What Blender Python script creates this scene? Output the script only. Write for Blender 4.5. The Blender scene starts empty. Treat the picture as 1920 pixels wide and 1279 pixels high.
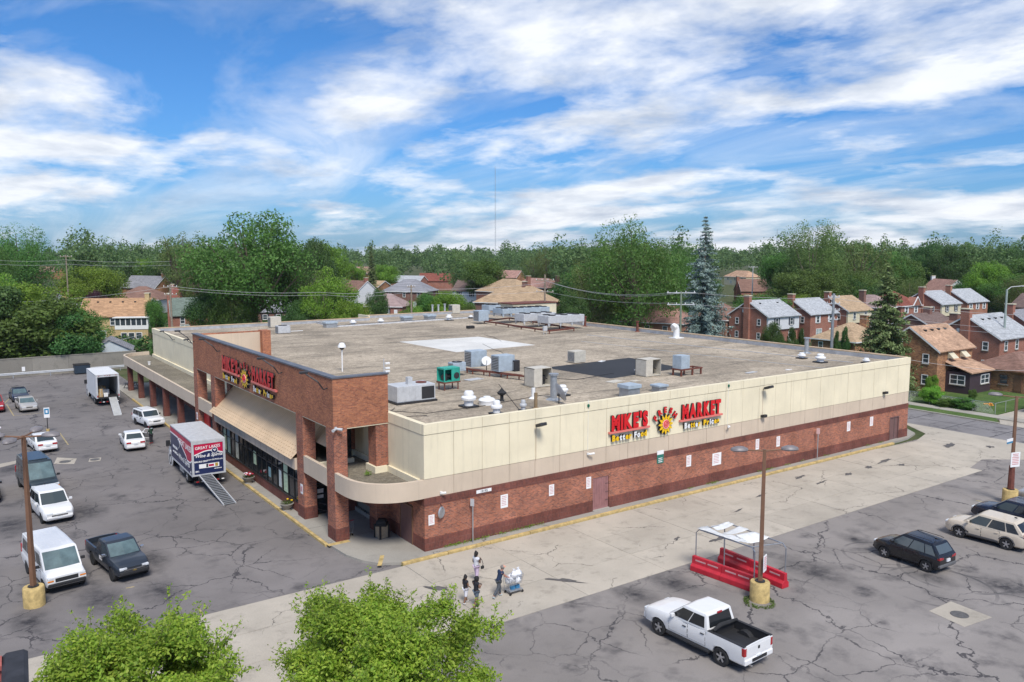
import bpy, bmesh, math, random
import numpy as np
from mathutils import Vector, Matrix
SC = bpy.context.scene
COL = SC.collection
R = math.radians
rnd = random.Random(7)

# ------------------------------------------------------------------ camera
F_PX, PITCH, YAW = 1525.3, 0.1099, 0.6133
CAM = Vector((-22.521, -40.923, 17.8))
fw = Vector((math.sin(YAW)*math.cos(PITCH), math.cos(YAW)*math.cos(PITCH), -math.sin(PITCH)))
rt = Vector((math.cos(YAW), -math.sin(YAW), 0)); up = rt.cross(fw)
cd = bpy.data.cameras.new('camera'); cam = bpy.data.objects.new('camera', cd); COL.objects.link(cam)
cam.matrix_world = Matrix(((rt.x, up.x, -fw.x, CAM.x), (rt.y, up.y, -fw.y, CAM.y), (rt.z, up.z, -fw.z, CAM.z), (0, 0, 0, 1)))
cd.sensor_fit = 'HORIZONTAL'; cd.sensor_width = 36; cd.lens = 36*F_PX/1920
cd.clip_start = .5; cd.clip_end = 20000
SC.camera = cam

def ray(x, y): return fw + rt*((x-960)/F_PX) - up*((y-639.5)/F_PX)
def G(x, y, z=0.0):                       # photograph pixel -> point on the level z
    d = ray(x, y); return CAM + d*((z-CAM.z)/d.z)
def WX(x, y, X):                          # ... on the wall plane x = X
    d = ray(x, y); return CAM + d*((X-CAM.x)/d.x)
def WY(x, y, Y):                          # ... on the wall plane y = Y
    d = ray(x, y); return CAM + d*((Y-CAM.y)/d.y)
def AT(x, y, dist):                       # ... at a depth along the view
    return CAM + ray(x, y)*dist
def mpp(p): return (Vector(p)-CAM).dot(fw)/F_PX    # metres per photograph pixel at p

# ------------------------------------------------------------------ world, sun, exposure
CL1 = (3.6, 2.6, 0); SKYT = (.17, .39, .66)
SUN_EL, SUN_AZ = R(52), R(200)            # azimuth clockwise from +Y
W = bpy.data.worlds.new('World'); SC.world = W; W.use_nodes = True
nt = W.node_tree; nt.nodes.clear(); N = nt.nodes.new; LK = nt.links.new
def math_node(nt, op, a, b=None, c=None, clamp=False):
    n = nt.nodes.new('ShaderNodeMath'); n.operation = op; n.use_clamp = clamp
    for i, q in enumerate((a, b, c)):
        if q is None: continue
        if isinstance(q, (int, float)): n.inputs[i].default_value = q
        else: nt.links.new(q, n.inputs[i])
    return n.outputs[0]
def mix_col(nt, fac, a, b, mode='MIX'):
    n = nt.nodes.new('ShaderNodeMix'); n.data_type = 'RGBA'; n.blend_type = mode
    for i, q in ((0, fac), (6, a), (7, b)):
        if isinstance(q, (int, float)): n.inputs[i].default_value = q
        elif isinstance(q, (tuple, list)): n.inputs[i].default_value = tuple(q)[:3]+(1,)
        else: nt.links.new(q, n.inputs[i])
    return n.outputs[2]
def ramp(nt, fac, stops, interp='LINEAR'):
    n = nt.nodes.new('ShaderNodeValToRGB'); n.color_ramp.interpolation = interp
    e = n.color_ramp.elements
    while len(e) < len(stops): e.new(.5)
    for k, (p, c) in enumerate(stops):
        e[k].position = p; e[k].color = (c, c, c, 1) if isinstance(c, (int, float)) else tuple(c)+(1,)
    nt.links.new(fac, n.inputs[0]); return n.outputs[0]
def noise(nt, vec, scale, detail=4, rough=.5, dist=0, out=0):
    n = nt.nodes.new('ShaderNodeTexNoise'); n.inputs['Scale'].default_value = scale
    n.inputs['Detail'].default_value = detail; n.inputs['Roughness'].default_value = rough
    n.inputs['Distortion'].default_value = dist
    if vec is not None: nt.links.new(vec, n.inputs['Vector'])
    return n.outputs[out]
def mapping(nt, vec, loc=(0, 0, 0), rot=(0, 0, 0), scale=(1, 1, 1)):
    n = nt.nodes.new('ShaderNodeMapping'); n.inputs['Location'].default_value = loc
    n.inputs['Rotation'].default_value = rot; n.inputs['Scale'].default_value = scale
    nt.links.new(vec, n.inputs['Vector']); return n.outputs[0]
sky = N('ShaderNodeTexSky'); sky.sky_type = 'NISHITA'; sky.sun_disc = False
sky.sun_elevation = SUN_EL; sky.sun_rotation = SUN_AZ; sky.air_density = 1.25; sky.dust_density = .3; sky.ozone_density = 2.6
tc = N('ShaderNodeTexCoord'); sep = N('ShaderNodeSeparateXYZ'); LK(tc.outputs['Generated'], sep.inputs[0])
# clouds on a level sheet overhead, combed out along the wind: soft veils and denser white banks
wind = YAW - R(20)
zz2 = math_node(nt, 'ADD', math_node(nt, 'MAXIMUM', sep.outputs[2], 0.0), .16)
c2 = N('ShaderNodeCombineXYZ'); LK(math_node(nt, 'DIVIDE', sep.outputs[0], zz2), c2.inputs[0]); LK(math_node(nt, 'DIVIDE', sep.outputs[1], zz2), c2.inputs[1])
v1 = mapping(nt, c2.outputs[0], loc=CL1, rot=(0, 0, wind), scale=(.95, .55, 1))
v2 = mapping(nt, c2.outputs[0], loc=(1.3, 7.7, 2), rot=(0, 0, wind+R(20)), scale=(1.5, .7, 1))
v3 = mapping(nt, c2.outputs[0], loc=(5.2, .4, 1), rot=(0, 0, wind), scale=(1.05, .85, 1))
bank = noise(nt, v1, .62, 3, .5, .5); puff = noise(nt, v3, 2.2, 9, .58, .15); veil = noise(nt, v2, .8, 8, .60, 1.2)
d1 = math_node(nt, 'ADD', math_node(nt, 'MULTIPLY', bank, .66), math_node(nt, 'MULTIPLY', puff, .46))
low = ramp(nt, sep.outputs[2], [(0, .075), (.08, .05), (.22, 0)])
d1 = math_node(nt, 'ADD', d1, low)
f1 = ramp(nt, d1, [(.56, 0), (.60, .42), (.655, .92), (.75, 1)])
f2 = ramp(nt, veil, [(.45, 0), (.60, .28), (.78, .72)])
cf = math_node(nt, 'SUBTRACT', 1, math_node(nt, 'MULTIPLY', math_node(nt, 'SUBTRACT', 1, f1), math_node(nt, 'SUBTRACT', 1, f2)))
ctone = noise(nt, v3, 1.9, 7, .6, .2)
ccol = ramp(nt, ctone, [(.34, (3.3, 3.7, 4.4)), (.56, (5.9, 6.05, 6.3))])
skyt = ramp(nt, sep.outputs[2], [(0, (.19, .37, .76)), (.10, (.19, .39, .72)), (.30, SKYT)])
skyh = mix_col(nt, 1.0, sky.outputs[0], skyt, 'MULTIPLY')
fin = mix_col(nt, cf, skyh, ccol)
bg = N('ShaderNodeBackground'); bg.inputs['Strength'].default_value = .115; LK(fin, bg.inputs[0])
wo = N('ShaderNodeOutputWorld'); LK(bg.outputs[0], wo.inputs[0])
sd = bpy.data.lights.new('sun', 'SUN'); sd.energy = 2.5; sd.angle = R(18); sd.color = (1, .955, .89)
sun = bpy.data.objects.new('sun', sd); COL.objects.link(sun)
sdir = Vector((math.sin(SUN_AZ)*math.cos(SUN_EL), math.cos(SUN_AZ)*math.cos(SUN_EL), math.sin(SUN_EL)))
sun.rotation_euler = sdir.to_track_quat('Z', 'Y').to_euler(); sun.location = (0, 0, 60)
vs = SC.view_settings; vs.view_transform = 'Standard'; vs.look = 'None'; vs.exposure = 0.62; vs.gamma = 1; vs.use_curve_mapping = False
SC.cycles.max_bounces = 6; SC.cycles.diffuse_bounces = 3; SC.cycles.transparent_max_bounces = 4

# ------------------------------------------------------------------ materials
MATS = {}
def base_mat(name):
    m = bpy.data.materials.new(name); m.use_nodes = True; t = m.node_tree
    b = t.nodes['Principled BSDF']; MATS[name] = m; return m, t, b
def pos(t): return t.nodes.new('ShaderNodeNewGeometry').outputs['Position']
def objc(t): return t.nodes.new('ShaderNodeTexCoord').outputs['Object']
def bump(t, b, h, strength=.3, dist=.02):
    n = t.nodes.new('ShaderNodeBump'); n.inputs['Strength'].default_value = strength; n.inputs['Distance'].default_value = dist
    t.links.new(h, n.inputs['Height']); t.links.new(n.outputs[0], b.inputs['Normal'])
def MT(name, col, rough=.6, metal=0, var=.12, scale=2.5, coat=0, spec=.5, trans=0, emit=0, world=True, bmp=0):
    if name in MATS: return MATS[name]
    m, t, b = base_mat(name)
    b.inputs['Roughness'].default_value = rough; b.inputs['Metallic'].default_value = metal
    b.inputs['Coat Weight'].default_value = coat; b.inputs['Coat Roughness'].default_value = .06
    b.inputs['Specular IOR Level'].default_value = spec
    if var:
        v = pos(t) if world else objc(t)
        f = noise(t, v, scale, 5, .6)
        f2 = ramp(t, f, [(.3, 1-var), (.7, 1+var)])
        c = mix_col(t, 1, col, f2, 'MULTIPLY'); t.links.new(c, b.inputs['Base Color'])
        if bmp: bump(t, b, f, bmp, .01)
    else: b.inputs['Base Color'].default_value = tuple(col)+(1,)
    return m
def uv_wall(t, su=1, sv=1):
    s = t.nodes.new('ShaderNodeSeparateXYZ'); t.links.new(pos(t), s.inputs[0])
    c = t.nodes.new('ShaderNodeCombineXYZ')
    t.links.new(math_node(t, 'MULTIPLY', math_node(t, 'ADD', s.outputs[0], s.outputs[1]), su), c.inputs[0])
    t.links.new(math_node(t, 'MULTIPLY', s.outputs[2], sv), c.inputs[1]); return c.outputs[0], s
def MBRICK(name, c1, c2, mortar, bw=.24, bh=.075, ms=.012, vary=.25, roof=False, off=.5, rough=.85):
    if name in MATS: return MATS[name]
    m, t, b = base_mat(name); v, s = uv_wall(t)
    n = t.nodes.new('ShaderNodeTexBrick'); t.links.new(v, n.inputs['Vector'])
    n.inputs['Color1'].default_value = tuple(c1)+(1,); n.inputs['Color2'].default_value = tuple(c2)+(1,)
    n.inputs['Mortar'].default_value = tuple(mortar)+(1,); n.inputs['Scale'].default_value = 1
    n.inputs['Brick Width'].default_value = bw; n.inputs['Row Height'].default_value = bh
    n.inputs['Mortar Size'].default_value = ms; n.inputs['Mortar Smooth'].default_value = .2; n.offset = off
    big = ramp(t, noise(t, pos(t), .55, 6, .65), [(.28, 1-vary), (.72, 1+vary)])
    fine = ramp(t, noise(t, v, 9, 3, .6), [(.3, .8), (.7, 1.2)])
    c = mix_col(t, 1, mix_col(t, 1, n.outputs[0], big, 'MULTIPLY'), fine, 'MULTIPLY')
    t.links.new(c, b.inputs['Base Color']); b.inputs['Roughness'].default_value = rough
    b.inputs['Specular IOR Level'].default_value = .25
    bump(t, b, n.outputs[1], -.35, .01); return m
def MLEAF(name, c1, c2, trans=.38, var=.3, orand=1):
    if name in MATS: return MATS[name]
    m, t, b = base_mat(name); g = t.nodes.new('ShaderNodeNewGeometry'); oi = t.nodes.new('ShaderNodeObjectInfo')
    c = mix_col(t, g.outputs['Random Per Island'], c1, c2)
    big = ramp(t, noise(t, g.outputs['Position'], .35, 4, .6), [(.3, 1-var), (.7, 1+var)])
    c = mix_col(t, 1, c, big, 'MULTIPLY')
    h = t.nodes.new('ShaderNodeHueSaturation'); t.links.new(c, h.inputs['Color'])
    t.links.new(math_node(t, 'ADD', math_node(t, 'MULTIPLY', oi.outputs['Random'], .05*orand), .5-.025*orand), h.inputs['Hue'])
    t.links.new(math_node(t, 'ADD', math_node(t, 'MULTIPLY', oi.outputs['Random'], .45*orand), 1.12-.225*orand), h.inputs['Value'])
    t.links.new(h.outputs[0], b.inputs['Base Color']); b.inputs['Roughness'].default_value = .55
    b.inputs['Specular IOR Level'].default_value = .3
    tr = t.nodes.new('ShaderNodeBsdfTranslucent'); t.links.new(h.outputs[0], tr.inputs[0])
    mx = t.nodes.new('ShaderNodeMixShader'); mx.inputs[0].default_value = trans
    t.links.new(b.outputs[0], mx.inputs[1]); t.links.new(tr.outputs[0], mx.inputs[2])
    t.links.new(mx.outputs[0], t.nodes['Material Output'].inputs[0]); return m

# ------------------------------------------------------------------ mesh building
class B:
    def __init__(s): s.v = []; s.f = []; s.mi = []; s.cur = 0; s.T = None
    def add(s, vs, fs, mi=None):
        o = len(s.v)
        if s.T is not None: vs = [tuple(s.T @ Vector(p)) for p in vs]
        s.v += [tuple(p) for p in vs]; s.f += [tuple(o+i for i in f) for f in fs]
        s.mi += [s.cur if mi is None else mi]*len(fs); return s
    def box(s, x0, y0, z0, x1, y1, z1, mi=None):
        if x0 > x1: x0, x1 = x1, x0
        if y0 > y1: y0, y1 = y1, y0
        if z0 > z1: z0, z1 = z1, z0
        return s.add([(x0, y0, z0), (x1, y0, z0), (x1, y1, z0), (x0, y1, z0), (x0, y0, z1), (x1, y0, z1), (x1, y1, z1), (x0, y1, z1)],
                     [(0, 3, 2, 1), (4, 5, 6, 7), (0, 1, 5, 4), (1, 2, 6, 5), (2, 3, 7, 6), (3, 0, 4, 7)], mi)
    def cbox(s, c, d, mi=None):
        return s.box(c[0]-d[0]/2, c[1]-d[1]/2, c[2]-d[2]/2, c[0]+d[0]/2, c[1]+d[1]/2, c[2]+d[2]/2, mi)
    def prism(s, pts, axis, a, b, mi=None):   # closed 2-D outline (counter-clockwise) pushed along an axis
        n = len(pts)
        def P(p, h): return {'x': (h, p[0], p[1]), 'y': (p[0], h, p[1]), 'z': (p[0], p[1], h)}[axis]
        vs = [P(p, a) for p in pts]+[P(p, b) for p in pts]
        fs = [tuple(range(n))[::-1], tuple(range(n, 2*n))]+[(i, (i+1) % n, n+(i+1) % n, n+i) for i in range(n)]
        return s.add(vs, fs, mi)
    def cyl(s, p0, p1, r0, r1=None, n=10, caps=True, mi=None):
        p0, p1 = Vector(p0), Vector(p1); r1 = r0 if r1 is None else r1
        d = (p1-p0).normalized(); a = d.orthogonal().normalized(); b = d.cross(a)
        cs = [(math.cos(2*math.pi*i/n), math.sin(2*math.pi*i/n)) for i in range(n)]
        vs = [p0+(a*c+b*q)*r0 for c, q in cs]+[p1+(a*c+b*q)*r1 for c, q in cs]
        fs = [(i, (i+1) % n, n+(i+1) % n, n+i) for i in range(n)]
        if caps: fs += [tuple(range(n))[::-1], tuple(range(n, 2*n))]
        return s.add(vs, fs, mi)
    def tube(s, pts, r, n=6, mi=None):
        pts = [Vector(p) for p in pts]; rs = r if isinstance(r, (list, tuple)) else [r]*len(pts); vs = []
        a = None
        for i, p in enumerate(pts):
            d = (pts[min(i+1, len(pts)-1)]-pts[max(i-1, 0)]).normalized()
            a = d.orthogonal().normalized() if a is None else (a-d*a.dot(d)).normalized()
            b = d.cross(a)
            vs += [p+(a*math.cos(2*math.pi*k/n)+b*math.sin(2*math.pi*k/n))*rs[i] for k in range(n)]
        fs = [(i*n+k, i*n+(k+1) % n, (i+1)*n+(k+1) % n, (i+1)*n+k) for i in range(len(pts)-1) for k in range(n)]
        fs += [tuple(range(n))[::-1], tuple(range((len(pts)-1)*n, len(pts)*n))]
        return s.add(vs, fs, mi)
    def lathe(s, prof, n=16, c=(0, 0, 0), axis='z', mi=None):
        vs = []
        for r, h in prof:
            for k in range(n):
                a = 2*math.pi*k/n; x, y = r*math.cos(a), r*math.sin(a)
                vs.append({'z': (c[0]+x, c[1]+y, c[2]+h), 'y': (c[0]+y, c[1]+h, c[2]+x), 'x': (c[0]+h, c[1]+x, c[2]+y)}[axis])
        m = len(prof)
        fs = [(i*n+k, i*n+(k+1) % n, (i+1)*n+(k+1) % n, (i+1)*n+k) for i in range(m-1) for k in range(n)]
        fs += [tuple(range(n))[::-1], tuple(range((m-1)*n, m*n))]
        return s.add(vs, fs, mi)
    def quad(s, a, b, c, d, mi=None): return s.add([a, b, c, d], [(0, 1, 2, 3)], mi)
    def grid(s, P, closed=False, mi=None):     # P[i][j] points
        n = len(P[0]); vs = [p for r in P for p in r]
        return s.add(vs, [(i*n+j, i*n+j+1, (i+1)*n+j+1, (i+1)*n+j) for i in range(len(P)-1) for j in range(n-1)], mi)
    def mesh(s, name, mats, smooth=False, ang=40):
        me = bpy.data.meshes.new(name); me.from_pydata(s.v, [], s.f)
        for m in (mats if isinstance(mats, (list, tuple)) else [mats]): me.materials.append(m)
        if any(s.mi): me.polygons.foreach_set('material_index', s.mi)
        if smooth:
            me.polygons.foreach_set('use_smooth', [True]*len(me.polygons)); me.set_sharp_from_angle(angle=R(ang))
        me.validate(); me.update(); return me
    def obj(s, name, mats, parent=None, loc=(0, 0, 0), rz=0, smooth=False, bevel=0, ang=40):
        return link(name, s.mesh(name, mats, smooth, ang), parent, loc, rz, bevel)
def link(name, me, parent=None, loc=(0, 0, 0), rz=0, bevel=0):
    o = bpy.data.objects.new(name, me); COL.objects.link(o)
    o.location = loc; o.rotation_euler = (0, 0, rz); o.parent = parent
    if bevel:
        b = o.modifiers.new('bevel', 'BEVEL'); b.width = bevel; b.segments = 2; b.limit_method = 'ANGLE'; b.harden_normals = False
    return o
def BX(name, x0, y0, z0, x1, y1, z1, mat, parent=None, bevel=0, loc=(0, 0, 0)):
    return B().box(x0, y0, z0, x1, y1, z1).obj(name, mat, parent, loc=loc, bevel=bevel)
def tag(o, label, cat, group=None, kind=None):
    o['label'] = label; o['category'] = cat
    if group: o['group'] = group
    if kind: o['kind'] = kind
    return o
def thing(name, label, cat, loc=(0, 0, 0), rz=0, group=None):
    o = bpy.data.objects.new(name, None); COL.objects.link(o); o.empty_display_size = .2
    o.location = loc; o.rotation_euler = (0, 0, rz); return tag(o, label, cat, group)
def struct(o): o['kind'] = 'structure'; return o
def copy_tree(o, parent=None):
    c = o.copy(); COL.objects.link(c); c.parent = parent
    for ch in o.children: copy_tree(ch, c)
    return c
FONT = {}
def text_mesh(s, size=1, depth=.02, bold=0, shear=0, mats=None, sx=1, align='CENTER'):
    cu = bpy.data.curves.new('t', 'FONT'); cu.body = s; cu.size = size; cu.extrude = depth/2; cu.offset = bold; cu.shear = shear
    cu.align_x = align; cu.resolution_u = 3
    o = bpy.data.objects.new('t', cu); COL.objects.link(o)
    dg = bpy.context.evaluated_depsgraph_get(); me = bpy.data.meshes.new_from_object(o.evaluated_get(dg))
    bpy.data.objects.remove(o); bpy.data.curves.remove(cu)
    me.materials.clear()
    for m in mats: me.materials.append(m)
    if sx != 1: me.transform(Matrix.Diagonal((sx, 1, 1, 1)))
    if len(mats) > 1:
        for p in me.polygons: p.material_index = 0 if p.normal.z > .7 else 1
    return me
def panel_mat(origin, ux, uz):              # text plane: x along ux, y along uz, z out of the wall
    ux, uz = Vector(ux).normalized(), Vector(uz).normalized(); n = ux.cross(uz); o = Vector(origin)
    return Matrix(((ux.x, uz.x, n.x, o.x), (ux.y, uz.y, n.y, o.y), (ux.z, uz.z, n.z, o.z), (0, 0, 0, 1)))
# ------------------------------------------------------------------ surface materials
STAINS = ((190, 1125, 1.5), (55, 1166, 1.2), (300, 1108, 1.4), (285, 1048, 1.3), (160, 960, 1.6), (20, 985, 1.8), (1530, 1072, 1.7), (1885, 1100, 1.6), (1262, 1092, 1.3), (1190, 1115, 1.2), (1745, 1082, 1.0), (1605, 1012, .9), (255, 700, 3.0), (20, 880, 1.6))
def m_asphalt(name='asphalt', base=(.262, .238, .221), rings=True, crack=.013, sc=.135):
    m, t, b = base_mat(name); p = pos(t)
    big = noise(t, p, .11, 5, .6, .4); mid = noise(t, p, .7, 6, .65); fine = noise(t, p, 22, 3, .7)
    c = mix_col(t, ramp(t, big, [(.35, 0), (.65, 1)]), tuple(x*.80 for x in base), tuple(x*1.14 for x in base))
    c = mix_col(t, ramp(t, mid, [(.28, .55), (.48, 0)]), c, (.10, .094, .094))
    c = mix_col(t, ramp(t, noise(t, mapping(t, p, loc=(9, 3, 0)), .045, 3, .5, .3), [(.44, 0), (.5, .30)]), c, tuple(x*.70 for x in base))
    oil = noise(t, mapping(t, p, loc=(4, 9, 0)), .42, 3, .5)
    oil2 = math_node(t, 'MULTIPLY', ramp(t, oil, [(.58, 0), (.72, .85)]), ramp(t, noise(t, p, 2.2, 5, .7), [(.35, .2), (.6, 1)]))
    c = mix_col(t, oil2, c, (.045, .043, .048))
    c = mix_col(t, 1, c, ramp(t, fine, [(.25, .84), (.75, 1.16)]), 'MULTIPLY')
    # sealed and open cracks: cell edges bent by noise, broken up by a mask
    def cracks(scale, width, wob, mlo, mhi, shift):
        d = t.nodes.new('ShaderNodeVectorMath'); d.operation = 'MULTIPLY_ADD'
        nn = noise(t, p, .8, 5, .62, 0, 1); t.links.new(nn, d.inputs[0]); d.inputs[1].default_value = (wob, wob, 0)
        t.links.new(mapping(t, p, loc=shift), d.inputs[2])
        v = t.nodes.new('ShaderNodeTexVoronoi'); v.feature = 'DISTANCE_TO_EDGE'; v.voronoi_dimensions = '2D'
        v.inputs['Scale'].default_value = scale; t.links.new(d.outputs[0], v.inputs['Vector'])
        wv = math_node(t, 'MULTIPLY', noise(t, p, .5, 2, .5), width*2)
        ln = math_node(t, 'LESS_THAN', v.outputs['Distance'], wv)
        return math_node(t, 'MULTIPLY', ln, ramp(t, noise(t, mapping(t, p, loc=shift), .16, 3, .5), [(mlo, 0), (mhi+.06, 1)]))
    k1 = cracks(sc, crack*.58, 2.2, .36, .44, (0, 0, 0)); k2 = cracks(.36, .012, 1.3, .46, .52, (31, 17, 0)); k3 = cracks(.9, .014, .7, .60, .64, (7, 43, 0))
    k = math_node(t, 'MAXIMUM', k1, math_node(t, 'MAXIMUM', math_node(t, 'MULTIPLY', k2, .9), math_node(t, 'MULTIPLY', k3, .6)))
    c = mix_col(t, math_node(t, 'MULTIPLY', k, .86), c, (.045, .042, .047))
    s0 = t.nodes.new('ShaderNodeSeparateXYZ'); t.links.new(p, s0.inputs[0]); rag = ramp(t, noise(t, p, 1.7, 5, .7), [(.3, .25), (.65, 1)]); tot0 = None
    for px_, py_, r_ in STAINS:      # oil under the bays
        a = G(px_, py_); dx = math_node(t, 'SUBTRACT', s0.outputs[0], a.x); dy = math_node(t, 'MULTIPLY', math_node(t, 'SUBTRACT', s0.outputs[1], a.y), .6)
        q = math_node(t, 'SUBTRACT', 1, math_node(t, 'DIVIDE', math_node(t, 'SQRT', math_node(t, 'ADD', math_node(t, 'MULTIPLY', dx, dx), math_node(t, 'MULTIPLY', dy, dy))), r_), clamp=True)
        tot0 = q if tot0 is None else math_node(t, 'MAXIMUM', tot0, q)
    c = mix_col(t, math_node(t, 'MULTIPLY', math_node(t, 'MULTIPLY', tot0, rag), 1.25, clamp=True), c, (.04, .038, .042))
    if rings:   # tyre rubber from cars turning circles on the right-hand lot
        s = t.nodes.new('ShaderNodeSeparateXYZ'); t.links.new(p, s.inputs[0]); tot = None
        for px_, py_, qx, qy, w in ((1795, 1072, 1912, 1098, .10), (1760, 1100, 1836, 1140, .09), (1650, 1040, 1592, 1045, .08), (1830, 1060, 1905, 1068, .07)):
            a, e = G(px_, py_), G(qx, qy); r = (a-e).length
            dx = math_node(t, 'SUBTRACT', s.outputs[0], a.x); dy = math_node(t, 'SUBTRACT', s.outputs[1], a.y)
            dd = math_node(t, 'SQRT', math_node(t, 'ADD', math_node(t, 'MULTIPLY', dx, dx), math_node(t, 'MULTIPLY', dy, dy)))
            rg = math_node(t, 'LESS_THAN', math_node(t, 'ABSOLUTE', math_node(t, 'SUBTRACT', dd, r)), w)
            tot = rg if tot is None else math_node(t, 'MAXIMUM', tot, rg)
        tot = math_node(t, 'MULTIPLY', tot, ramp(t, noise(t, p, .25, 3, .6), [(.45, 0), (.6, .6)]))
        c = mix_col(t, tot, c, (.05, .05, .055))
    t.links.new(c, b.inputs['Base Color']); b.inputs['Roughness'].default_value = .88; b.inputs['Specular IOR Level'].default_value = .3
    bump(t, b, fine, .35, .01); return m
def m_concrete(name, base, stain=.35, rough=.85, cracks=True):
    m, t, b = base_mat(name); p = pos(t)
    oi = t.nodes.new('ShaderNodeObjectInfo')
    c = mix_col(t, ramp(t, noise(t, p, .25, 5, .6), [(.35, 0), (.65, 1)]), tuple(x*.88 for x in base), tuple(x*1.08 for x in base))
    c = mix_col(t, 1, c, ramp(t, oi.outputs['Random'], [(0, .91), (1, 1.07)]), 'MULTIPLY')
    c = mix_col(t, ramp(t, noise(t, p, .9, 6, .7), [(.28, stain), (.46, 0)]), c, tuple(x*.42 for x in base))
    c = mix_col(t, 1, c, ramp(t, noise(t, p, 18, 3, .7), [(.25, .9), (.75, 1.1)]), 'MULTIPLY')
    if cracks:
        d = t.nodes.new('ShaderNodeVectorMath'); d.operation = 'MULTIPLY_ADD'
        t.links.new(noise(t, p, 1.1, 5, .6, 0, 1), d.inputs[0]); d.inputs[1].default_value = (1.2, 1.2, 0); t.links.new(p, d.inputs[2])
        v = t.nodes.new('ShaderNodeTexVoronoi'); v.feature = 'DISTANCE_TO_EDGE'; v.voronoi_dimensions = '2D'; v.inputs['Scale'].default_value = .22
        t.links.new(d.outputs[0], v.inputs['Vector'])
        k = math_node(t, 'MULTIPLY', math_node(t, 'LESS_THAN', v.outputs['Distance'], .006), ramp(t, noise(t, p, .2, 3, .5), [(.5, 0), (.56, .8)]))
        c = mix_col(t, k, c, (.07, .065, .06))
    t.links.new(c, b.inputs['Base Color']); b.inputs['Roughness'].default_value = rough; b.inputs['Specular IOR Level'].default_value = .3
    bump(t, b, noise(t, p, 14, 4, .7), .15, .01); return m
def m_gravel(name, base):
    m, t, b = base_mat(name); p = pos(t)
    fine = noise(t, p, 9, 4, .75); gr = noise(t, p, 30, 2, .7); crs = noise(t, p, 3.2, 3, .75)
    c = mix_col(t, ramp(t, noise(t, p, .13, 5, .62, .6), [(.36, 0), (.64, 1)]), tuple(x*.74 for x in base), tuple(x*1.15 for x in base))
    st = noise(t, mapping(t, p, rot=(0, 0, .1), scale=(.25, 1, 1)), .35, 6, .68, .8)
    c = mix_col(t, ramp(t, st, [(.30, .75), (.50, 0)]), c, (.13, .115, .092))
    c = mix_col(t, ramp(t, noise(t, mapping(t, p, loc=(3, 8, 1)), 1.1, 6, .7), [(.32, .6), (.47, 0)]), c, (.17, .15, .12))
    c = mix_col(t, 1, c, ramp(t, fine, [(.25, .62), (.75, 1.38)]), 'MULTIPLY')
    c = mix_col(t, 1, c, ramp(t, gr, [(.3, .74), (.7, 1.26)]), 'MULTIPLY')
    c = mix_col(t, 1, c, ramp(t, crs, [(.3, .72), (.7, 1.24)]), 'MULTIPLY')
    t.links.new(c, b.inputs['Base Color']); b.inputs['Roughness'].default_value = .95; b.inputs['Specular IOR Level'].default_value = .15
    bump(t, b, fine, .7, .03); return m
def m_grass(name, c1, c2):
    m, t, b = base_mat(name); p = pos(t)
    c = mix_col(t, ramp(t, noise(t, p, .35, 6, .65), [(.35, 0), (.65, 1)]), c1, c2)
    c = mix_col(t, 1, c, ramp(t, noise(t, p, 6, 4, .7), [(.3, .65), (.7, 1.35)]), 'MULTIPLY')
    t.links.new(c, b.inputs['Base Color']); b.inputs['Roughness'].default_value = .9; b.inputs['Specular IOR Level'].default_value = .15
    bump(t, b, noise(t, p, 12, 4, .8), .6, .05); return m
def m_stucco(name, base, rib=0):
    m, t, b = base_mat(name); p = pos(t); s = t.nodes.new('ShaderNodeSeparateXYZ'); t.links.new(p, s.inputs[0])
    c = mix_col(t, ramp(t, noise(t, p, .4, 5, .6), [(.35, 0), (.65, 1)]), tuple(x*.93 for x in base), tuple(x*1.05 for x in base))
    drip = noise(t, mapping(t, p, scale=(2.2, 2.2, .13)), 1.3, 5, .65)
    c = mix_col(t, ramp(t, drip, [(.27, .42), (.46, 0)]), c, tuple(x*.62 for x in base))
    t.links.new(c, b.inputs['Base Color']); b.inputs['Roughness'].default_value = .8; b.inputs['Specular IOR Level'].default_value = .3
    bump(t, b, noise(t, p, 30, 3, .7), .12, .01); return m
ASPH = m_asphalt(); STREET = m_asphalt('street_asphalt', (.235, .222, .222), False, .006, .22)
CONC = m_concrete('drive_concrete', (.43, .385, .32), .55); WALK = m_concrete('sidewalk_concrete', (.37, .345, .30), .35); OLDC = m_concrete('old_wall_concrete', (.27, .25, .215), .6, cracks=False)
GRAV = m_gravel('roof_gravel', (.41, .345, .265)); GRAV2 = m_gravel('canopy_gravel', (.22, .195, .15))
GRASS = m_grass('lawn', (.055, .105, .025), (.10, .15, .045)); EARTH = m_grass('yard_ground', (.05, .075, .025), (.11, .11, .055))
CREAM = m_stucco('cream_stucco', (.79, .705, .51)); TAN = m_stucco('tan_stucco', (.60, .49, .375)); AWN = m_stucco('awning_fabric', (.66, .50, .32))
BRK = MBRICK('market_brick', (.47, .145, .072), (.20, .062, .044), (.30, .20, .155), .22, .082, .013, .32)
BRKU = MBRICK('screen_brick', (.50, .185, .085), (.28, .090, .052), (.30, .18, .125), .22, .082, .011, .22)
SOLD = MBRICK('soldier_brick', (.20, .062, .044), (.135, .047, .040), (.16, .09, .072), .085, .30, .010, .38, off=0)
YEL = MT('kerb_yellow', (.50, .365, .15), .85, var=.35, scale=3.5, bmp=.2)
STEEL = MT('galvanised', (.42, .44, .46), .45, .6, .15, 4); LGREY = MT('pale_grey_metal', (.52, .53, .54), .5, .1, .12, 3); BLUEG = MT('blue_grey_metal', (.40, .47, .53), .5, .15, .14, 3)
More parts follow.
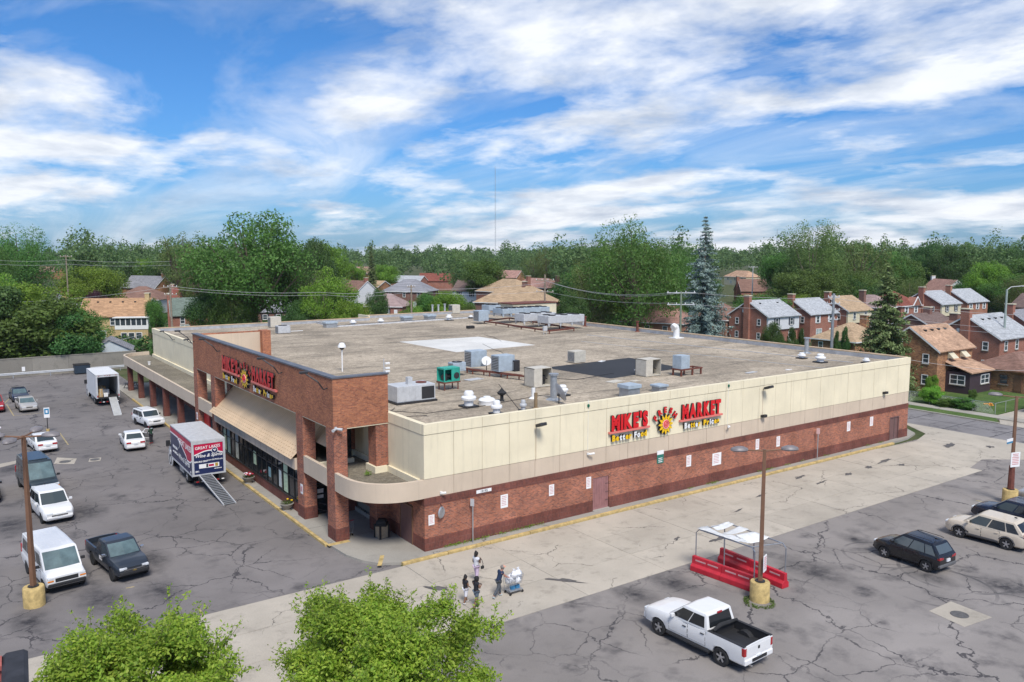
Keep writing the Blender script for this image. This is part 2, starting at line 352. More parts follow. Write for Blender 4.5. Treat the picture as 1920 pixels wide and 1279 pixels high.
BEIGE = MT('beige_metal', (.56, .52, .44), .55, .05, .14, 3); WHITE = MT('white_paint', (.78, .78, .77), .5, var=.06); DARK = MT('dark_metal', (.035, .034, .036), .5, .2, .15)
RUST = MT('rust_red_steel', (.16, .052, .035), .75, .1, .3, 5); BLACK = MT('black_rubber', (.018, .018, .019), .8, var=.2); BRNM = MT('brown_paint', (.20, .105, .062), .55, .1, .12, 2)
BRDOOR = MT('brown_door', (.155, .082, .075), .6, var=.12); PINKD = MT('faded_door', (.30, .145, .14), .7, var=.18)
GLASS = MT('dark_glass', (.016, .021, .024), .06, 0, 0, spec=.8); PAPER = MT('notice_paper', (.82, .81, .80), .7, var=.03)
RED = MT('sign_red', (.66, .012, .018), .35, var=.06); SIDE = MT('letter_sides', (.02, .014, .014), .5, var=0); YELS = MT('sign_yellow', (.85, .52, .01), .35, var=.05); PINK = MT('sign_bar', (.72, .19, .16), .4, var=.05)
MEMB = m_concrete('white_membrane', (.70, .68, .63), .25, .6, False); TAR = m_concrete('black_membrane', (.035, .036, .040), .3, .7, False)

# ------------------------------------------------------------------ ground
def sheet(name, pts, z, mat, parent=None, thick=.05):
    a = sum(pts[i][0]*pts[(i+1) % len(pts)][1]-pts[(i+1) % len(pts)][0]*pts[i][1] for i in range(len(pts)))
    if a < 0: pts = pts[::-1]
    return B().prism(pts, 'z', z-thick, z).obj(name, mat, parent)
gr = B().quad((-1900, -700, -.03), (2700, -700, -.03), (2700, 2900, -.03), (-1900, 2900, -.03)).obj('ground', EARTH); struct(gr)
lot = sheet('parking_lot', [(-75, -75), (56, -75), (56, -1), (-75, -1)], 0, ASPH); struct(lot)
lot2 = sheet('side_parking_lot', [(-75, -1.0), (-2, -1.0), (-2, 93.5), (-75, 93.5)], 0, m_asphalt('older_asphalt', (.195, .178, .171), False)); struct(lot2)
drive = sheet('driveway', [(-60, -10.0), (46.2, -10.0), (46.2, -.9), (-60, -.9)], .003, OLDC, thick=.02); struct(drive)
xs = [-60, -54, -48, -42.5, -36, -30.5, -25, -19.2, -13.4, -7.6, -1.8, 4.1, 9.9, 15.8, 21.6, 27.5, 33.4, 39.8, 46.2]
ys = [-10.0, -7.0, -4.0, -.9]
for i in range(len(xs)-1):
    for j in range(3):
        g = .008+.022*rnd.random()
        y1 = ys[j+1]-g
        o = B().box(xs[i]+g, ys[j]+g, -.08, xs[i+1]-g, y1, .012+rnd.random()*.012).obj('slab', CONC, drive); o.rotation_euler[0] = rnd.uniform(-.0006, .0006)
apron = sheet('driveway_apron', [(46.2, -9.0), (50, -8.2), (53, -10.5), (59.2, -16), (59.2, 4.2), (57.6, 2.2), (55.8, -.2), (52, -1.3), (46.2, -.95)], .006, CONC, thick=.03); struct(apron)
for pts in ([(46.6, -8.2), (50.5, -8), (51.2, -4.8), (46.6, -5.1)], [(46.8, -4.8), (51.4, -4.6), (52.4, -1.6), (46.7, -1.1)], [(52.2, -6.4), (58.9, -6), (58.9, -1), (53, -1.4)]):
    sheet('slab', pts, .014, CONC, apron, .02)
street = sheet('street', [(59.2, -120), (66.4, -120), (66.4, 260), (59.2, 260)], .0, STREET); struct(street)
for k in range(-4, 12):      # sealed cross joints and centre joint of the street
    B().box(59.3, k*4.6-.05, .0, 66.3, k*4.6+.04, .004).obj('joint', TAR, street)
B().box(62.75, -30, .0, 62.84, 60, .0045).obj('joint', TAR, street)
struct(sheet('street_kerb', [(66.4, -2.2), (66.7, -2.2), (66.7, 260), (66.4, 260)], .13, WALK, thick=.2))
struct(sheet('grass_verge', [(66.7, -2), (68.8, -.9), (68.8, 260), (66.7, 260)], .11, GRASS, thick=.2))
sw = sheet('pavement', [(68.8, -60), (70.6, -60), (70.6, 260), (68.8, 260)], .115, WALK, thick=.2); struct(sw)
for k in range(-8, 26): sheet('paving_slab', [(68.83, k*1.8+.02), (70.57, k*1.8+.02), (70.57, k*1.8+1.78), (68.83, k*1.8+1.78)], .13, WALK, sw, .03)
struct(sheet('lawn', [(70.6, .1), (100, .1), (100, 60), (70.6, 60)], .08, GRASS, thick=.1))
struct(sheet('concrete_yard', [(66.5, -40), (68.8, -40), (68.8, -1.2), (66.5, -2.3)], .02, CONC, thick=.05))
struct(sheet('garage_drive', [(70.6, -40), (100, -40), (100, -.2), (70.6, -.2)], .12, CONC, thick=.2))
# market pavement with its yellow kerb
mp = [(-4.15, 76.5), (-4.15, 4.4), (-4.0, 2.2), (-3.6, .9), (-3.0, -.05), (-2.0, -.62), (50.3, -.62), (52.0, -.5), (54.6, .2), (56.3, 2.2), (56.9, 5), (56.9, 40), (52.6, 40), (52.6, .2), (.4, .2), (.4, 76.5)]
mpv = sheet('market_pavement', mp, .15, WALK, thick=.3); struct(mpv)
for k in range(24):
    if k*3+6.2 < 76: BX('kerb_stone', -4.36, 4.5+k*3+.015, -.05, -4.15, 7.5+k*3-.015, .155+.004*(k % 2), YEL if k*3 < 60 else WALK, mpv, .02)
for k in range(17): BX('kerb_stone', -1.9+k*3+.015, -.86, -.05, 1.1+k*3-.015, -.62, .155+.004*(k % 2), YEL, mpv, .02)
for k in range(26):  # pavement joints
    BX('joint', -4.14, 5+k*2.8, .15, -.02, 5.02+k*2.8, .1515, TAR, mpv)
for a in ((-4.3, 4.4, -2.9, 4.75), ): BX('painted_stripe', a[0], a[1]-.3, .15, a[2], a[3]-.25, .154, YEL, mpv)
o = BX('painted_stripe', -.8, -.12, .15, .8, .12, .154, YEL, mpv); o.location = (-2.75, .25, 0); o.rotation_euler[2] = R(58)
struct(sheet('grass_corner', [(52.9, .3), (55.2, 1.6), (55.6, 4.5), (52.9, 4.5)], .17, GRASS, thick=.1))
# drain slabs
def drain(label, pts, cen, r):
    t = thing('drain_slab', label, 'drain', tuple(cen)); L = [(p.x-cen.x, p.y-cen.y) for p in pts]
    sheet('slab', L, .012, CONC, t, .03)
    b = B(); b.lathe([(r, .0), (r, .028), (r*.8, .028), (r*.78, .021), (.01, .022)], 18); b.obj('cover', MT('drain_iron', (.12, .115, .11), .7, .2, .3, 8), t, smooth=False)
    return t
q = [G(*p) for p in ((1742, 1146), (1808, 1176), (1860, 1158), (1783, 1128))]; drain('pale concrete slab with a round drain cover beside the turning tyre marks', q, G(1799, 1153), .42)
q = [G(*p) for p in ((101, 870), (107, 858), (144, 860), (139, 870))]; drain('wide pale concrete slab with a drain cover beside the dark high-roof van', q, G(122, 866), .45)
q = [G(*p) for p in ((166, 866), (168, 860), (190, 858), (188, 864))]; drain('small concrete slab with a drain cover in the middle of the left lane', q, G(178, 862), .4)
for a in ((1866, 898, 0, 4.4), ):  # painted bay lines
    pass
def stripe(p, q, w=.11, mat=None):
    a, b = G(*p), G(*q); d = (b-a); n = Vector((-d.y, d.x, 0)).normalized()*w/2
    B().add([(a-n)+Vector((0, 0, .004)), (b-n)+Vector((0, 0, .004)), (b+n)+Vector((0, 0, .004)), (a+n)+Vector((0, 0, .004))], [(0, 1, 2, 3)]).obj('bay_line', mat or MATS['faded_yellow'], lot)
MT('faded_yellow', (.36, .29, .15), .9, var=.4, scale=4)
for p, q in (((1830, 938), (1870, 949)), ((12, 758), (26, 780)), ((26, 780), (84, 774)), ((236, 1103), (252, 1100)), ((372, 1140), (382, 1156)), ((112, 812), (128, 834)), ((7, 758), (17, 748))): stripe(p, q)
sheet('concrete_strip', [(G(*q).x, G(*q).y) for q in ((-30, 876), (44, 861), (44, 866), (-30, 884))], .008, CONC, lot2, .02)
# dark patches of repaired concrete
for pts in (((1092-20, 1108), (1108, 1112), (1085, 1100)), ): pass
TARP = MT('patch_tar', (.10, .093, .09), .9, var=.4, scale=3)
def patch(cen, w, d, rz, parent=drive, mat=None):
    p = G(*cen); b = B(); n = 17; vs = []
    for k in range(n):
        a = 2*math.pi*k/n; r = .35+.75*rnd.random(); vs.append((math.cos(a)*w*r, math.sin(a)*d*r, .027))
    b.add(vs, [tuple(range(n))]); o = b.obj('tar_patch', mat or TARP, parent); o.location = (p.x, p.y, 0); o.rotation_euler[2] = rz
for c, w, d, a in (((825, 1104), .9, .3, -.9), ((1065, 1090), 1.2, .3, -.8), ((1345, 1012), .9, .22, .1), ((1500, 895), .8, .3, .2), ((1590, 890), .7, .3, .1), ((1628, 877), .7, .35, .2), ((1780, 835), 1.3, .5, .2), ((1660, 865), 1.4, .3, .1), ((1690, 872), .5, .3, 0), ((1855, 838), .7, .4, .4), ((1270, 1010), .6, .16, .5), ((1540, 905), 1.0, .2, .1), ((1425, 930), 1.2, .14, .2), ((1386, 957), .8, .12, .2)): patch(c, w, d, a)

# ------------------------------------------------------------------ the market
MK = thing('market_building', 'large flat-roofed cream and brick market building in the middle', 'building')
LEN, HT, ZB, ZC, ZR = 52.67, 7.77, 3.36, 4.50, 7.30
PW = LEN/26
def wall_col(name, mat, parent, *boxes):
    b = B()
    for q in boxes: b.box(*q)
    return b.obj(name, mat, parent)
core = B(); core.box(.12, .12, -.2, LEN-.12, 73, ZR-.02); core.box(31, 72.9, -.2, LEN-.12, 76.9, ZR-.02); core.obj('wall_core', OLDC, MK)
# long right-hand wall: brick below, tan band, cream panels, one piece per panel
WR = wall_col('brick_wall', BRK, MK, (0, 0, .92, 13.0, .3, 2.88), (14.45, 0, .92, 49.6, .3, 2.88), (13.0, 0, 2.45, 14.45, .3, 2.88), (51.1, 0, .92, LEN, .3, 2.88), (49.6, 0, 2.3, 51.1, .3, 2.88), (0, .3, .92, .3, 4.9, 2.88), (LEN-.3, .3, .92, LEN, 73, 2.88))
wall_col('brick_base_course', SOLD, MK, (-.03, -.03, .05, 13.0, .3, .92), (14.45, -.03, .05, 49.6, .3, .92), (51.1, -.03, .05, LEN+.03, .3, .92), (-.03, .3, .05, .3, 1.45, .92), (-.03, 3.0, .05, .3, 4.9, .92))
wall_col('brick_top_course', SOLD, MK, (-.015, -.015, 2.88, LEN+.015, .3, ZB), (-.015, .3, 2.88, .3, 9.7, ZB))
for k in range(26):
    x0, x1 = k*PW+.012, (k+1)*PW-.012
    if k == 0: x0 = 0
    BX('tan_panel', x0, .02+.004*(k % 2), ZB, x1, .3, ZC-.012, TAN, MK)
    BX('cream_panel', x0, .0+.004*((k+1) % 2), ZC+.012, x1, .3, 7.14, CREAM, MK)
    BX('parapet_panel', x0 if k else -.02, -.03+.003*(k % 2), 7.165, x1, .32, HT, CREAM, MK)
for k in range(18):   # left-hand cream wall over the canopy, behind the brick screen
    y0, y1 = .3+k*4.045, .3+(k+1)*4.045-.02
    BX('cream_panel', 0, y0, 3.9, .3, y1, 7.14, CREAM, MK)
    BX('parapet_panel', -.03+.003*(k % 2), y0, 7.165, .32, y1, HT, CREAM, MK)
wall_col('wall_skirt', CREAM, MK, (-.16, .5, 4.0, .01, 73, 4.42))
COPE = MT('coping_tan', (.58, .42, .27), .6, var=.2, scale=1.2)
for k in range(18):
    BX('end_panel', LEN-.3, .32+k*4.03, ZB, LEN, .32+(k+1)*4.03-.02, HT-.06, CREAM, MK)
    BX('coping', LEN-.34, .32+k*4.03, HT-.05, LEN+.06, .32+(k+1)*4.03-.01, HT+.03, COPE, MK)
wall_col('brick_end_wall', BRK, MK, (LEN-.3, .3, .9, LEN-.02, 73, ZB))
for k in range(8):
    BX('coping', .02+k*3.87, 72.8, HT-.05, .02+(k+1)*3.87-.01, 73.1, HT+.03, COPE, MK)
    if k < 6: BX('coping', 31+k*3.6, 76.75, HT-.05, 31+(k+1)*3.6-.01, 77.1, HT+.03, COPE, MK)
wall_col('rear_parapet', CREAM, MK, (0, 72.85, 3, 31, 73.05, HT-.05), (31, 76.8, 3, LEN, 77.05, HT-.05), (30.9, 73.05, 3, 31.1, 76.8, HT+.25))
roof = B().box(.3, .3, ZR-.1, LEN-.3, 72.85, ZR).box(31.1, 72.85, ZR-.1, LEN-.3, 76.8, ZR-.001).obj('roof', GRAV, MK)
FLASH = MT('grey_flashing', (.42, .43, .45), .5, .2, .2, 1.5)
wall_col('flashing', FLASH, roof, (LEN-.36, .35, ZR, LEN-.3, 72.8, ZR+.36), (.35, 72.79, ZR, 31, 72.85, ZR+.36), (31.2, 76.74, ZR, LEN-.4, 76.8, ZR+.36), (.32, .35, ZR, .35, 72.7, ZR+.3), (.35, .32, ZR, LEN-.4, .35, ZR+.3))
def roof_poly(name, pts, mat, dz): return sheet(name, [(G(*p, ZR).x, G(*p, ZR).y) for p in pts], ZR+dz, mat, roof, .02)
roof_poly('white_patch', [(749, 641), (897, 631.5), (1003, 647), (856, 660.5)], MEMB, .012)
roof_poly('black_patch', [(1022, 689.5), (1180, 671), (1278, 690), (1145, 710)], TAR, .012)
for a, b, w in (((576, 602), (624, 614), .16), ((624, 614), (892, 596), .16)):
    p, q = G(*a, ZR), G(*b, ZR); BB = B(); BB.tube([p+Vector((0, 0, .1)), q+Vector((0, 0, .1))], w/1.2, 4); BB.obj('expansion_ridge', MT('pale_flashing', (.6, .6, .6), .5, var=.2), roof)
    BB = B(); BB.tube([p+Vector((0, .35, .16)), q+Vector((0, .35, .16))], .09, 4); BB.obj('expansion_cap', DARK, roof)
# seams and cables on the gravel
for pts, r, m in (([(1100, 628), (1480, 667), (1600, 680)], .03, LGREY), ([(1090, 640), (1300, 664), (1560, 692)], .02, LGREY), ([(725, 770), (800, 775), (900, 762), (1010, 742), (1060, 735)], .02, BLACK), ([(905, 645), (925, 655), (940, 660), (965, 680)], .02, BLACK), ([(935, 720), (955, 745), (975, 770), (990, 783)], .02, BLACK), ([(740, 765), (725, 778), (745, 782), (800, 779)], .02, BLACK), ([(1010, 708), (1080, 712), (1150, 700)], .025, DARK), ([(908, 628), (925, 632), (940, 640)], .02, BLACK)):
    BB = B(); BB.tube([G(x, y, ZR+r) for x, y in pts], r, 5); BB.obj('cable', m, roof)
# ---- brick screen over the entrance
E_, Y1, Y2, ZS, ZT = -3.656, 4.53, 37.13, 7.13, 10.21
scr = wall_col('brick_screen', BRKU, MK, (E_, Y1, ZS, E_+.42, Y2, ZT), (E_+.42, Y1, ZS, .0, Y1+.42, ZT), (E_+.42, Y2-.42, ZS, 3.2, Y2, ZT))
wall_col('screen_lining', TAN, MK, (E_+.43, Y2-.46, ZR, 2.5, Y2-.425, ZT-.1), (E_+.425, Y1+.43, ZR, E_+.46, Y2-.47, ZT-.1))
wall_col('screen_return_pier', BRKU, MK, (2.45, Y2-1.2, ZR, 3.25, Y2+.02, ZT+.06))
SLATE = MT('slate_coping', (.14, .15, .175), .5, .3, .2, 1)
for k in range(9):
    y0 = Y1-.06+k*(Y2-Y1+.12)/9; BX('screen_coping', E_-.06, y0, ZT, E_+.46, y0+(Y2-Y1+.12)/9-.012, ZT+.09, SLATE, MK)
BX('screen_coping', E_+.46, Y1-.06, ZT, .06, Y1+.46, ZT+.088, SLATE, MK)
BX('soffit', E_+.02, Y1+.02, ZS-.06, .0, Y2-.02, ZS-.005, CREAM, MK)
for y0 in (9.67, 4.53, 30.3, 36.1):     # front piers from the pavement to the screen
    y1 = y0+1.2
    p = wall_col('brick_pier', BRK, MK, (E_+.004, y0+.004, .95, E_+.86, y1, ZS+.0))
    wall_col('pier_base', SOLD, p, (E_-.02, y0-.02, .06, E_+.88, y1+.02, .95))
for y0 in (4.6, 9.6, 29.9, 35.6):
    p = wall_col('brick_pilaster', BRK, MK, (-.85, y0, .95, -.02, y0+1.1, ZS-.002)); wall_col('pilaster_base', SOLD, p, (-.87, y0-.02, .06, -.02, y0+1.12, .95))
    wall_col('pilaster_skirt', CREAM, p, (-1.0, y0-.14, 4.0, -.02, y0+1.24, 4.42))
# ---- canopy
cr = 3.66; arc = []
for k in range(17):
    a = k/16*math.pi/2; e = 2/2.5
    arc.append((-cr*math.cos(a)**e, cr-cr*math.sin(a)**e))
arc2 = [(x, 75.8-y) for x, y in arc][::-1]
outl = [(0.0, .0)]+arc[::-1][1:]+[(-cr, 72.2)]+arc2[::-1][1:]
outl = [(-.02, .02)]+[(x, y) for x, y in arc[::-1][1:]]+[(x, y) for x, y in arc2[::-1]][0:0]
path = [(x, y) for x, y in arc[::-1]]+[(x, 75.8-y) for x, y in arc]      # from near corner round to the far corner
def in_off(path, d):
    out = []
    for i, p in enumerate(path):
        a = Vector(path[max(i-1, 0)]); b = Vector(path[min(i+1, len(path)-1)]); t = (b-a).normalized(); out.append((p[0]+t.y*d, p[1]-t.x*d))
    return out
ins = in_off(path, .22)
def fascia(name, i0, i1, z0, z1, mat, parent, ytrim=None):
    b = B(); o, n = path[i0:i1+1], ins[i0:i1+1]
    if ytrim: o = [(-cr, ytrim[0]), (-cr, ytrim[1])]; n = [(-cr+.22, ytrim[0]), (-cr+.22, ytrim[1])]
    P = [[(x, y, z0) for x, y in n], [(x, y, z0) for x, y in o], [(x, y, z1) for x, y in o], [(x, y, z1) for x, y in n], [(x, y, z0) for x, y in n]]
    b.grid(P); m = len(o); b.add([(o[0][0], o[0][1], z0), (n[0][0], n[0][1], z0), (n[0][0], n[0][1], z1), (o[0][0], o[0][1], z1), (o[-1][0], o[-1][1], z0), (n[-1][0], n[-1][1], z0), (n[-1][0], n[-1][1], z1), (o[-1][0], o[-1][1], z1)], [(0, 1, 2, 3), (7, 6, 5, 4)])
    return b.obj(name, mat, parent, smooth=True, ang=35)
CAN = fascia('canopy_fascia', 0, 16, ZB, ZC-.02, TAN, MK)
fascia('canopy_fascia', 17, 33, ZB-.05, ZC-.05, TAN, MK)
for a, b in ((3.67, 4.5), (5.75, 9.64), (31.54, 36.05), (37.36, 44.6), (44.62, 51.1), (51.12, 57.7), (57.72, 64.3), (64.32, 72.13)): fascia('canopy_fascia', 0, 0, ZB-.002*(int(a) % 3), ZC-.02-.003*(int(a) % 2), TAN, MK, (a, b))
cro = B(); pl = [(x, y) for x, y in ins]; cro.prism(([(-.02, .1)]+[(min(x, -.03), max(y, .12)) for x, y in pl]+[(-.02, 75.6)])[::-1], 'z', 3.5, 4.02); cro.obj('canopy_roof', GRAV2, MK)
# ---- canopy columns
for y in (44.7, 51.2, 57.8, 64.4, 71.0):
    c = wall_col('canopy_column', SOLD, MK, (-cr+.12, y-.29, .9, -cr+.68, y+.29, ZB+.1)); wall_col('column_base', SOLD, c, (-cr+.1, y-.31, .06, -cr+.7, y+.31, .9))
# ---- awning over the shop window
def m_ribbed(name, base, pitch):
    m, t, b = base_mat(name); s = t.nodes.new('ShaderNodeSeparateXYZ'); t.links.new(pos(t), s.inputs[0])
    f = math_node(t, 'FRACT', math_node(t, 'MULTIPLY', s.outputs[1], 1/pitch)); g = ramp(t, f, [(0, .72), (.08, 1), (.9, 1.02), (1, .72)])
    c = mix_col(t, 1, mix_col(t, 1, base, ramp(t, noise(t, pos(t), .6, 5, .6), [(.3, .9), (.7, 1.08)]), 'MULTIPLY'), g, 'MULTIPLY')
    t.links.new(c, b.inputs['Base Color']); b.inputs['Roughness'].default_value = .6; bump(t, b, g, .4, .02); return m
RIBA = m_ribbed('ribbed_awning', (.66, .48, .30), .32)
aw = B(); ax0, az0, ax1, az1 = -4.06, 4.02, -.9, 6.95
prof = [(ax0, az0), (ax0, az0-.1), (ax1, az1-.12), (ax1, az1)]
aw.prism([(ax0, az0), (ax1, az1-.2), (ax1, az1)], 'y', 10.92, 30.9)
awn = aw.obj('awning', RIBA, MK)
a2 = B(); a2.prism([(-2.72, 5.23), (ax1, az1-.2), (ax1, az1-.01)], 'y', 8.0, 10.9); a2.obj('awning', RIBA, MK)
wall_col('awning_end_glass', GLASS, MK, (-2.55, 7.98, 4.05, -1.0, 8.06, 5.4)); gg = B(); gg.prism([(-2.6, 5.2), (-1.0, 5.2), (-1.0, 6.6)], 'y', 7.99, 8.07); gg.obj('awning_end_glass', GLASS, MK)
wall_col('awning_sill', CREAM, MK, (-3.4, 7.8, 4.03, -.9, 8.1, 4.3))
for r_ in range(4):          # rows of small shade clips along the awning's lower edge
    b = B(); n = 40
    for k in range(n):
        y = 11.1+(k+.5*(r_ % 2))*(19.6/n); t_ = .04+r_*.058; x = ax0+(ax1-ax0)*t_; z = az0+(az1-az0)*t_
        b.cbox((x, y, z+.012), (.06, .11, .03))
    b.obj('awning_clips', MT('clip_shade', (.46, .32, .20), .8, var=.1), awn)['kind'] = 'stuff'
fb = wall_col('window_band', TAN, MK, (-3.80, 10.92, 3.25, -3.4, 30.3, 4.0))
for k in range(15): BX('band_joint', -3.805, 11.6+k*1.27, 3.26, -3.8, 11.62+k*1.27, 3.99, BRNM, fb)
# ---- shop window: knee wall, mullions, panes
wall_col('knee_wall', SOLD, MK, (-3.49, 10.9, .06, -3.2, 30.2, .86)); FRAME = MT('window_frame', (.03, .028, .028), .4, .3, 0)
wall_col('window_sill', FRAME, MK, (-3.53, 10.9, .86, -3.2, 30.2, .92))
POST = [MT('poster_green', (.50, .62, .42), .6, var=.25, scale=6), MT('poster_pale', (.62, .66, .62), .6, var=.2, scale=6), MT('poster_teal', (.25, .40, .42), .6, var=.3, scale=5)]
nw = 17; wy = (30.2-10.92)/nw
for k in range(nw):
    y0 = 10.92+k*wy
    BX('mullion', -3.50, y0-.035, .92, -3.36, y0+.035, 3.26, FRAME, MK)
    for z0, z1 in ((.93, 2.35), (2.42, 3.25)): BX('pane', -3.44, y0+.04, z0, -3.42, y0+wy-.04, z1, GLASS, MK)
    BX('transom', -3.49, y0+.036, 2.35, -3.38, y0+wy-.036, 2.42, FRAME, MK)
for k, z0, z1, m, w in ((2, 1.0, 2.95, 0, .8), (3, 1.1, 2.3, 1, .5), (5, 1.3, 2.0, 2, .5), (8, 1.5, 2.5, 0, .62), (12, 1.0, 3.0, 1, .8), (14, 1.0, 3.1, 2, .8), (15, 1.1, 2.8, 0, .7)):
    BX('window_poster', -3.458, 10.92+(k+.5)*wy-w/2, z0, -3.445, 10.92+(k+.5)*wy+w/2, z1, POST[m], MK)
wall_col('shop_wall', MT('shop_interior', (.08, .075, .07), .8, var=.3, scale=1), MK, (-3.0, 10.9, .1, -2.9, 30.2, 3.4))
# ---- entrance under the canopy: doors face the near end
ent = wall_col('entrance_wall', DARK, MK, (-3.0, 10.3, .16, .0, 10.5, 3.4))
for k in range(3):
    x0 = -2.75+k*.92
    d = wall_col('entrance_door', FRAME, MK, (x0, 10.18, .17, x0+.07, 10.29, 2.9), (x0+.82, 10.18, .17, x0+.89, 10.29, 2.9), (x0+.07, 10.18, .17, x0+.82, 10.29, .3), (x0+.07, 10.18, 2.8, x0+.82, 10.29, 2.9), (x0+.07, 10.18, 2.1, x0+.82, 10.29, 2.17))
    BX('pane', x0+.07, 10.22, .3, x0+.82, 10.25, 2.8, GLASS, d)
    for zz_, hh in ((1.25, .22), (1.6, .28)):
        if k < 2: BX('notice', x0+.2, 10.2, zz_, x0+.62, 10.215, zz_+hh, PAPER, d)
wall_col('arcade_wall', BRK, MK, (-.02, 31, .1, .3, 73, 3.5)); wall_col('arcade_base', WALK, MK, (-.14, 5.7, .1, .02, 30, .42))
wall_col('arcade_brick', BRK, MK, (-.01, 4.9, .92, .12, 31, 3.5))
for k in range(7): BX('arcade_window', -.06, 32+k*5.6, .9, -.03, 35.2+k*5.6, 2.7, GLASS, MK)
BX('red_banner', -3.2, 34.2, 1.5, -3.12, 36.0, 3.0, RED, MK)
# doors on the long wall and by the corner
d = BX('steel_door', 13.02, .04, .22, 14.43, .12, 2.44, PINKD, MK)
for k in range(9): BX('door_rib', 13.05+k*.155, .02, .4, 13.10+k*.155, .042, 2.4, PINKD, d)
for z in (.75, 1.3, 1.9): BX('hinge', 14.15, .0, z, 14.42, .03, z+.05, BRDOOR, d)
BX('door_step', 13.0, -.12, .1, 14.45, .3, .22, WALK, MK)
BX('steel_door', 49.66, .05, .15, 51.04, .11, 2.24, BRDOOR, MK); BX('door_split', 50.42, .04, .16, 50.46, .052, 2.22, DARK, MK)
d = B().box(49.56, -.03, .12, 49.66, .2, 2.32).box(51.04, -.03, .12, 51.14, .2, 2.32).box(49.66, -.03, 2.24, 51.04, .2, 2.32).obj('door_frame', BRDOOR, MK)
BX('steel_door', -.06, 1.5, .16, -.02, 2.95, 2.45, BRDOOR, MK); wall_col('door_frame', BRNM, MK, (-.08, 1.44, .15, -.0, 1.5, 2.52), (-.08, 2.95, .15, -.0, 3.02, 2.52), (-.08, 1.5, 2.45, -.0, 2.95, 2.52))
# ---- wall fittings
def flood(x, z, low=None):
    t = thing('wall_lamp', f'dark box floodlight on the cream wall {"right" if x > 20 else "left"} of the sign', 'lamp', (x, 0, z), group='floodlights on the long wall')
    B().tube([(0, 0, -.1), (0, -.25, .0), (0, -.4, .12)], .04, 6).obj('arm', DARK, t)
    b = B(); b.T = Matrix.Translation((0, -.55, .12)) @ Matrix.Rotation(R(-20), 4, 'X'); b.cbox((0, 0, 0), (.5, .62, .2)); b.obj('housing', DARK, t, bevel=.04)
    b = B(); b.tube([(0, -.02, -.1), (0, -.02, -2.3)], .018, 5).obj('conduit', TAN, t)
flood(8.16, 6.75); flood(30.8, 6.95)
def small_lamp(x, z, lab):
    t = thing('small_floodlight', lab, 'lamp', (x, 0, z)); B().cbox((0, -.08, 0), (.22, .16, .2)).obj('bracket', DARK, t); B().cbox((.12, -.25, .04), (.36, .22, .22)).obj('housing', DARK, t, bevel=.03)
small_lamp(30.7, 4.68, 'small twin floodlight at the foot of the conduit right of the sign'); small_lamp(48.2, 4.8, 'small dark floodlight on the cream wall above the far door')
def camera(p, lab, dx=.35):
    t = thing('security_camera', lab, 'camera', p, group='white wall cameras'); B().box(-.07, -.12, -.07, .07, 0, .07).obj('bracket', WHITE, t)
    b = B(); b.cyl((0, -.16, 0), (dx, -.3, .03), .07, .07, 10); b.obj('housing', WHITE, t, smooth=True)
camera((12.5, 0, 4.25), 'white bullet camera under the cream panels above the faded door'); camera((26.7, 0, 4.35), 'white bullet camera below the right end of the sign', -.3); camera((1.1, .0, 3.55), 'white camera on the tan band above the round mirror', .2)
for x in (12.5, 26.6):
    t = thing('wall_beacon', 'small green beacon on the parapet with a cable, '+('left of the sign' if x < 20 else 'right of the sign'), 'beacon', (x, -.04, 7.55)); B().lathe([(.01, -.12), (.09, -.1), (.1, .05), (.03, .1), (.01, .11)], 10).obj('lens', MT('green_glass', (.01, .12, .07), .3, var=0), t); B().tube([(0, .0, .1), (0, .0, .36)], .02, 5).obj('cable', WHITE, t); B().tube([(0, .02, -.1), (0, .02, -3.1)], .013, 4).obj('wire', WHITE, t)
def notice(x, z, lab, w=.4, h=.62):
    t = thing('wall_notice', lab, 'notice', (x, -.005, z)); BX('board', -w/2, -.015, -h/2, w/2, 0, h/2, PAPER, t)
    b = B()
    for k in range(6): b.box(-w*.36, -.019, h*.34-k*h*.13, w*(.2+.16*rnd.random()), -.0155, h*.34-k*h*.13+h*.045)
    b.obj('printed_lines', MT('print_red', (.60, .30, .30), .7, var=.2), t)['kind'] = 'stuff'
notice(.45, 2.0, 'white notice on the brick beside the round mirror'); notice(5.68, 2.2, 'white notice right of the street number plate', .55, .85); notice(9.44, 2.26, 'white notice on brick, second from the street number plate', .42, .75); notice(12.62, 2.22, 'white notice immediately left of the faded pink door', .42, .8)
notice(22.39, 2.26, 'narrow white notice on brick right of the green sign', .5, .85); notice(25.5, 1.95, 'wide white notice board on brick under the word MARKET', 1.0, .95); notice(30.31, 2.43, 'white notice on brick left of the lamp post top', .42, .85); notice(32.96, 2.3, 'white notice on brick just right of the twin lamp post', .44, .85); notice(42.9, 2.31, 'white notice on brick right of the slim sign post', .5, .85); notice(46.5, 2.33, 'last white notice on brick before the far door', .5, .85)
for y_, z_, l_ in ((10.1, 2.1, 'white notice on the pier beside the entrance'), (36.6, 2.6, 'white poster on the far pier of the brick screen')):
    t = thing('pier_notice', l_, 'notice', (E_-.004, y_, z_)); BX('board', -.02, -.2, -.3, 0, .2, .35, PAPER, t); BX('printed_block', -.024, -.14, -.15, -.021, .14, .2, MATS['print_red'], t)
t = thing('paint_bucket', 'white bucket standing on the canopy roof', 'bucket', (G(280, 684, 4.03).x, G(280, 684, 4.03).y, 4.025)); B().lathe([(.14, 0), (.17, .38), (.18, .4), (.15, .4), (.14, .05), (.01, .05)], 14).obj('pail', PAPER, t, smooth=True)
t = thing('parking_sign', 'green and white sign on the brick below the sunflower', 'sign', (19.39, -.01, 2.99)); BX('board', -.33, -.02, -.45, .33, 0, .2, MT('sign_green', (.02, .17, .13), .5, var=.05), t); BX('top_panel', -.33, -.02, .205, .33, 0, .5, PAPER, t)
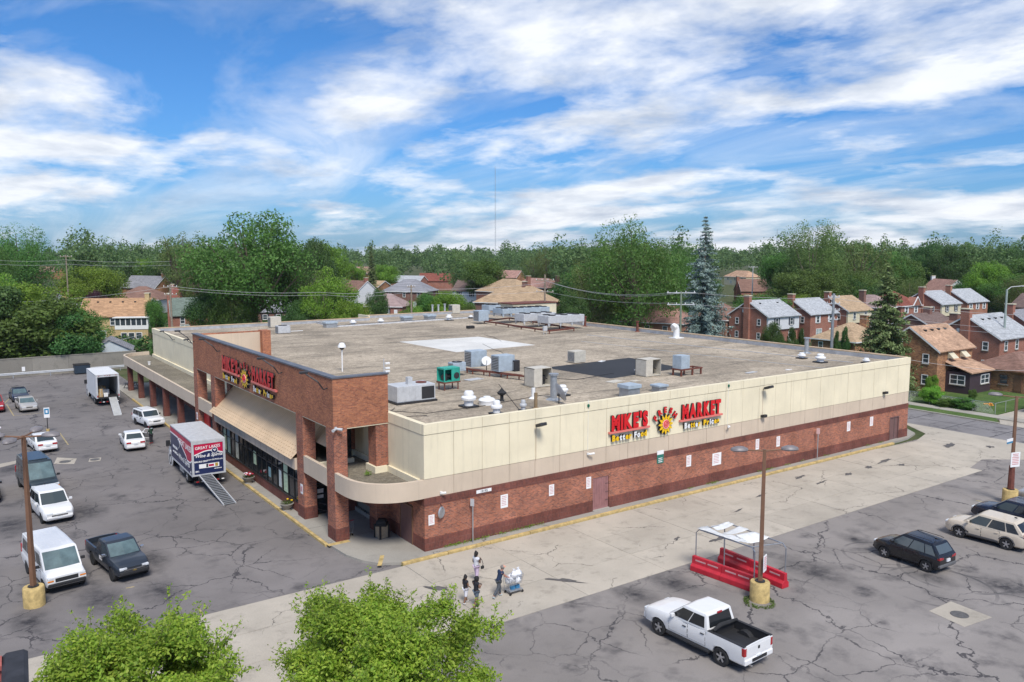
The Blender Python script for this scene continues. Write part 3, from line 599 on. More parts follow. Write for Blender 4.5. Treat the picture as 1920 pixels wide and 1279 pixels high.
for k in range(3): BX('line', -.2, -.024, -.1-k*.13, .2, -.02, -.05-k*.13, PAPER, t)
t = thing('convex_mirror', 'round grey mirror hung on the brick at the corner', 'mirror', (1.05, 0, 2.4)); b = B(); b.T = Matrix.Translation((0, -.25, 0)) @ Matrix.Rotation(R(28), 4, 'Z') @ Matrix.Rotation(R(90), 4, 'X'); b.lathe([(.01, -.02), (.3, .0), (.36, -.05), (.36, -.07), (.01, -.07)], 20); b.obj('disc', STEEL, t, smooth=True); B().tube([(0, 0, .45), (0, -.2, .45), (0, -.25, .2)], .02, 5).obj('arm', DARK, t)
t = thing('number_plate', 'small white street number plate at the top of the brick', 'sign', (4.15, -.02, 3.14)); BX('board', -.55, -.02, -.1, .55, 0, .1, PAPER, t)
link('digits', text_mesh('19195', .22, .006, .002, mats=[DARK]), t).matrix_local = panel_mat((0, -.024, -.08), (1, 0, 0), (0, 0, 1))
# bracket lights over the screen
for i, y in enumerate((60.6, 49.2, 36.6, 28.2, 13.2, 5.3)):
    xo, zt = ((E_, 9.75) if y < 40 else (0, 7.6)); n_ = ['leftmost, near the far end of the canopy', 'second from the far end', 'at the far end of the brick screen', 'above the left end of the sign', 'right of the sign', 'at the near corner of the brick screen'][i]
    t = thing('bracket_light', 'black arm light '+n_, 'lamp', (xo, y, zt), group='arm lights along the front'); B().tube([(0, 0, -.2), (-.25, 0, -.25), (-.6, 0, .25), (-1.2, .4, .75)], .045, 5).obj('arm', DARK, t); b = B(); b.cbox((-1.3, .45, .82), (.5, .22, .14)); b.obj('head', DARK, t, bevel=.03)
t = thing('corner_floodlight', 'white twin floodlight on the near pier of the brick screen', 'lamp', (E_+.1, Y1-.05, 7.2)); B().cbox((0, -.05, 0), (.14, .1, .2)).obj('bracket', LGREY, t)
for s in (-1, 1): b = B(); b.cyl((0, -.1, 0), (.3*s, -.35, -.05), .06, .1, 10); b.obj('head', LGREY, t)
# ------------------------------------------------------------------ lettering on the two market signs
def sign(label, origin, ux, S, P):
    """P: layout in metres along the wall (u) and up (z); S: scale of the letters"""
    t = thing('shop_sign', label, 'sign', origin, group='market signs')
    def letters(word, u0, u1, z0, h, cols, nm='letter'):
        n = len(word.replace(' ', '')); ws = []
        meshes = []
        for ch in word:
            if ch == ' ': meshes.append(None); ws.append(.35); continue
            me = text_mesh(ch, 1, .14, .062, mats=[cols[len([m for m in meshes if m]) % len(cols)], SIDE], align='LEFT')
            xs_ = [v.co.x for v in me.vertices]; a, b = min(xs_), max(xs_)
            me.transform(Matrix.Translation((-a, 0, 0))); meshes.append(me); ws.append(b-a)
        gap = .09; tot = sum(ws)+gap*(len(ws)-1); k = (u1-u0)/tot; u = u0
        cap = .73
        for ch, me, w in zip(word, meshes, ws):
            if me:
                me.transform(Matrix.Diagonal((k, h/cap, 1, 1)))
                o = link(nm, me, t); o.matrix_local = panel_mat(Vector(ux)*u+Vector((0, 0, z0))+Vector(nrm)*.1, ux, (0, 0, 1))
            u += (w+gap)*k
    nrm = Vector(ux).cross(Vector((0, 0, 1)))
    letters("MIKE'S", P['m'][0], P['m'][1], P['mz'], 1.0, [RED]); letters('MARKET', P['k'][0], P['k'][1], P['mz'], 1.0, [RED])
    letters('Better', P['bf'][0], P['bf'][1], P['bz'], .40, [YELS, YELS, WHITE, WHITE, YELS, YELS]); letters('Food', P['bf'][2], P['bf'][3], P['bz'], .40, [WHITE, WHITE, YELS, YELS])
    letters('Better', P['bp'][0], P['bp'][1], P['bz'], .40, [WHITE, WHITE, YELS, YELS, WHITE, YELS]); letters('Prices', P['bp'][2], P['bp'][3], P['bz'], .40, [YELS, YELS, WHITE, WHITE, YELS, YELS])
    M0 = panel_mat((0, 0, 0), ux, (0, 0, 1))
    for a, b in (P['b1'], P['b2']):
        bb = B(); bb.T = M0; bb.box(a, P['bar'], .02, b, P['bar']+.13, .2); bb.obj('bar', PINK, t)
    cu, cz = P['sun']; sx = P.get('sx', 1)
    bb = B(); bb.T = M0 @ Matrix.Translation((cu, cz, 0)) @ Matrix.Diagonal((sx, 1, 1, 1))
    n = 12; o1, i1 = [], []
    pts = []
    for k in range(n):
        for f, r in ((-.42, .50), (-.2, .64), (0, .76), (.2, .64), (.42, .50)):
            a = 2*math.pi*(k+f)/n; pts.append((r*math.cos(a), r*math.sin(a)))
    m = len(pts); vs = [(x, y, .2) for x, y in pts]+[(0, 0, .2)]; bb.add(vs, [(k, (k+1) % m, m) for k in range(m)], 0)
    vs = [(x, y, .2) for x, y in pts]+[(x*1.05, y*1.05, .0) for x, y in pts]; bb.add(vs, [((k+1) % m, k, m+k, m+(k+1) % m) for k in range(m)], 1)
    fl = bb.obj('sunflower', [YELS, SIDE], t)
    for k in range(n):   # petal ribs
        b2 = B(); a = 2*math.pi*(k+.5)/n; b2.T = bb.T; b2.tube([(.36*math.cos(a), .36*math.sin(a), .205), (.46*math.cos(a), .46*math.sin(a), .205)], .018, 4); b2.obj('petal_line', SIDE, fl)
    b2 = B(); b2.T = bb.T; b2.lathe([(.34, .2), (.33, .23), (.01, .235)], 24); b2.obj('flower_centre', MT('centre_pink', (.80, .35, .33), .5, var=0), fl)
    sp = [(.29*(1-q/30)*math.cos(q*.55), .29*(1-q/30)*math.sin(q*.55), .24) for q in range(29)]
    b2 = B(); b2.T = bb.T; b2.tube(sp, .03, 5); b2.obj('flower_spiral', RED, fl)
    for ch, ang in zip('FRESH', (62, 32, 2, -28, -58)):
        me = text_mesh(ch, .56, .1, .028, mats=[RED, SIDE]); a = R(ang)
        o = link('letter', me, t)
        o.matrix_local = M0 @ Matrix.Translation((cu-math.sin(a)*.98*sx, cz+math.cos(a)*.90-.04, .12)) @ Matrix.Rotation(a*.75, 4, 'Z')
    return t
sign('red and yellow market sign with a sunflower on the long cream wall', (14.4, -.03, 0), (1, 0, 0), 1, dict(m=(.08, 3.52), k=(7.0, 11.2), mz=5.62, bz=4.85, bar=5.38, b1=(-.1, 3.7), b2=(6.8, 11.4), bf=(.14, 1.95, 2.2, 3.42), bp=(7.25, 8.95, 9.3, 11.05), sun=(5.28, 5.42)))
sign('red and yellow market sign with a sunflower on the brick screen over the entrance', (E_-.01, 27.2, 0), (0, -1, 0), 1, dict(m=(.1, 4.35), k=(7.85, 12.65), mz=8.3, bz=7.47, bar=8.05, b1=(0, 4.5), b2=(7.65, 13.0), bf=(.15, 2.2, 2.55, 4.0), bp=(8.1, 9.9, 10.4, 12.4), sun=(6.05, 8.12), sx=1.3))

# ------------------------------------------------------------------ roof plant
def louvre(b, x, y0, y1, z0, z1, n=7, d=.02):    # ribs on a face x = const
    for k in range(n):
        z = z0+(k+.5)*(z1-z0)/n; b.box(x-d, y0, z-(z1-z0)/n*.28, x, y1, z+(z1-z0)/n*.28)
def condenser(px_, py_, w, d, h, label, mat=None, z0=0, rz=0, fan=True, group=None, open_=False):
    p = G(px_, py_, ZR); t = thing('condenser_unit', label, 'air conditioner', (p.x, p.y, ZR+z0), rz, group)
    mat = mat or BEIGE
    if open_:
        b = B(); b.box(-w/2, -d/2, .08, -w/2+.04, d/2, h); b.box(-w/2, d/2-.04, .08, w/2, d/2, h); b.box(w/2-.04, -d/2, .08, w/2, d/2, h); b.box(-w/2, -d/2, h-.05, w/2, d/2, h); b.box(-w/2, -d/2, .04, w/2, d/2, .1); b.box(-w/2+.04, -d/2, .1, -w*.05, -d/2+.04, h-.05)
        b.obj('casing', mat, t); c = B(); c.lathe([(.01, 0), (.22, .02), (.24, .5), (.1, .62), (.01, .62)], 12, (w*.12, 0, .1)); c.lathe([(.01, 0), (.13, 0), (.13, .7), (.01, .7)], 10, (w*.34, .1, .1)); c.cyl((w*.1, -.2, .8), (w*.4, -.25, .55), .05); c.obj('compressor', DARK, t, smooth=True)
        return t
    B().box(-w/2, -d/2, .06, w/2, d/2, h).obj('casing', mat, t, bevel=.025)
    b = B(); b.box(-w/2-.012, -d/2+.1, .18, -w/2-.004, d/2-.1, h-.12); b.obj('coil', DARK, t)
    b = B(); louvre(b, -w/2-.012, -d/2+.1, d/2-.1, .18, h-.12, 8); b.obj('grille', STEEL, t)
    b = B(); b.box(-w/2+.1, -d/2-.012, .2, -w*.05, -d/2-.002, h-.15); b.box(w*.05, -d/2-.012, .2, w/2-.1, -d/2-.002, h-.15); b.obj('access_panel', mat, t)
    if fan:
        b = B(); b.lathe([(w*.34, h), (w*.36, h+.05), (w*.31, h+.05), (w*.30, h+.01), (.01, h+.01)], 20); b.obj('fan_ring', DARK, t)
        b = B(); [b.box(-.05, 0, h+.02, .05, w*.3, h+.03) for _ in (0, )]; b.obj('fan_blade', STEEL, t)
    return t
# big packaged unit near the brick screen
p = G(770, 752, ZR); t = thing('rooftop_unit', 'long white packaged rooftop unit with flue nearest the brick screen', 'air conditioner', (p.x, p.y, ZR), R(0))
B().box(-1.6, -1.0, .0, 1.6, 1.0, .14).obj('curb', DARK, t); B().box(-1.5, -.9, .14, 1.5, .9, 1.25).obj('casing', LGREY, t, bevel=.03); B().box(1.502, -.75, .3, 1.51, .75, 1.1).obj('coil', DARK, t); B().box(.4, -.915, .25, 1.4, -.905, 1.1).obj('coil', DARK, t)
b = B(); louvre(b, 0, 0, 0, 0, 1, 0)
for k in range(4): B().box(-1.45+k*.45, -.915, .2, -1.06+k*.45, -.903, 1.15).obj('access_panel', LGREY, t)
B().lathe([(.38, 1.25), (.4, 1.31), (.34, 1.31), (.01, 1.27)], 18, (.85, 0, 0)).obj('fan_ring', RUST, t); B().box(-.35, -.3, 1.25, .0, .05, 1.75).obj('flue_box', LGREY, t)
# green generator on a stand
p = G(841, 730, ZR); t = thing('green_generator', 'turquoise open-sided machine on a rusty stand', 'generator', (p.x, p.y, ZR), R(4)); GRN = MT('turquoise_paint', (.03, .36, .27), .5, var=.15, scale=4)
w, d, h = 1.45, 1.0, 1.05
for sx in (-1, 1):
    for sy in (-1, 1): B().cyl((sx*.62, sy*.38, 0), (sx*.62, sy*.38, .6), .05, n=6).obj('stand_leg', RUST, t)
B().box(-.78, -.5, .55, .78, .5, .66).obj('stand_frame', RUST, t); b = B(); b.box(-w/2, -d/2, .66, w/2, d/2, .72); b.box(-w/2, -d/2, 1.6, w/2, d/2, 1.72); b.box(-w/2, d/2-.05, .7, w/2, d/2, 1.62); b.box(-.05, -d/2, .7, .62, -d/2+.05, 1.62); b.box(w/2-.05, -d/2, .7, w/2, d/2, 1.62); b.box(-w/2, -d/2, .7, -w/2+.08, -d/2+.08, 1.62)
b.obj('casing', GRN, t); c = B(); c.lathe([(.01, 0), (.2, .0), (.2, .5), (.01, .55)], 10, (-.4, -.1, .75)); c.cyl((-.6, 0, 1), (.4, 0, 1), .16); c.obj('compressor', DARK, t)
c = B(); c.T = Matrix.Translation((.4, -.51, 1.1)) @ Matrix.Rotation(R(90), 4, 'X'); c.lathe([(.25, 0), (.25, .02), (.01, .03)], 14); c.obj('fan_disc', DARK, t)
condenser(857, 704, 1.25, .9, .8, 'low blue-grey fan unit behind the turquoise machine', BLUEG, .35)
condenser(892, 697, 1.6, 1.15, 1.45, 'tall grey-blue condenser on the rusty rail, left one', BLUEG, .45, fan=False); condenser(943, 706, 1.6, 1.2, 1.4, 'square grey-blue condenser on the rusty rail, right one', BLUEG, .45, fan=False); condenser(966, 706, .55, .6, 1.0, 'narrow dark unit against the right-hand grey-blue condenser', DARK, .4, fan=False)
t = thing('unit_rail', 'long rusty steel rail carrying the grey-blue condensers', 'stand', tuple(G(920, 706, ZR))); a = G(876, 700, ZR)-G(920, 706, ZR); c = G(985, 714, ZR)-G(920, 706, ZR)
for off in (-.45, .45):
    o = Vector((0, off, .38)); B().tube([a+o, c+o], .09, 4).obj('beam', RUST, t)
    for f in (.05, .35, .65, .95):
        q = a.lerp(c, f)+Vector((0, off, 0)); B().cyl(q, q+Vector((0, 0, .36)), .06, n=6).obj('leg', RUST, t)
condenser(1009, 724, 1.75, 1.3, 1.5, 'open beige cabinet with a dark compressor near the tall stack', BEIGE, open_=True); condenser(1215, 704, 1.75, 1.3, 1.45, 'open beige cabinet with a dark compressor beside the black patch', BEIGE, open_=True)
condenser(1081, 680, 1.35, 1.1, 1.15, 'small beige condenser at the left tip of the black patch', BEIGE, fan=False)
condenser(524, 612, .1+1.6, 1.3, 1.25, 'small beige condenser near the far left parapet', BEIGE, fan=False) if False else None
condenser(515, 614, 1.5, 1.2, 1.5, 'beige condenser by the far left roof edge', BEIGE, fan=False); condenser(530.5, 625, 1.6, 1.2, 1.0, 'low slatted grey unit in front of the far left beige condenser', LGREY)
condenser(852, 588, 1.5, 1.3, 1.5, 'small beige unit on the rear roof left of the pipe rack', BEIGE, fan=False)
p = G(1277, 704, ZR); t = thing('cooling_box', 'pale blue box on one end of a rusty stand by the parapet', 'air conditioner', (p.x, p.y, ZR), R(2)); B().box(-.55, -.5, .62, .5, .5, 1.75).obj('casing', BLUEG, t, bevel=.02)
for x in (-.5, .9, 2.0):
    for y in (-.45, .45): B().box(x-.06, y-.06, 0, x+.06, y+.06, .6).obj('stand_leg', RUST, t)
b = B()
for y in (-.5, .5): b.box(-.6, y-.06, .5, 2.1, y+.06, .61)
for x in (-.55, .7, 2.0): b.box(x-.05, -.44, .5, x+.05, .44, .605)
b.obj('stand_frame', RUST, t)
def mushroom(px_, py_, r, h, label, mat=None, g='roof vents', z=ZR):
    p = G(px_, py_, z); t = thing('roof_vent', label, 'vent', (p.x, p.y, z), group=g); B().box(-r, -r, 0, r, r, .12).obj('curb', DARK, t)
    B().lathe([(r*.62, .1), (r*.62, h*.42), (r*.95, h*.46), (r, h*.6), (r*.92, h*.66), (r*.62, h*.7), (r*.66, h*.88), (r*.5, h), (.02, h)], 18).obj('hood', mat or WHITE, t, smooth=True)
mushroom(879, 763, .52, 1.1, 'tall white exhaust fan nearest the turquoise machine'); mushroom(931, 777, .38, .92, 'slim white exhaust fan close to the near parapet'); mushroom(981, 771, .24, .75, 'thin pale vent pipe close to the near parapet', LGREY); mushroom(1055, 742, .42, .8, 'white exhaust fan behind the dish and stack')
p = G(913, 758, ZR); t = thing('roof_vent', 'low wide white dome fan beside the tall exhaust fan', 'vent', (p.x, p.y, ZR), group='roof vents'); B().lathe([(.55, 0), (.55, .16), (.6, .3), (.5, .42), (.25, .48), (.25, .55), (.02, .57)], 20).obj('hood', WHITE, t, smooth=True)
for px_, py_, r, h, l in ((1503, 672.5, .4, .6, 'white vent cap next to the tall pipe at the far parapet'), (1538, 680, .5, .85, 'white pointed vent cap midway along the far parapet'), (1624, 681, .35, .5, 'last white vent cap before the far corner'), (662, 610, .5, .75, 'white dome vent on the rear roof, left one'), (714, 607, .5, .75, 'white dome vent on the rear roof, right one'), (842, 601, .55, .9, 'white vent hood left of the rooftop condensers'), (883, 597, .4, .5, 'small white dome beside the rooftop condensers')): mushroom(px_, py_, r, h, l)
def curb(px_, py_, w, d, h, label):
    p = G(px_, py_, ZR); t = thing('roof_curb', label, 'roof hatch', (p.x, p.y, ZR), group='metal roof curbs'); B().box(-w/2, -d/2, 0, w/2, d/2, h*.7).obj('base', STEEL, t); B().box(-w/2-.1, -d/2-.1, h*.7, w/2+.1, d/2+.1, h).obj('lid', BLUEG, t, bevel=.03)
curb(1180, 744, 1.1, 1.0, .95, 'galvanised roof curb with wide lid above the word MIKE\'S'); curb(1236, 734, .8, .8, .55, 'low pale roof curb above the sunflower'); curb(619, 614, 1.6, 1.2, .8, 'metal roof curb at the bend of the roof ridge'); curb(762, 603, 1.4, 1.2, .8, 'metal roof curb on the rear roof, middle one'); curb(806, 600, 1.4, 1.2, .8, 'metal roof curb on the rear roof, right one')
def pipe(px_, py_, r, h, label, mat=STEEL, cap=True, cat='pipe'):
    p = G(px_, py_, ZR); t = thing('vent_pipe', label, cat, (p.x, p.y, ZR)); B().cyl((0, 0, 0), (0, 0, h), r, n=12).obj('pipe', mat, t, smooth=True)
    if cap: B().cyl((0, 0, h), (0, 0, h+.12), r*1.5, n=12).obj('cap', mat, t)
    B().lathe([(r*2.4, 0), (r*1.2, .12), (.02, .13)], 12).obj('flashing', mat, t)
pipe(1038, 749, .24, 1.75, 'tall grey flue stack by the beige cabinet'); pipe(1512, 662, .22, 1.5, 'tall grey pipe at the far parapet', STEEL); pipe(1004.5, 767, .12, 1.1, 'wooden post near the near parapet', MT('weathered_wood', (.26, .18, .10), .85, var=.2), False, 'post'); pipe(1000, 747, .14, .75, 'short white pipe behind the wooden post', WHITE, False)
for px_, py_, l in ((1097, 612, 'rusty post at the end of the far parapet'), (1195, 622, 'dark post midway on the far parapet'), (811, 587, 'first small pipe at the rear parapet'), (822, 587, 'second small pipe at the rear parapet'), (834, 585, 'third small pipe at the rear parapet')): pipe(px_, py_, .16, 1.3, l, RUST if px_ > 1000 else LGREY)
p = G(1268, 634, ZR); t = thing('gooseneck_vent', 'white gooseneck vent with a rusty back at the far parapet', 'vent', (p.x, p.y, ZR)); B().tube([(0, 0, 0), (0, 0, 1.0), (-.1, 0, 1.35), (-.45, -.05, 1.5), (-.75, -.1, 1.35)], [.38, .38, .38, .36, .34], 12).obj('duct', WHITE, t, smooth=True); B().box(-.7, -.6, 0, .7, .6, .1).obj('base', WHITE, t); B().tube([(.12, .02, .6), (.1, .02, 1.05), (.0, .02, 1.4)], [.29, .31, .3], 10).obj('rust_patch', RUST, t, smooth=True)
def dish(px_, py_, r, h, az, label, z=ZR):
    p = G(px_, py_, z); t = thing('satellite_dish', label, 'dish', (p.x, p.y, z)); B().cyl((0, 0, 0), (0, 0, h), .04, n=7).obj('mast', DARK, t); b = B(); b.T = Matrix.Translation((0, 0, h)) @ Matrix.Rotation(az, 4, 'Z') @ Matrix.Rotation(R(65), 4, 'X'); b.lathe([(r, .16), (r*.7, .06), (.02, 0), (.02, -.03), (r*.7, .03), (r*1.01, .14)], 20); b.obj('reflector', LGREY, t, smooth=True); b = B(); b.T = Matrix.Translation((0, 0, h)) @ Matrix.Rotation(az, 4, 'Z') @ Matrix.Rotation(R(65), 4, 'X'); b.tube([(0, -r*.9, .1), (0, -.1, .65)], .025, 5); b.obj('feed_arm', LGREY, t)
dish(1048, 757, .68, .75, R(75), 'large grey satellite dish edge-on beside the flue stack'); dish(912, 699, .42, 1.0, R(-30), 'small white satellite dish between the grey-blue condensers')
p = G(941, 752, ZR); t = thing('vent_turbine', 'small black vent head on the gravel near the domes', 'vent', (p.x, p.y, ZR)); B().lathe([(.2, 0), (.12, .1), (.12, .4), (.3, .5), (.34, .62), (.18, .75), (.02, .95)], 10).obj('hood', BLACK, t)
p = G(882, 616, ZR); t = thing('black_case', 'low black box on the gravel left of the rooftop condensers', 'box', (p.x, p.y, ZR)); B().box(-.5, -.35, 0, .5, .35, .38).obj('case', BLACK, t, bevel=.05); B().box(-.12, -.37, .14, .12, -.345, .24).obj('latch', DARK, t)
for px_, py_, w, d, a, l, m in ((888, 712, 1.5, .8, .1, 'loose pale metal sheet lying by the turquoise machine', LGREY), (1153, 716, 1.4, .9, .2, 'square pale board lying in front of the black patch', BEIGE), (1191, 715, .8, .5, .1, 'small board lying by the open beige cabinet', BEIGE), (1128, 678, .8, .4, .4, 'crumpled pale sheet at the edge of the black patch', WHITE), (1195, 694, .6, .3, .2, 'scrap of white sheet on the black patch', WHITE), (1408, 699, 1.3, .4, .1, 'pale sheet lying right of the cooling box', LGREY), (1478, 694, .6, .3, .1, 'small pale scrap right of the loose sheet', WHITE), (556, 621, 1.6, .5, 0, 'pale sheet lying by the far left units', WHITE)):
    p = G(px_, py_, ZR); t = thing('loose_sheet', l, 'sheet', (p.x, p.y, ZR+.015), a, 'sheets lying on the roof'); b = B(); b.box(-w/2, -d/2, 0, w/2, d/2, .035); b.box(-w/2, -d/2-.02, .0, w/2, -d/2, .08); b.obj('panel', m, t)
# globe lamp and camera mast behind the screen
t = thing('dome_camera', 'white globe camera on a mast behind the brick screen', 'camera', tuple(G(642, 697, ZR+.0) + Vector((0, 0, 0)))); 
hh = 2.15; B().cyl((0, 0, 0), (0, 0, hh), .06, n=8).obj('mast', WHITE, t); B().lathe([(.02, hh+.42), (.2, hh+.38), (.34, hh+.15), (.36, hh), (.02, hh-.02)], 16).obj('hood', WHITE, t, smooth=True); B().lathe([(.24, hh-.02), (.18, hh-.16), (.02, hh-.24)], 12).obj('lens', DARK, t, smooth=True)
t = thing('camera_mast', 'short antenna mast with small white cameras on the screen corner', 'camera', (-.15, Y1+.2, ZT+.09)); B().cyl((0, 0, 0), (0, 0, .85), .03, n=6).obj('mast', LGREY, t)
for z, s in ((.25, 1), (.55, 1), (.05, 1)): B().cbox((.22*s, -.05, z), (.3, .13, .12)).obj('camera_head', WHITE, t, bevel=.02)
# condenser racks on the far half of the roof
def bank(px_, py_, L_, rows, D_, h, z0, label, mat, fans):
    p = G(px_, py_, ZR); t = thing('condenser_bank', label, 'air conditioner', (p.x, p.y, ZR+z0), 0, 'roof condenser banks')
    B().box(-L_/2, -D_/2, .45, L_/2, D_/2, .45+h).obj('casing', mat, t, bevel=.03)
    for k in range(rows+1):
        x = -L_/2+.15+k*(L_-.3)/rows
        for y in (-D_/2+.1, D_/2-.1): B().add([(x-.16, y-.05, .45), (x+.16, y-.05, .45), (x+.06, y-.05, 0), (x-.06, y-.05, 0), (x-.16, y+.05, .45), (x+.16, y+.05, .45), (x+.06, y+.05, 0), (x-.06, y+.05, 0)], [(0, 1, 2, 3), (7, 6, 5, 4), (1, 5, 6, 2), (4, 0, 3, 7), (2, 6, 7, 3)]).obj('leg', mat, t)
    for k in range(rows): B().box(-L_/2+k*L_/rows+.04, -D_/2-.012, .5, -L_/2+(k+1)*L_/rows-.04, -D_/2-.002, .4+h).obj('panel', mat, t)
    for i in range(fans[0]):
        for j in range(fans[1]):
            x = -L_/2+(i+.5)*L_/fans[0]; y = -D_/2+(j+.5)*D_/fans[1]; r = min(L_/fans[0], D_/fans[1])*.42
            B().lathe([(r, .45+h), (r*1.03, .55+h), (r*.9, .55+h), (r*.86, .47+h), (.02, .47+h)], 14, (x, y, 0)).obj('fan_ring', DARK, t)
bank(978, 604, 8.6, 6, 2.6, .75, 1.0, 'long raised grey-blue fan bank with two rows of fans at the back', BLUEG, (6, 2)); bank(1004, 613, 5.6, 2, 2.2, 1.0, .5, 'pale grey fan bank in front, left one', LGREY, (3, 2)) ; bank(1052, 617, 6.2, 3, 2.4, 1.0, .5, 'pale grey fan bank in front, right one', LGREY, (3, 2))
bank(921, 599, 2.2, 1, 2.0, .8, 1.0, 'short raised grey-blue fan unit at the left of the racks', BLUEG, (1, 1)); condenser(902, 607, 1.7, 1.5, 1.6, 'blue-grey cabinet at the left end of the roof racks', BLUEG, .35, fan=False)
t = thing('rack_frame', 'red steel frame carrying the condenser banks on the roof', 'stand', tuple(G(990, 615, ZR)))
q = [G(*k, ZR)-G(990, 615, ZR) for k in ((908, 607), (1030, 626), (1076, 621), (955, 601))]
for a, c in ((0, 1), (1, 2), (3, 2), (0, 3)): B().tube([q[a]+Vector((0, 0, .38)), q[c]+Vector((0, 0, .38))], .14, 4).obj('beam', RUST, t)
for f in (.0, .2, .4, .6, .8, 1): 
    for a, c in ((0, 1), (3, 2)): k = q[a].lerp(q[c], f); B().cyl(k, k+Vector((0, 0, .36)), .08, n=6).obj('leg', RUST, t)
t = thing('electric_box', 'small grey switch box on posts at the front of the racks', 'box', tuple(G(1022, 627, ZR))); B().box(-.3, -.12, .45, .3, .12, 1.05).obj('cabinet', LGREY, t, bevel=.02)
for x in (-.2, .2): B().cyl((x, 0, 0), (x, 0, .5), .03, n=6).obj('leg', LGREY, t)
p = G(1003, 588, 7.3); t = thing('roof_penthouse', 'plain cream penthouse wall behind the roof condensers', 'building', (p.x, p.y, 0)); B().box(-4.6, 0, 0, 4.6, 4, 9.0).obj('wall', CREAM, t); B().box(-4.8, -.15, 9.0, 4.8, 4.1, 9.15).obj('coping', RUST, t)

# ------------------------------------------------------------------ street furniture
def lamp_post(px_, py_, hgt, heads, label, wood=False):
    p = G(px_, py_); t = thing('lamp_post', label, 'lamp post', (p.x, p.y, 0), 0, 'parking lot lamp posts')
    B().lathe([(.50, -.05), (.50, .95), (.47, 1.0), (.02, 1.0)], 24).obj('concrete_base', YEL, t, smooth=True)
    B().lathe([(.26, 1.0), (.26, 1.05), (.02, 1.06)], 10).obj('base_plate', DARK, t)
    b = B(); b.T = Matrix.Rotation(R(45), 4, 'Z'); b.cyl((0, 0, 1.0), (0, 0, hgt), .15, .105, 4); b.obj('pole', BRNM, t)
    for a in heads:
        c, s = math.cos(a), math.sin(a); B().tube([(0, 0, hgt-.08), (c*.5, s*.5, hgt-.05), (c*1.0, s*1.0, hgt-.02)], .045, 6).obj('arm', BRNM, t)
        b = B(); b.T = Matrix.Translation((c*1.3, s*1.3, hgt+.02)) @ Matrix.Rotation(a, 4, 'Z') @ Matrix.Diagonal((1, .62, .5, 1))
        b.lathe([(.02, .30), (.24, .27), (.42, .12), (.46, -.05), (.4, -.16), (.02, -.2)], 14); b.obj('lamp_head', MT('lamp_head_grey', (.21, .19, .19), .5, .1, .15), t, smooth=True)
    return t
va = -YAW
lamp_post(65, 1135, 8.75, [va+R(a) for a in (5, 95, 185, 275)], 'brown lamp post with four lamp heads and a yellow base beside the white van')
tl = lamp_post(1424, 1125, 7.9, [va+R(4), va+R(184)], 'brown lamp post with two lamp heads rising by the red barriers')
tr_ = lamp_post(1893, 943, 7.7, [va+R(150), va+R(-20)], 'brown lamp post with a red-lettered notice at the right edge')
def board(par, w, h, z, off, ang, mat=PAPER, lines=7, col='print_red'):
    b = B(); M = Matrix.Rotation(ang, 4, 'Z'); b.T = M; b.box(-w/2, -off-.03, z-h/2, w/2, -off, z+h/2); o = b.obj('notice_board', mat, par)
    if lines:
        b = B(); b.T = M
        for k in range(lines): zz_ = z+h*.38-k*h*.8/lines; q = w*(.28+.12*rnd.random()); b.box(-q, -off-.036, zz_-h*.03, q, -off-.031, zz_+h*.03)
        b.obj('printed_lines', MATS[col], o)['kind'] = 'stuff'
board(tl, .45, .85, 2.0, .2, R(20)); board(tr_, .82, 1.05, 3.2, .2, R(-18)); 
o = BX('blue_plate', -1.15, -.05, 4.55, -.25, -.02, 4.75, PAPER, tr_); BX('blue_stripe', -1.13, -.056, 4.42, -.27, -.03, 4.54, MT('plate_blue', (.03, .22, .40), .5, var=.05), tr_)
B().cyl((0, 0, 1.0), (0, 0, 2.7), .22, .19, 9).obj('rusty_sleeve', RUST, tr_)
def sign_post(p, h, label, w=.3, hh=.45, mat=PAPER, ang=0, post=STEEL, base=False):
    t = thing('sign_post', label, 'sign', (p.x, p.y, p.z), ang, 'signs on posts'); B().cyl((0, 0, 0), (0, 0, h), .04, n=7).obj('post', post, t); BX('plate', -w/2, -.07, h-hh, w/2, -.045, h, mat, t)
    return t
p = G(891.5, 1020, .15); p.y = -.35; sign_post(p, 2.75, 'slim grey sign post on the pavement by the corner', .25, .45, LGREY, R(-60)); p = G(1532, 861, .15); p.y = -.35; sign_post(p, 2.7, 'slim sign post on the pavement far along the brick wall', .28, .5, MT('faded_red_plate', (.55, .35, .33), .6, var=.1), R(-55))
p = G(90, 811); t = sign_post(p, 2.5, 'blue accessible parking sign on a black post with yellow foot', .5, 1.0, PAPER, R(-12), DARK); BX('blue_field', -.2, -.078, 1.85, .2, -.071, 2.4, MATS['plate_blue'], t); BX('symbol', -.08, -.083, 1.98, .08, -.079, 2.25, PAPER, t); B().lathe([(.16, 0), (.16, .35), (.02, .36)], 12).obj('yellow_foot', YEL, t)
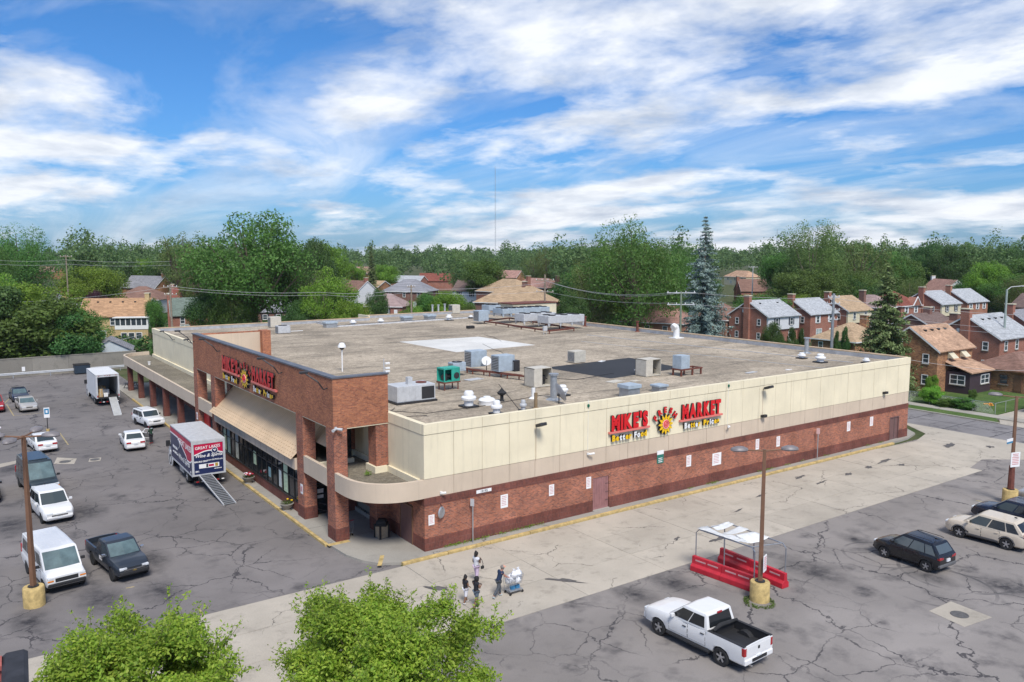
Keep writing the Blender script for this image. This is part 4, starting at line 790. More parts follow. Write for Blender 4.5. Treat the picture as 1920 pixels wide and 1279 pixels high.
# trolley shelter: two red barriers and a pipe frame with a torn cover
RB = MT('barrier_red', (.50, .018, .035), .45, var=.14, scale=3)
def barrier(name, a, b_, label):
    a, b_ = G(*a), G(*b_); d = b_-a; L_ = d.length; t = thing(name, label, 'barrier', tuple(a), math.atan2(d.y, d.x), 'red plastic barriers')
    for k in range(2):
        x0, x1 = k*L_/2+.01, (k+1)*L_/2-.01
        B().prism([(-.27, 0), (.27, 0), (.27, .28), (.13, .42), (.10, .82), (-.10, .82), (-.13, .42), (-.27, .28)], 'x', x0, x1).obj('segment', RB, t, bevel=.02)
        for j in range(2): 
            c = x0+(x1-x0)*(.3+.42*j); B().box(c-.34, -.125, .58, c+.34, .125, .66).obj('slot', MT('slot_pale', (.62, .35, .35), .6, var=.2), t)
    return t
barrier('red_barrier', (1299, 1067), (1413, 1108), 'near red plastic barrier left of the lamp post'); barrier('red_barrier', (1351, 1052), (1473, 1103), 'far red plastic barrier behind the lamp post')
t0 = G(1358, 1075); t = thing('shelter_frame', 'grey pipe frame with a torn white cover over the red barriers', 'shelter', tuple(t0))
c = [G(*k)-t0 for k in ((1304, 1067), (1413, 1109), (1471, 1101), (1357, 1053))]; hz = 2.35; Z = Vector((0, 0, 1))
PIPE = MT('pipe_grey', (.30, .32, .35), .4, .5, .1)
for a, b_ in ((0, 1), (3, 2)):
    A_, B_ = c[a], c[b_]; d = (B_-A_).normalized()*.2; B().tube([A_, A_+Z*(hz-.2), A_+Z*hz+d, B_+Z*hz-d, B_+Z*(hz-.2), B_], .035, 6).obj('hoop', PIPE, t)
    m_ = A_.lerp(B_, .5); B().tube([m_, m_+Z*hz], .032, 6).obj('post', PIPE, t)
for f in (.06, .5, .94): B().tube([c[0].lerp(c[1], f)+Z*hz, c[3].lerp(c[2], f)+Z*hz], .03, 6).obj('cross_pipe', PIPE, t)
CLO = MT('torn_cover', (.72, .72, .70), .7, var=.12, scale=3)
def cover(f0, f1, g0, g1, nm='cover'):
    P = []
    for i in range(9):
        f = f0+(f1-f0)*i/8; r_ = []
        for j in range(7):
            g_ = g0+(g1-g0)*j/6; q_ = c[0].lerp(c[1], f).lerp(c[3].lerp(c[2], f), g_)
            r_.append(q_+Z*(hz+.045-.20*math.sin(math.pi*min(1, max(0, g_)))*math.sin(math.pi*((f*2) % 1))+.04*rnd.random()))
        P.append(r_)
    o = B().grid(P).obj(nm, CLO, t, smooth=True); s = o.modifiers.new('solid', 'SOLIDIFY'); s.thickness = .012
cover(.02, .62, -.03, .34); cover(.04, .16, .42, 1.02, 'cover_strip'); cover(.24, .40, .40, 1.02, 'cover_strip'); cover(.48, .74, .36, 1.0, 'cover_strip'); cover(.60, .72, -.02, .4, 'cover_strip')
# bin, planters, trolley, handrail, drum, table near the entrance
p = G(731, 1004, .15); p.x = min(p.x, -1.0); t = thing('litter_bin', 'black and tan litter bin under the curved canopy', 'bin', (p.x, p.y, .15), R(8)); B().box(-.3, -.3, .03, .3, .3, .8).obj('body', MT('bin_tan', (.36, .28, .19), .8, var=.25, scale=12), t)
for sx in (-1, 1):
    for sy in (-1, 1): B().box(sx*.3-.05, sy*.3-.05, 0, sx*.3+.05, sy*.3+.05, .84).obj('corner_post', BLACK, t)
B().box(-.37, -.37, .8, .37, .37, .9).obj('rim', BLACK, t); B().lathe([(.44, .9), (.42, 1.05), (.3, 1.16), (.02, 1.18)], 4).obj('hood', BLACK, t); t.children[-1].rotation_euler[2] = R(45)
PLANT = MLEAF('planter_green', (.05, .13, .02), (.16, .2, .04)); REDF = MT('petal_red', (.5, .02, .05), .6, var=.2); WHF = MT('petal_white', (.75, .7, .72), .6, var=.1)
def planter(px_, py_, lab, flowers):
    p = G(px_, py_, .15); t = thing('stone_planter', lab, 'planter', (p.x, p.y, .15)); B().lathe([(.28, 0), (.26, .06), (.2, .1), (.34, .25), (.44, .42), (.48, .5), (.42, .52), (.38, .46), (.02, .45)], 20).obj('bowl', OLDC, t, smooth=True)
    b = B()
    for k in range(260):
        a = rnd.random()*6.28; r = .40*math.sqrt(rnd.random()); h = .46+rnd.random()*.22; s = .05; q = Vector((r*math.cos(a), r*math.sin(a), h)); u = Vector((rnd.uniform(-1, 1), rnd.uniform(-1, 1), rnd.uniform(-.4, .6))).normalized()*s; v_ = u.cross(Vector((rnd.random(), rnd.random(), 1))).normalized()*s*.6; b.quad(q-u, q-v_, q+u, q+v_)
    b.obj('foliage', PLANT, t)
    for m, n in flowers:
        for k in range(n):
            a = rnd.random()*6.28; r = .34*math.sqrt(rnd.random()); B().lathe([(.02, .06), (.07, .05), (.08, .0), (.03, -.03)], 7, (r*math.cos(a), r*math.sin(a), .66+rnd.random()*.08)).obj('flower', m, t)
planter(466, 906, 'stone bowl planter with red and white flowers beside the truck', [(REDF, 10), (WHF, 6)]); planter(538, 957, 'stone bowl planter with green leaves by the pier', [(YELS, 2)])
def wire_cart(loc, rz, lab, nm='shopping_cart'):
    t = thing(nm, lab, 'shopping cart', loc, rz); 
    def ring(z, x0, x1, w0, w1): return [(x0, -w0, z), (x1, -w1, z), (x1, w1, z), (x0, w0, z), (x0, -w0, z)]
    b = B()
    for k in range(6): f = k/5; b.tube(ring(.52+f*.48, -.40-f*.06, .34+f*.14, .24+f*.04, .17+f*.03), .009, 4)
    for k in range(10):
        f = k/9
        for s in (-1, 1): b.tube([(-.40+f*.74, s*(.24-.07*f), .52), (-.46+f*.94, s*(.28-.08*f), 1.0)], .007, 4)
    for k in range(5): f = -1+k*.5; b.tube([(.34, f*.17, .52), (.48, f*.2, 1.0)], .007, 4); b.tube([(-.40, f*.24, .52), (.34, f*.17, .52)], .007, 4)
    b.obj('basket', STEEL, t); b = B()
    for s in (-1, 1): b.tube([(-.46, s*.27, 1.0), (-.52, s*.25, .7), (-.42, s*.24, .2), (.42, s*.2, .16)], .014, 5)
    b.tube([(-.42, -.24, .2), (-.42, .24, .2)], .014, 5); b.tube([(.42, -.2, .16), (.42, .2, .16)], .014, 5); b.obj('chassis', STEEL, t); B().box(-.4, -.23, .2, .4, .2, .225).obj('lower_tray', STEEL, t)
    B().tube([(-.52, -.28, 1.03), (-.52, .28, 1.03)], .02, 6).obj('handle', RB, t)
    for x, w in ((-.4, .24), (.4, .19)):
        for s in (-1, 1): B().lathe([(.02, -.02), (.07, -.018), (.07, .018), (.02, .02)], 10, (x, s*w, .07), 'y').obj('wheel', BLACK, t)
    return t
p = G(648, 1003, .15); wire_cart((p.x, p.y, .15), R(100), 'empty grey shopping cart standing behind the near pier')
t = thing('handrail', 'low black handrail by the entrance doors', 'railing', (G(590, 966, .15).x, G(590, 966, .15).y, .15), R(-70)); B().tube([(0, 0, 0), (0, 0, .85), (.12, 0, .95), (1.2, 0, .95), (1.3, 0, .85), (1.3, 0, 0)], .03, 6).obj('rail', DARK, t); B().tube([(0, 0, .5), (1.3, 0, .5)], .02, 5).obj('mid_rail', DARK, t)
p = G(656, 958, .15); t = thing('waste_urn', 'dark round urn against the wall inside the entrance', 'bin', (-.6, p.y+.6, .15)); B().lathe([(.24, 0), (.26, .6), (.2, .75), (.14, .8), (.02, .9)], 14).obj('body', DARK, t, smooth=True)
p = G(313, 778, .15); t = thing('steel_drum', 'grey steel drum standing beside a canopy column', 'drum', (p.x, p.y, .15)); B().lathe([(.3, 0), (.31, .03), (.3, .3), (.315, .32), (.3, .34), (.3, .6), (.315, .62), (.3, .64), (.31, .92), (.27, .93), (.02, .9)], 16).obj('body', STEEL, t, smooth=True)
p = G(246, 728, .15); t = thing('picnic_table', 'small dark picnic table under the far end of the canopy', 'table', (p.x, p.y, .15), R(20)); B().box(-.8, -.4, .7, .8, .4, .75).obj('tabletop', DARK, t)
for s in (-1, 1): B().box(-.8, s*.75-.13, .42, .8, s*.75+.13, .46).obj('bench', DARK, t)
for x in (-.6, .6): B().tube([(x, -.7, 0), (x, -.1, .7)], .04, 4).obj('leg', DARK, t); B().tube([(x, .7, 0), (x, .1, .7)], .04, 4).obj('leg', DARK, t)
# back wall, guard rail, skip
wy0 = 93.6; t = thing('concrete_wall', 'long grey concrete wall at the far end of the left lot', 'wall', (0, wy0, 0))
for k in range(16): B().box(-72+k*4.6, 0, -.1, -72+k*4.6+4.585, .3, 2.55+.0*k).obj('panel', OLDC, t)
B().box(-72, -.05, 2.55, 1.6, .35, 2.66).obj('coping', OLDC, t)
t = thing('wall_notice', 'white notice on the far concrete wall', 'notice', (G(44, 692).x, wy0-.01, 1.75)); p = WY(44, 692, wy0); t.location = (p.x, wy0-.01, p.z); BX('board', -.2, -.03, -.32, .2, 0, .32, PAPER, t)
t = thing('guard_rail', 'galvanised crash barrier in front of the concrete wall', 'barrier', (0, wy0-1.5, 0))
b = B(); pr = [(0, .45), (-.06, .5), (-.06, .56), (.0, .6), (-.06, .66), (-.06, .74), (0, .79), (.02, .79), (.02, .45)]; b.prism([(y, z) for y, z in pr][::-1], 'x', -70, -.4); b.obj('rail', LGREY, t)
for k in range(16): B().box(-70+k*4.6, .02, -.05, -69.88+k*4.6, .14, .7).obj('post', STEEL, t)
p = G(158, 704); t = thing('waste_skip', 'dark blue wheeled skip by the far concrete wall', 'bin', (p.x, wy0-1.9, 0)); B().prism([(-.8, .15), (.7, .15), (1.0, 1.2), (-1.0, 1.4)], 'x', -1, 1).obj('body', MT('skip_blue', (.03, .05, .075), .6, var=.2), t); B().box(-1.05, -1.02, 1.33, 1.05, 1.0, 1.42).obj('lid', BLACK, t); BX('label_plate', .1, -.86, .6, .5, -.84, 1.0, PAPER, t)
# ------------------------------------------------------------------ vehicles (x forward, y left, origin on the ground at mid wheelbase)
def paint(name, col, rough=.32, metal=.0): return MT(name, col, rough, metal, .03, 1.5, coat=.35, world=False)
P_WHITE = paint('paint_white', (.74, .74, .735)); P_BLACK = paint('paint_black', (.012, .012, .014), .25); P_CREAM = paint('paint_cream', (.60, .52, .41)); P_CHAR = paint('paint_charcoal', (.035, .045, .06), .28, .3)
P_NAVY = paint('paint_navy', (.012, .02, .05), .28, .2); P_SILV = paint('paint_silver', (.52, .49, .45), .3, .4); P_RED = paint('paint_red', (.34, .012, .016), .3); P_GREEN = paint('paint_darkgreen', (.03, .045, .055), .28, .3); P_SIL2 = paint('paint_grey', (.42, .42, .43), .3, .4); P_DNAV = paint('paint_deepblue', (.014, .018, .035), .25, .2)
CGLASS = MT('car_glass', (.035, .050, .054), .10, 0, 0, spec=.8); TINT = MT('tinted_glass', (.016, .019, .022), .10, 0, 0, spec=.7); WGLASS = MT('windscreen_glass', (.10, .15, .155), .14, 0, .35, 1.3, spec=.8, world=False)
TYRE = MT('tyre', (.02, .02, .021), .85, var=.15, world=False); ALLOY = MT('alloy', (.50, .50, .51), .35, .7, 0); CHROME = MT('chrome', (.62, .62, .63), .18, .9, 0); TRIM = MT('black_trim', (.022, .022, .024), .6, var=.1, world=False); LAMPW = MT('headlamp', (.62, .64, .66), .12, 0, 0, coat=.8); LAMPR = MT('taillamp', (.36, .008, .012), .2, var=0, coat=.8); LAMPA = MT('amber_lamp', (.72, .22, .01), .25, var=0, coat=.6); PLATE = MT('number_plate_white', (.66, .68, .70), .5, var=.1); GREYP = MT('grey_trim', (.12, .12, .125), .5, var=.1, world=False)
def interp(tab, x):
    if x <= tab[0][0]: return tab[0][1]
    for (a, p), (b, q) in zip(tab, tab[1:]):
        if x <= b: f = (x-a)/(b-a) if b > a else 0; f = f*f*(3-2*f) if SMOOTH else f; return p+(q-p)*f
    return tab[-1][1]
SMOOTH = False
WHEEL = {}
def wheel(par, x, y, r, w, rim=ALLOY, spokes=5, side=1, dual=0):
    k = (round(r, 3), round(w, 3), rim.name, spokes)
    if k not in WHEEL:
        b = B(); b.lathe([(r*.62, -w/2), (r*.93, -w/2), (r, -w*.34), (r, w*.34), (r*.93, w/2), (r*.62, w/2), (r*.60, w*.2), (r*.60, -w*.2)], 22, (0, 0, 0), 'y'); ty = b.mesh('tyre', TYRE, True, 50)
        b = B(); b.lathe([(.02, w*.12), (r*.64, w*.12), (r*.64, w*.45), (r*.60, w*.47), (r*.56, w*.22), (r*.56, w*.14), (.02, w*.14)], 22, (0, 0, 0), 'y', 1)
        for i in range(spokes):
            a = 2*math.pi*i/spokes; c, s = math.cos(a), math.sin(a); hw = r*.09 if spokes > 5 else r*.12
            P = [(r*.06, -hw*.7), (r*.6, -hw), (r*.6, hw), (r*.06, hw*.7)]
            b.add([(p*s+q*c, w*.30, p*c-q*s) for p, q in P]+[(p*s+q*c, w*.38, p*c-q*s) for p, q in P], [(0, 1, 2, 3), (7, 6, 5, 4), (0, 4, 5, 1), (1, 5, 6, 2), (2, 6, 7, 3), (3, 7, 4, 0)], 0)
        b.lathe([(.02, w*.3), (r*.15, w*.3), (r*.13, w*.42), (.02, w*.43)], 12, (0, 0, 0), 'y', 0)
        ri = b.mesh('rim', [rim, DARK], True, 40); WHEEL[k] = (ty, ri)
    ty, ri = WHEEL[k]; o = link('wheel', ty, par, (x, y, r)); rm = link('rim', ri, o); rm.rotation_euler[2] = 0 if side > 0 else math.pi
    return o
def lerp3(a, b, f): return tuple(a[i]+(b[i]-a[i])*f for i in range(3))
def patch4(b, A, Bq, C, D, out, off=.006, m=(0, 0, 1, 1), th=.012):
    """pane inside the corners A(bottom rear) B(bottom front) C(top front) D(top rear); m = margins as fractions"""
    def at(u, v): return Vector(lerp3(lerp3(A, Bq, u), lerp3(D, C, u), v))+Vector(out)*off
    u0, v0, u1, v1 = m; du, dv = (u1-u0)*.06, (v1-v0)*.10
    pts = [at(u0+du, v0), at(u1-du, v0), at(u1, v0+dv), at(u1, v1-dv), at(u1-du, v1), at(u0+du, v1), at(u0, v1-dv), at(u0, v0+dv)]
    back = [p-Vector(out)*(off+th) for p in pts]; n = 8
    b.add(pts+back, [tuple(range(n)), tuple(range(n, 2*n))[::-1]]+[((i+1) % n, i, n+i, n+(i+1) % n) for i in range(n)])
def car(name, label, paintm, spec, loc, rz, group=None, cat='car'):
    S = dict(L=4.6, W=1.82, wb=2.7, fo=.92, wr=.33, ww=.22, zb=.26, belt=[(-2, .95), (2, .9)], hw=[(-2.3, .92), (-1.9, 1), (1.7, 1), (2.3, .86)], cabin=None, panes=2, rim=ALLOY, spokes=5, glass=CGLASS, rearglass=None, lights=None)
    S.update(spec); L_, W_, wb = S['L'], S['W'], S['wb']; xf = wb/2+S['fo']; xr = xf-L_; H2 = W_/2; zb = S['zb']; r = S['wr']; ar = r*1.17
    t = thing(name, label, cat, (loc[0], loc[1], 0), rz, group); bed = S.get('bed')
    global SMOOTH
    xsn = set([xr, xr+.06, xr+.18, xr+.4, xf-.4, xf-.18, xf-.06, xf]+[k for k, _ in S['belt'] if xr < k < xf])
    for xc in (-wb/2, wb/2):
        for q in range(9): xsn.add(round(xc+ar*math.cos(math.pi*q/8), 4))
        xsn.add(round(xc+ar+.004, 4)); xsn.add(round(xc-ar-.004, 4))
    if bed: xsn |= {bed[0], bed[0]-.004, xr+.07, xr+.066}
    xsn = sorted(x for x in xsn if xr-1e-6 <= x <= xf+1e-6)
    def hwid(x): return interp(S['hw'], x/(L_/4.6) if False else x)*H2
    def top(x): return interp(S['belt'], x)
    def sect(x):
        w = hwid(x); zt = top(x); zl = zb
        e = min(x-xr, xf-x)
        if e < .2: zl = zb+.10*(1-e/.2)**2
        za = 0
        for xc in (-wb/2, wb/2):
            d = abs(x-xc)
            if d <= ar: za = max(za, r+math.sqrt(max(ar*ar-d*d, 0)))
        h = zt-zl
        P = [(.88, zl), (.965, zl+.10*h), (1.0, zl+.42*h), (.992, zl+.70*h), (.955, zl+.90*h), (.90, zt-.012*1)]
        inb = bed and xr+.068 < x < bed[0]-.002
        if bed and x < bed[0]-.002: P[4] = (.985, zl+.92*h); P[5] = (.972, zt)
        if inb: P += [(.87, zt), (.86, bed[1]), (0, bed[1])]
        else: P += [(.80, zt+.008), (.42, zt+.03), (0, zt+.038)]
        out = [(w*a, max(z, za)) if i < 5 else (w*a, z) for i, (a, z) in enumerate(P)]
        return out
    rows = []
    for x in xsn:
        P = sect(x); rows.append([(x, y, z) for y, z in P]+[(x, -y, z) for y, z in P[::-1][1:]]+[(x, P[0][0], P[0][1])])
    b = B(); b.grid([list(q) for q in zip(*rows)]); n = len(rows[0])-1
    b.add(rows[0][:n], [tuple(range(n))]); b.add(rows[-1][:n], [tuple(range(n))[::-1]])
    body = b.obj('body', paintm, t, smooth=True, ang=32)
    def yside(x, z):
        P = sect(x); 
        for (y0, z0), (y1, z1) in zip(P[:6], P[1:6]):
            if z0 <= z <= z1 and z1 > z0: return y0+(y1-y0)*(z-z0)/(z1-z0)
        return P[2][0]
    B().box(xr+.25, -H2*.74, zb-.06, xf-.25, H2*.74, zb+r*.9).obj('underbody', BLACK, t)
    for xc in (-wb/2, wb/2):
        for s in (-1, 1): wheel(t, xc, s*(H2-S['ww']/2-.012), r, S['ww'], S['rim'], S['spokes'], s)
        B().box(xc-ar*.98, -H2*.80, r*.6, xc+ar*.98, H2*.80, r+ar*.9).obj('wheel_well', BLACK, t)
    if S.get('clad'):      # plastic sill and arch trim
        for s in (-1, 1):
            b = B(); P = [[(x, s*(yside(x, z)+.008), z) for z in (zb+.005, zb+.09, zb+.17)] for x in np.linspace(-wb/2+ar+.03, wb/2-ar-.03, 6)]; b.grid(P if s > 0 else P[::-1]); o = b.obj('sill_trim', S['clad'], t)
            for xc in (-wb/2, wb/2):
                b = B(); P = []
                for q in range(13):
                    a = math.pi*q/12; row = []
                    for rr in (ar*1.0, ar*1.17):
                        x, z = xc+rr*math.cos(a), r+rr*math.sin(a); x = min(max(x, xr+.02), xf-.02); row.append((x, s*(yside(x, max(z, zb+.05))+.009), z))
                    P.append(row)
                b.grid(P if s < 0 else P[::-1]); b.obj('arch_trim', S['clad'], t)
    # cabin: (base rear x, roof rear x, roof front x, base front x, roof z, base half width, roof half width)
    c0, c1, c2, c3, zr, wb_, wr_ = S['cabin']; zr_ = zr; za, zf = top(c0+.02)+.0, top(c3-.02)
    zrr = S.get('roofrear', zr)
    def cp(base, x, s): return (x, s*wb_*H2, za if x < (c0+c3)/2 else zf) if base else (x, s*wr_*H2, (zrr if x < (c1+c2)/2 else zr)-.07)
    RB_ = {}
    for s in (-1, 1): RB_[s] = dict(A=(c0, s*wb_*H2*.97, za-.03), B=(c3, s*wb_*H2*.93, zf-.03), C=(c2, s*wr_*H2*.97, zr-.075), D=(c1, s*wr_*H2*.97, zrr-.075), m0=((c0+c3)/2, s*wb_*H2, (za+zf)/2-.03), m1=((c1+c2)/2, s*wr_*H2, (zr+zrr)/2-.07))
    def ring(f, z_off=0, ins=0):
        pts = []
        for s in (1, -1):
            q = RB_[s]; e = [q['B'], q['m0'], q['A']] if f == 0 else [(q['C'][0]-ins, q['C'][1]*(1-ins*.9), q['C'][2]+z_off), (q['m1'][0], q['m1'][1]*(1-ins*.9), q['m1'][2]+z_off), (q['D'][0]+ins, q['D'][1]*(1-ins*.9), q['D'][2]+z_off)]
            if s < 0: e = e[::-1]
            pts += e
            if s > 0:   # rear middle
                a = RB_[1]['A'] if f == 0 else None
                pts.append((c0-.04, 0, za-.03) if f == 0 else (c1+ins-.03, 0, zrr-.075+z_off))
        pts.append((c3+.07, 0, zf-.03) if f == 0 else (c2-ins+.06, 0, zr-.075+z_off)); return pts
    Rg = [ring(0), ring(1), ring(1, .045, .05), ring(1, .070, .16)]
    b = B(); P = [q+[q[0]] for q in Rg]; b.grid(P); n = 8; b.add([((c1+c2)/2, 0, (zr+zrr)/2+.012)]+Rg[3], [(0, 1+(i+1) % n, 1+i)[::-1] for i in range(n)])
    cab = b.obj('cabin', S.get('cabinmat', paintm), t, smooth=True, ang=32)
    gl = S['glass']; rg = S['rearglass'] or gl; q1, q2 = RB_[1], RB_[-1]
    def nrm(a, b_, c): return (Vector(b_)-Vector(a)).cross(Vector(c)-Vector(a)).normalized()
    # windscreen follows the slight bow of the cabin
    f0, f1 = Rg[0], Rg[1]
    def screen(nm, L0, M0, R0, L1, M1, R1, mat, mg, lo, hi):
        b = B(); P = []; nn = nrm(R0, L0, L1)
        if nn.x*(1 if L0[0] > 0 else -1) < 0: nn = -nn
        for v in (lo, (lo+hi)/2, hi):
            row = []
            for u in (mg, .28, .5, .72, 1-mg):
                f = lambda A_, M_, C_: lerp3(A_, M_, u*2) if u < .5 else lerp3(M_, C_, u*2-1)
                row.append(Vector(lerp3(f(L0, M0, R0), f(L1, M1, R1), v))+nn*.010)
            P.append(row)
        o = b.grid(P).obj(nm, mat, t); m = o.modifiers.new('s', 'SOLIDIFY'); m.thickness = .008; m.offset = 0
    screen('windscreen', q1['B'], f0[7], q2['B'], q1['C'], f1[7], q2['C'], S.get('wglass', WGLASS), .045, .10, .95)
    rlo, rhi = S.get('rearwin', (.14, .90)); screen('rear_window', q1['A'], f0[3], q2['A'], q1['D'], f1[3], q2['D'], rg, .09, rlo, rhi)
    n_p = S['panes']; sp = S.get('splits') or [k/n_p for k in range(n_p+1)]; u0_, u1_ = S.get('winu', (.055, .95)); v0_, v1_ = S.get('winv', (.12, .90))
    for s, q in ((1, q1), (-1, q2)):
        def at(u, v):
            f = lambda A_, M_, C_: lerp3(A_, M_, u*2) if u < .5 else lerp3(M_, C_, u*2-1)
            return Vector(lerp3(f(q['A'], q['m0'], q['B']), f(q['D'], q['m1'], q['C']), v))
        for k in range(len(sp)-1):
            a, c = u0_+(u1_-u0_)*sp[k]+.012, u0_+(u1_-u0_)*sp[k+1]-.012; o = Vector((0, s, .25)).normalized()*.010
            P = [[at(a+(c-a)*u, v)+o for u in (0, .5, 1)] for v in (v0_, (v0_+v1_)/2, v1_)]
            ob = B().grid(P).obj('side_window', rg if k < len(sp)-2 else gl, t); m = ob.modifiers.new('s', 'SOLIDIFY'); m.thickness = .008; m.offset = 0
        # mirrors
        mx, mz = S.get('mirror', (c3-.42, zf+.12)); my = s*(H2*wb_*.97); b = B(); b.cbox((mx, my+s*.14, mz), (.13, .2, .15)); b.box(mx-.04, my-.02*s, mz-.07, mx+.02, my+s*.06, mz-.03); b.obj('side_mirror', S.get('mirmat', paintm), t, bevel=.025)
        # doors as slightly raised skins so their shut lines show
        for x0, x1 in S.get('doors', []):
            zt = min(top(x0), top(x1))-.075; b = B(); P = [[(x, s*(yside(x, z)+.006), z) for z in np.linspace(zb+.16, zt, 6)] for x in np.linspace(x0, x1, 5)]
            ob = b.grid(P if s > 0 else P[::-1]).obj('door', paintm, t, smooth=True); sb = B(); P2 = [[(x, s*(yside(x, z)+.003), z) for z in np.linspace(zb+.145, zt+.015, 6)] for x in np.linspace(x0-.016, x1+.016, 5)]; sb.grid(P2 if s > 0 else P2[::-1]).obj('shut_line', TRIM, ob, smooth=True)
            hx = x0+.16; hz = zt-.12; B().box(hx-.1, s*yside(hx, hz)+s*.01, hz-.018, hx+.1, s*yside(hx, hz)+s*.04, hz+.018).obj('door_handle', S.get('hmat', TRIM), ob)
    # lamps, grille, bumpers, plates
    lz, lh, lw = S.get('head', (top(xf-.1)-.13, .17, .42)); wf = hwid(xf-.1)
    for s in (-1, 1):
        b = B(); ltop = min(lz+lh/2, top(xf-.16)-.03); b.box(xf-.17, s*(wf-.03), ltop-lh, xf+.006, s*(wf-.03-lw), ltop); hl = b.obj('headlight', S.get('lampmat', LAMPW), t, bevel=.04)
        if S.get('amber'): B().box(xf-.12, s*(wf-.02), lz-lh/2-.10, xf+.012, s*(wf-.02-lw), lz-lh/2-.01).obj('indicator', LAMPA, t, bevel=.02)
        tz, th, tw = S.get('tail', (.85, .26, .22)); wr2 = hwid(xr+.1); b = B(); b.box(xr-.008, s*(wr2-.0), tz-th/2, xr+.16, s*(wr2-.0-tw), tz+th/2); b.obj('taillight', LAMPR, t, bevel=.03)
    gz, gh, gw = S.get('grille', (lz-.02, .16, .9)); gz = min(gz, top(xf-.05)-.05-gh/2); g = B().box(xf-.05, -gw/2, gz-gh/2, xf+.012, gw/2, gz+gh/2).obj('grille', TRIM, t, bevel=.02)
    if S.get('chrome'):
        b = B(); 
        for k in range(S['chrome']): z = gz-gh/2+(k+.5)*gh/S['chrome']; b.box(xf+.012, -gw/2+.03, z-.02, xf+.024, gw/2-.03, z+.02)
        b.obj('grille_bar', CHROME, g)
    if S.get('emblem'): B().prism([(-.11, gz-.02), (-.04, gz-.02), (-.03, gz-.04), (.05, gz-.04), (.04, gz-.02), (.11, gz-.02), (.10, gz+.02), (.04, gz+.02), (.03, gz+.04), (-.05, gz+.04), (-.04, gz+.02), (-.11, gz+.02)], 'x', xf+.02, xf+.035).obj('emblem', MT('gold_badge', (.55, .38, .10), .3, .8, 0), g)
    bz, bh = S.get('fbump', (zb+.20, .16)); bm = S.get('bumpmat', paintm); B().box(xf-.12, -hwid(xf-.1)*.97, bz-bh/2, xf+.035, hwid(xf-.1)*.97, bz+bh/2).obj('front_bumper', bm, t, bevel=.05)
    bz2, bh2 = S.get('rbump', (zb+.22, .18)); B().box(xr-.05, -hwid(xr+.1)*.98, bz2-bh2/2, xr+.12, hwid(xr+.1)*.98, bz2+bh2/2).obj('rear_bumper', S.get('rbumpmat', bm), t, bevel=.04)
    pz = S.get('plate', .62); B().box(xr-.06, -.16, pz-.08, xr-.045 if False else xr+.01, .16, pz+.08).obj('number_plate', PLATE, t)
    if S.get('fplate'): B().box(xf+.036, -.15, bz-.07, xf+.045, .15, bz+.07).obj('number_plate', PLATE, t)
    if S.get('rails'):
        for s in (-1, 1): B().tube([(c1+.15, s*wr_*H2*.82, zr+.0), (c1+.3, s*wr_*H2*.82, zr+.045), (c2-.3, s*wr_*H2*.82, zr+.045), (c2-.12, s*wr_*H2*.82, zr+.0)], .018, 5).obj('roof_rail', S['rails'], t)
    if S.get('antenna'): B().cbox((c1+.25, 0, zr+.04), (.16, .06, .08)).obj('antenna_fin', TRIM, t, bevel=.02)
    t['wy'] = H2
    return t, dict(xf=xf, xr=xr, H2=H2, zb=zb, top=top, yside=yside, hwid=hwid)
def place(F_, R_, side, W_, rev=None):
    """two wheel contacts of one visible flank -> centre and heading"""
    a, b = G(*F_), G(*R_); d = (a-b); d.z = 0; h = math.atan2(d.y, d.x); l = Vector((-math.sin(h), math.cos(h), 0)); c = (a+b)/2-l*(W_/2-.11)*(1 if side == 'L' else -1); return (c.x, c.y), h
# --- white crew-cab pickup
loc, h = place((1236, 1190), (1352, 1247.5), 'L', 2.03)
t, K = car('pickup_truck', 'white crew-cab pickup with an open black bed near the red barriers', P_WHITE, dict(L=5.82, W=2.03, wb=3.57, fo=1.02, wr=.40, ww=.28, zb=.42, belt=[(-3.1, 1.28), (-1.05, 1.30), (-1.04, 1.30), (1.10, 1.25), (1.3, 1.24), (2.0, 1.20), (2.5, 1.12), (2.75, 1.0), (2.82, .95)], hw=[(-3.1, .96), (-2.7, .99), (1.6, 1.0), (2.2, .985), (2.6, .93), (2.82, .82)], cabin=(-1.02, -.86, .42, 1.28, 1.94, .96, .85), panes=2, splits=[0, .47, 1], bed=(-1.03, .90), doors=[(-.95, .02), (.06, 1.12)], head=(.95, .24, .34), grille=(.92, .34, .95), chrome=3, tail=(1.05, .38, .17), fbump=(.62, .26), rbump=(.60, .24), bumpmat=P_WHITE, plate=.68, glass=TINT, mirmat=P_WHITE, wglass=CGLASS, rearwin=(.12, .92)), loc, h, cat='pickup truck')
B().box(K['xr']+.09, -.86, .88, -1.06, .86, .915).obj('bed_liner', TRIM, t)
for s in (-1, 1):
    B().box(K['xr']+.02, s*.84, 1.285, -1.05, s*.985, 1.315).obj('bed_rail', TRIM, t); B().box(K['xr']+.09, s*.855, .83, -1.06, s*.872, 1.285).obj('bed_liner', TRIM, t); b = B(); b.lathe([(.42, -.14), (.42, .14), (.02, .14)], 14, (-1.785, s*.72, .70), 'y'); b.obj('wheel_arch_hump', TRIM, t, smooth=True)
    B().tube([(-1.2, s*1.0, .40), (1.25, s*1.0, .40)], .075, 6).obj('running_board', TRIM, t)
B().box(-1.10, -.85, .83, -1.05, .85, 1.28).obj('bed_front', TRIM, t); B().tube([(-1.2, -.88, 1.36), (-1.25, -.3, 1.42), (-1.22, .3, 1.44), (-1.3, .88, 1.37)], [.06, .09, .10, .07], 8).obj('rolled_cover', BLACK, t, smooth=True)
B().box(K['xr']-.004, -.14, 1.86-.02, K['xr'], .14, 1.86).obj('nothing', TRIM, t) if False else None
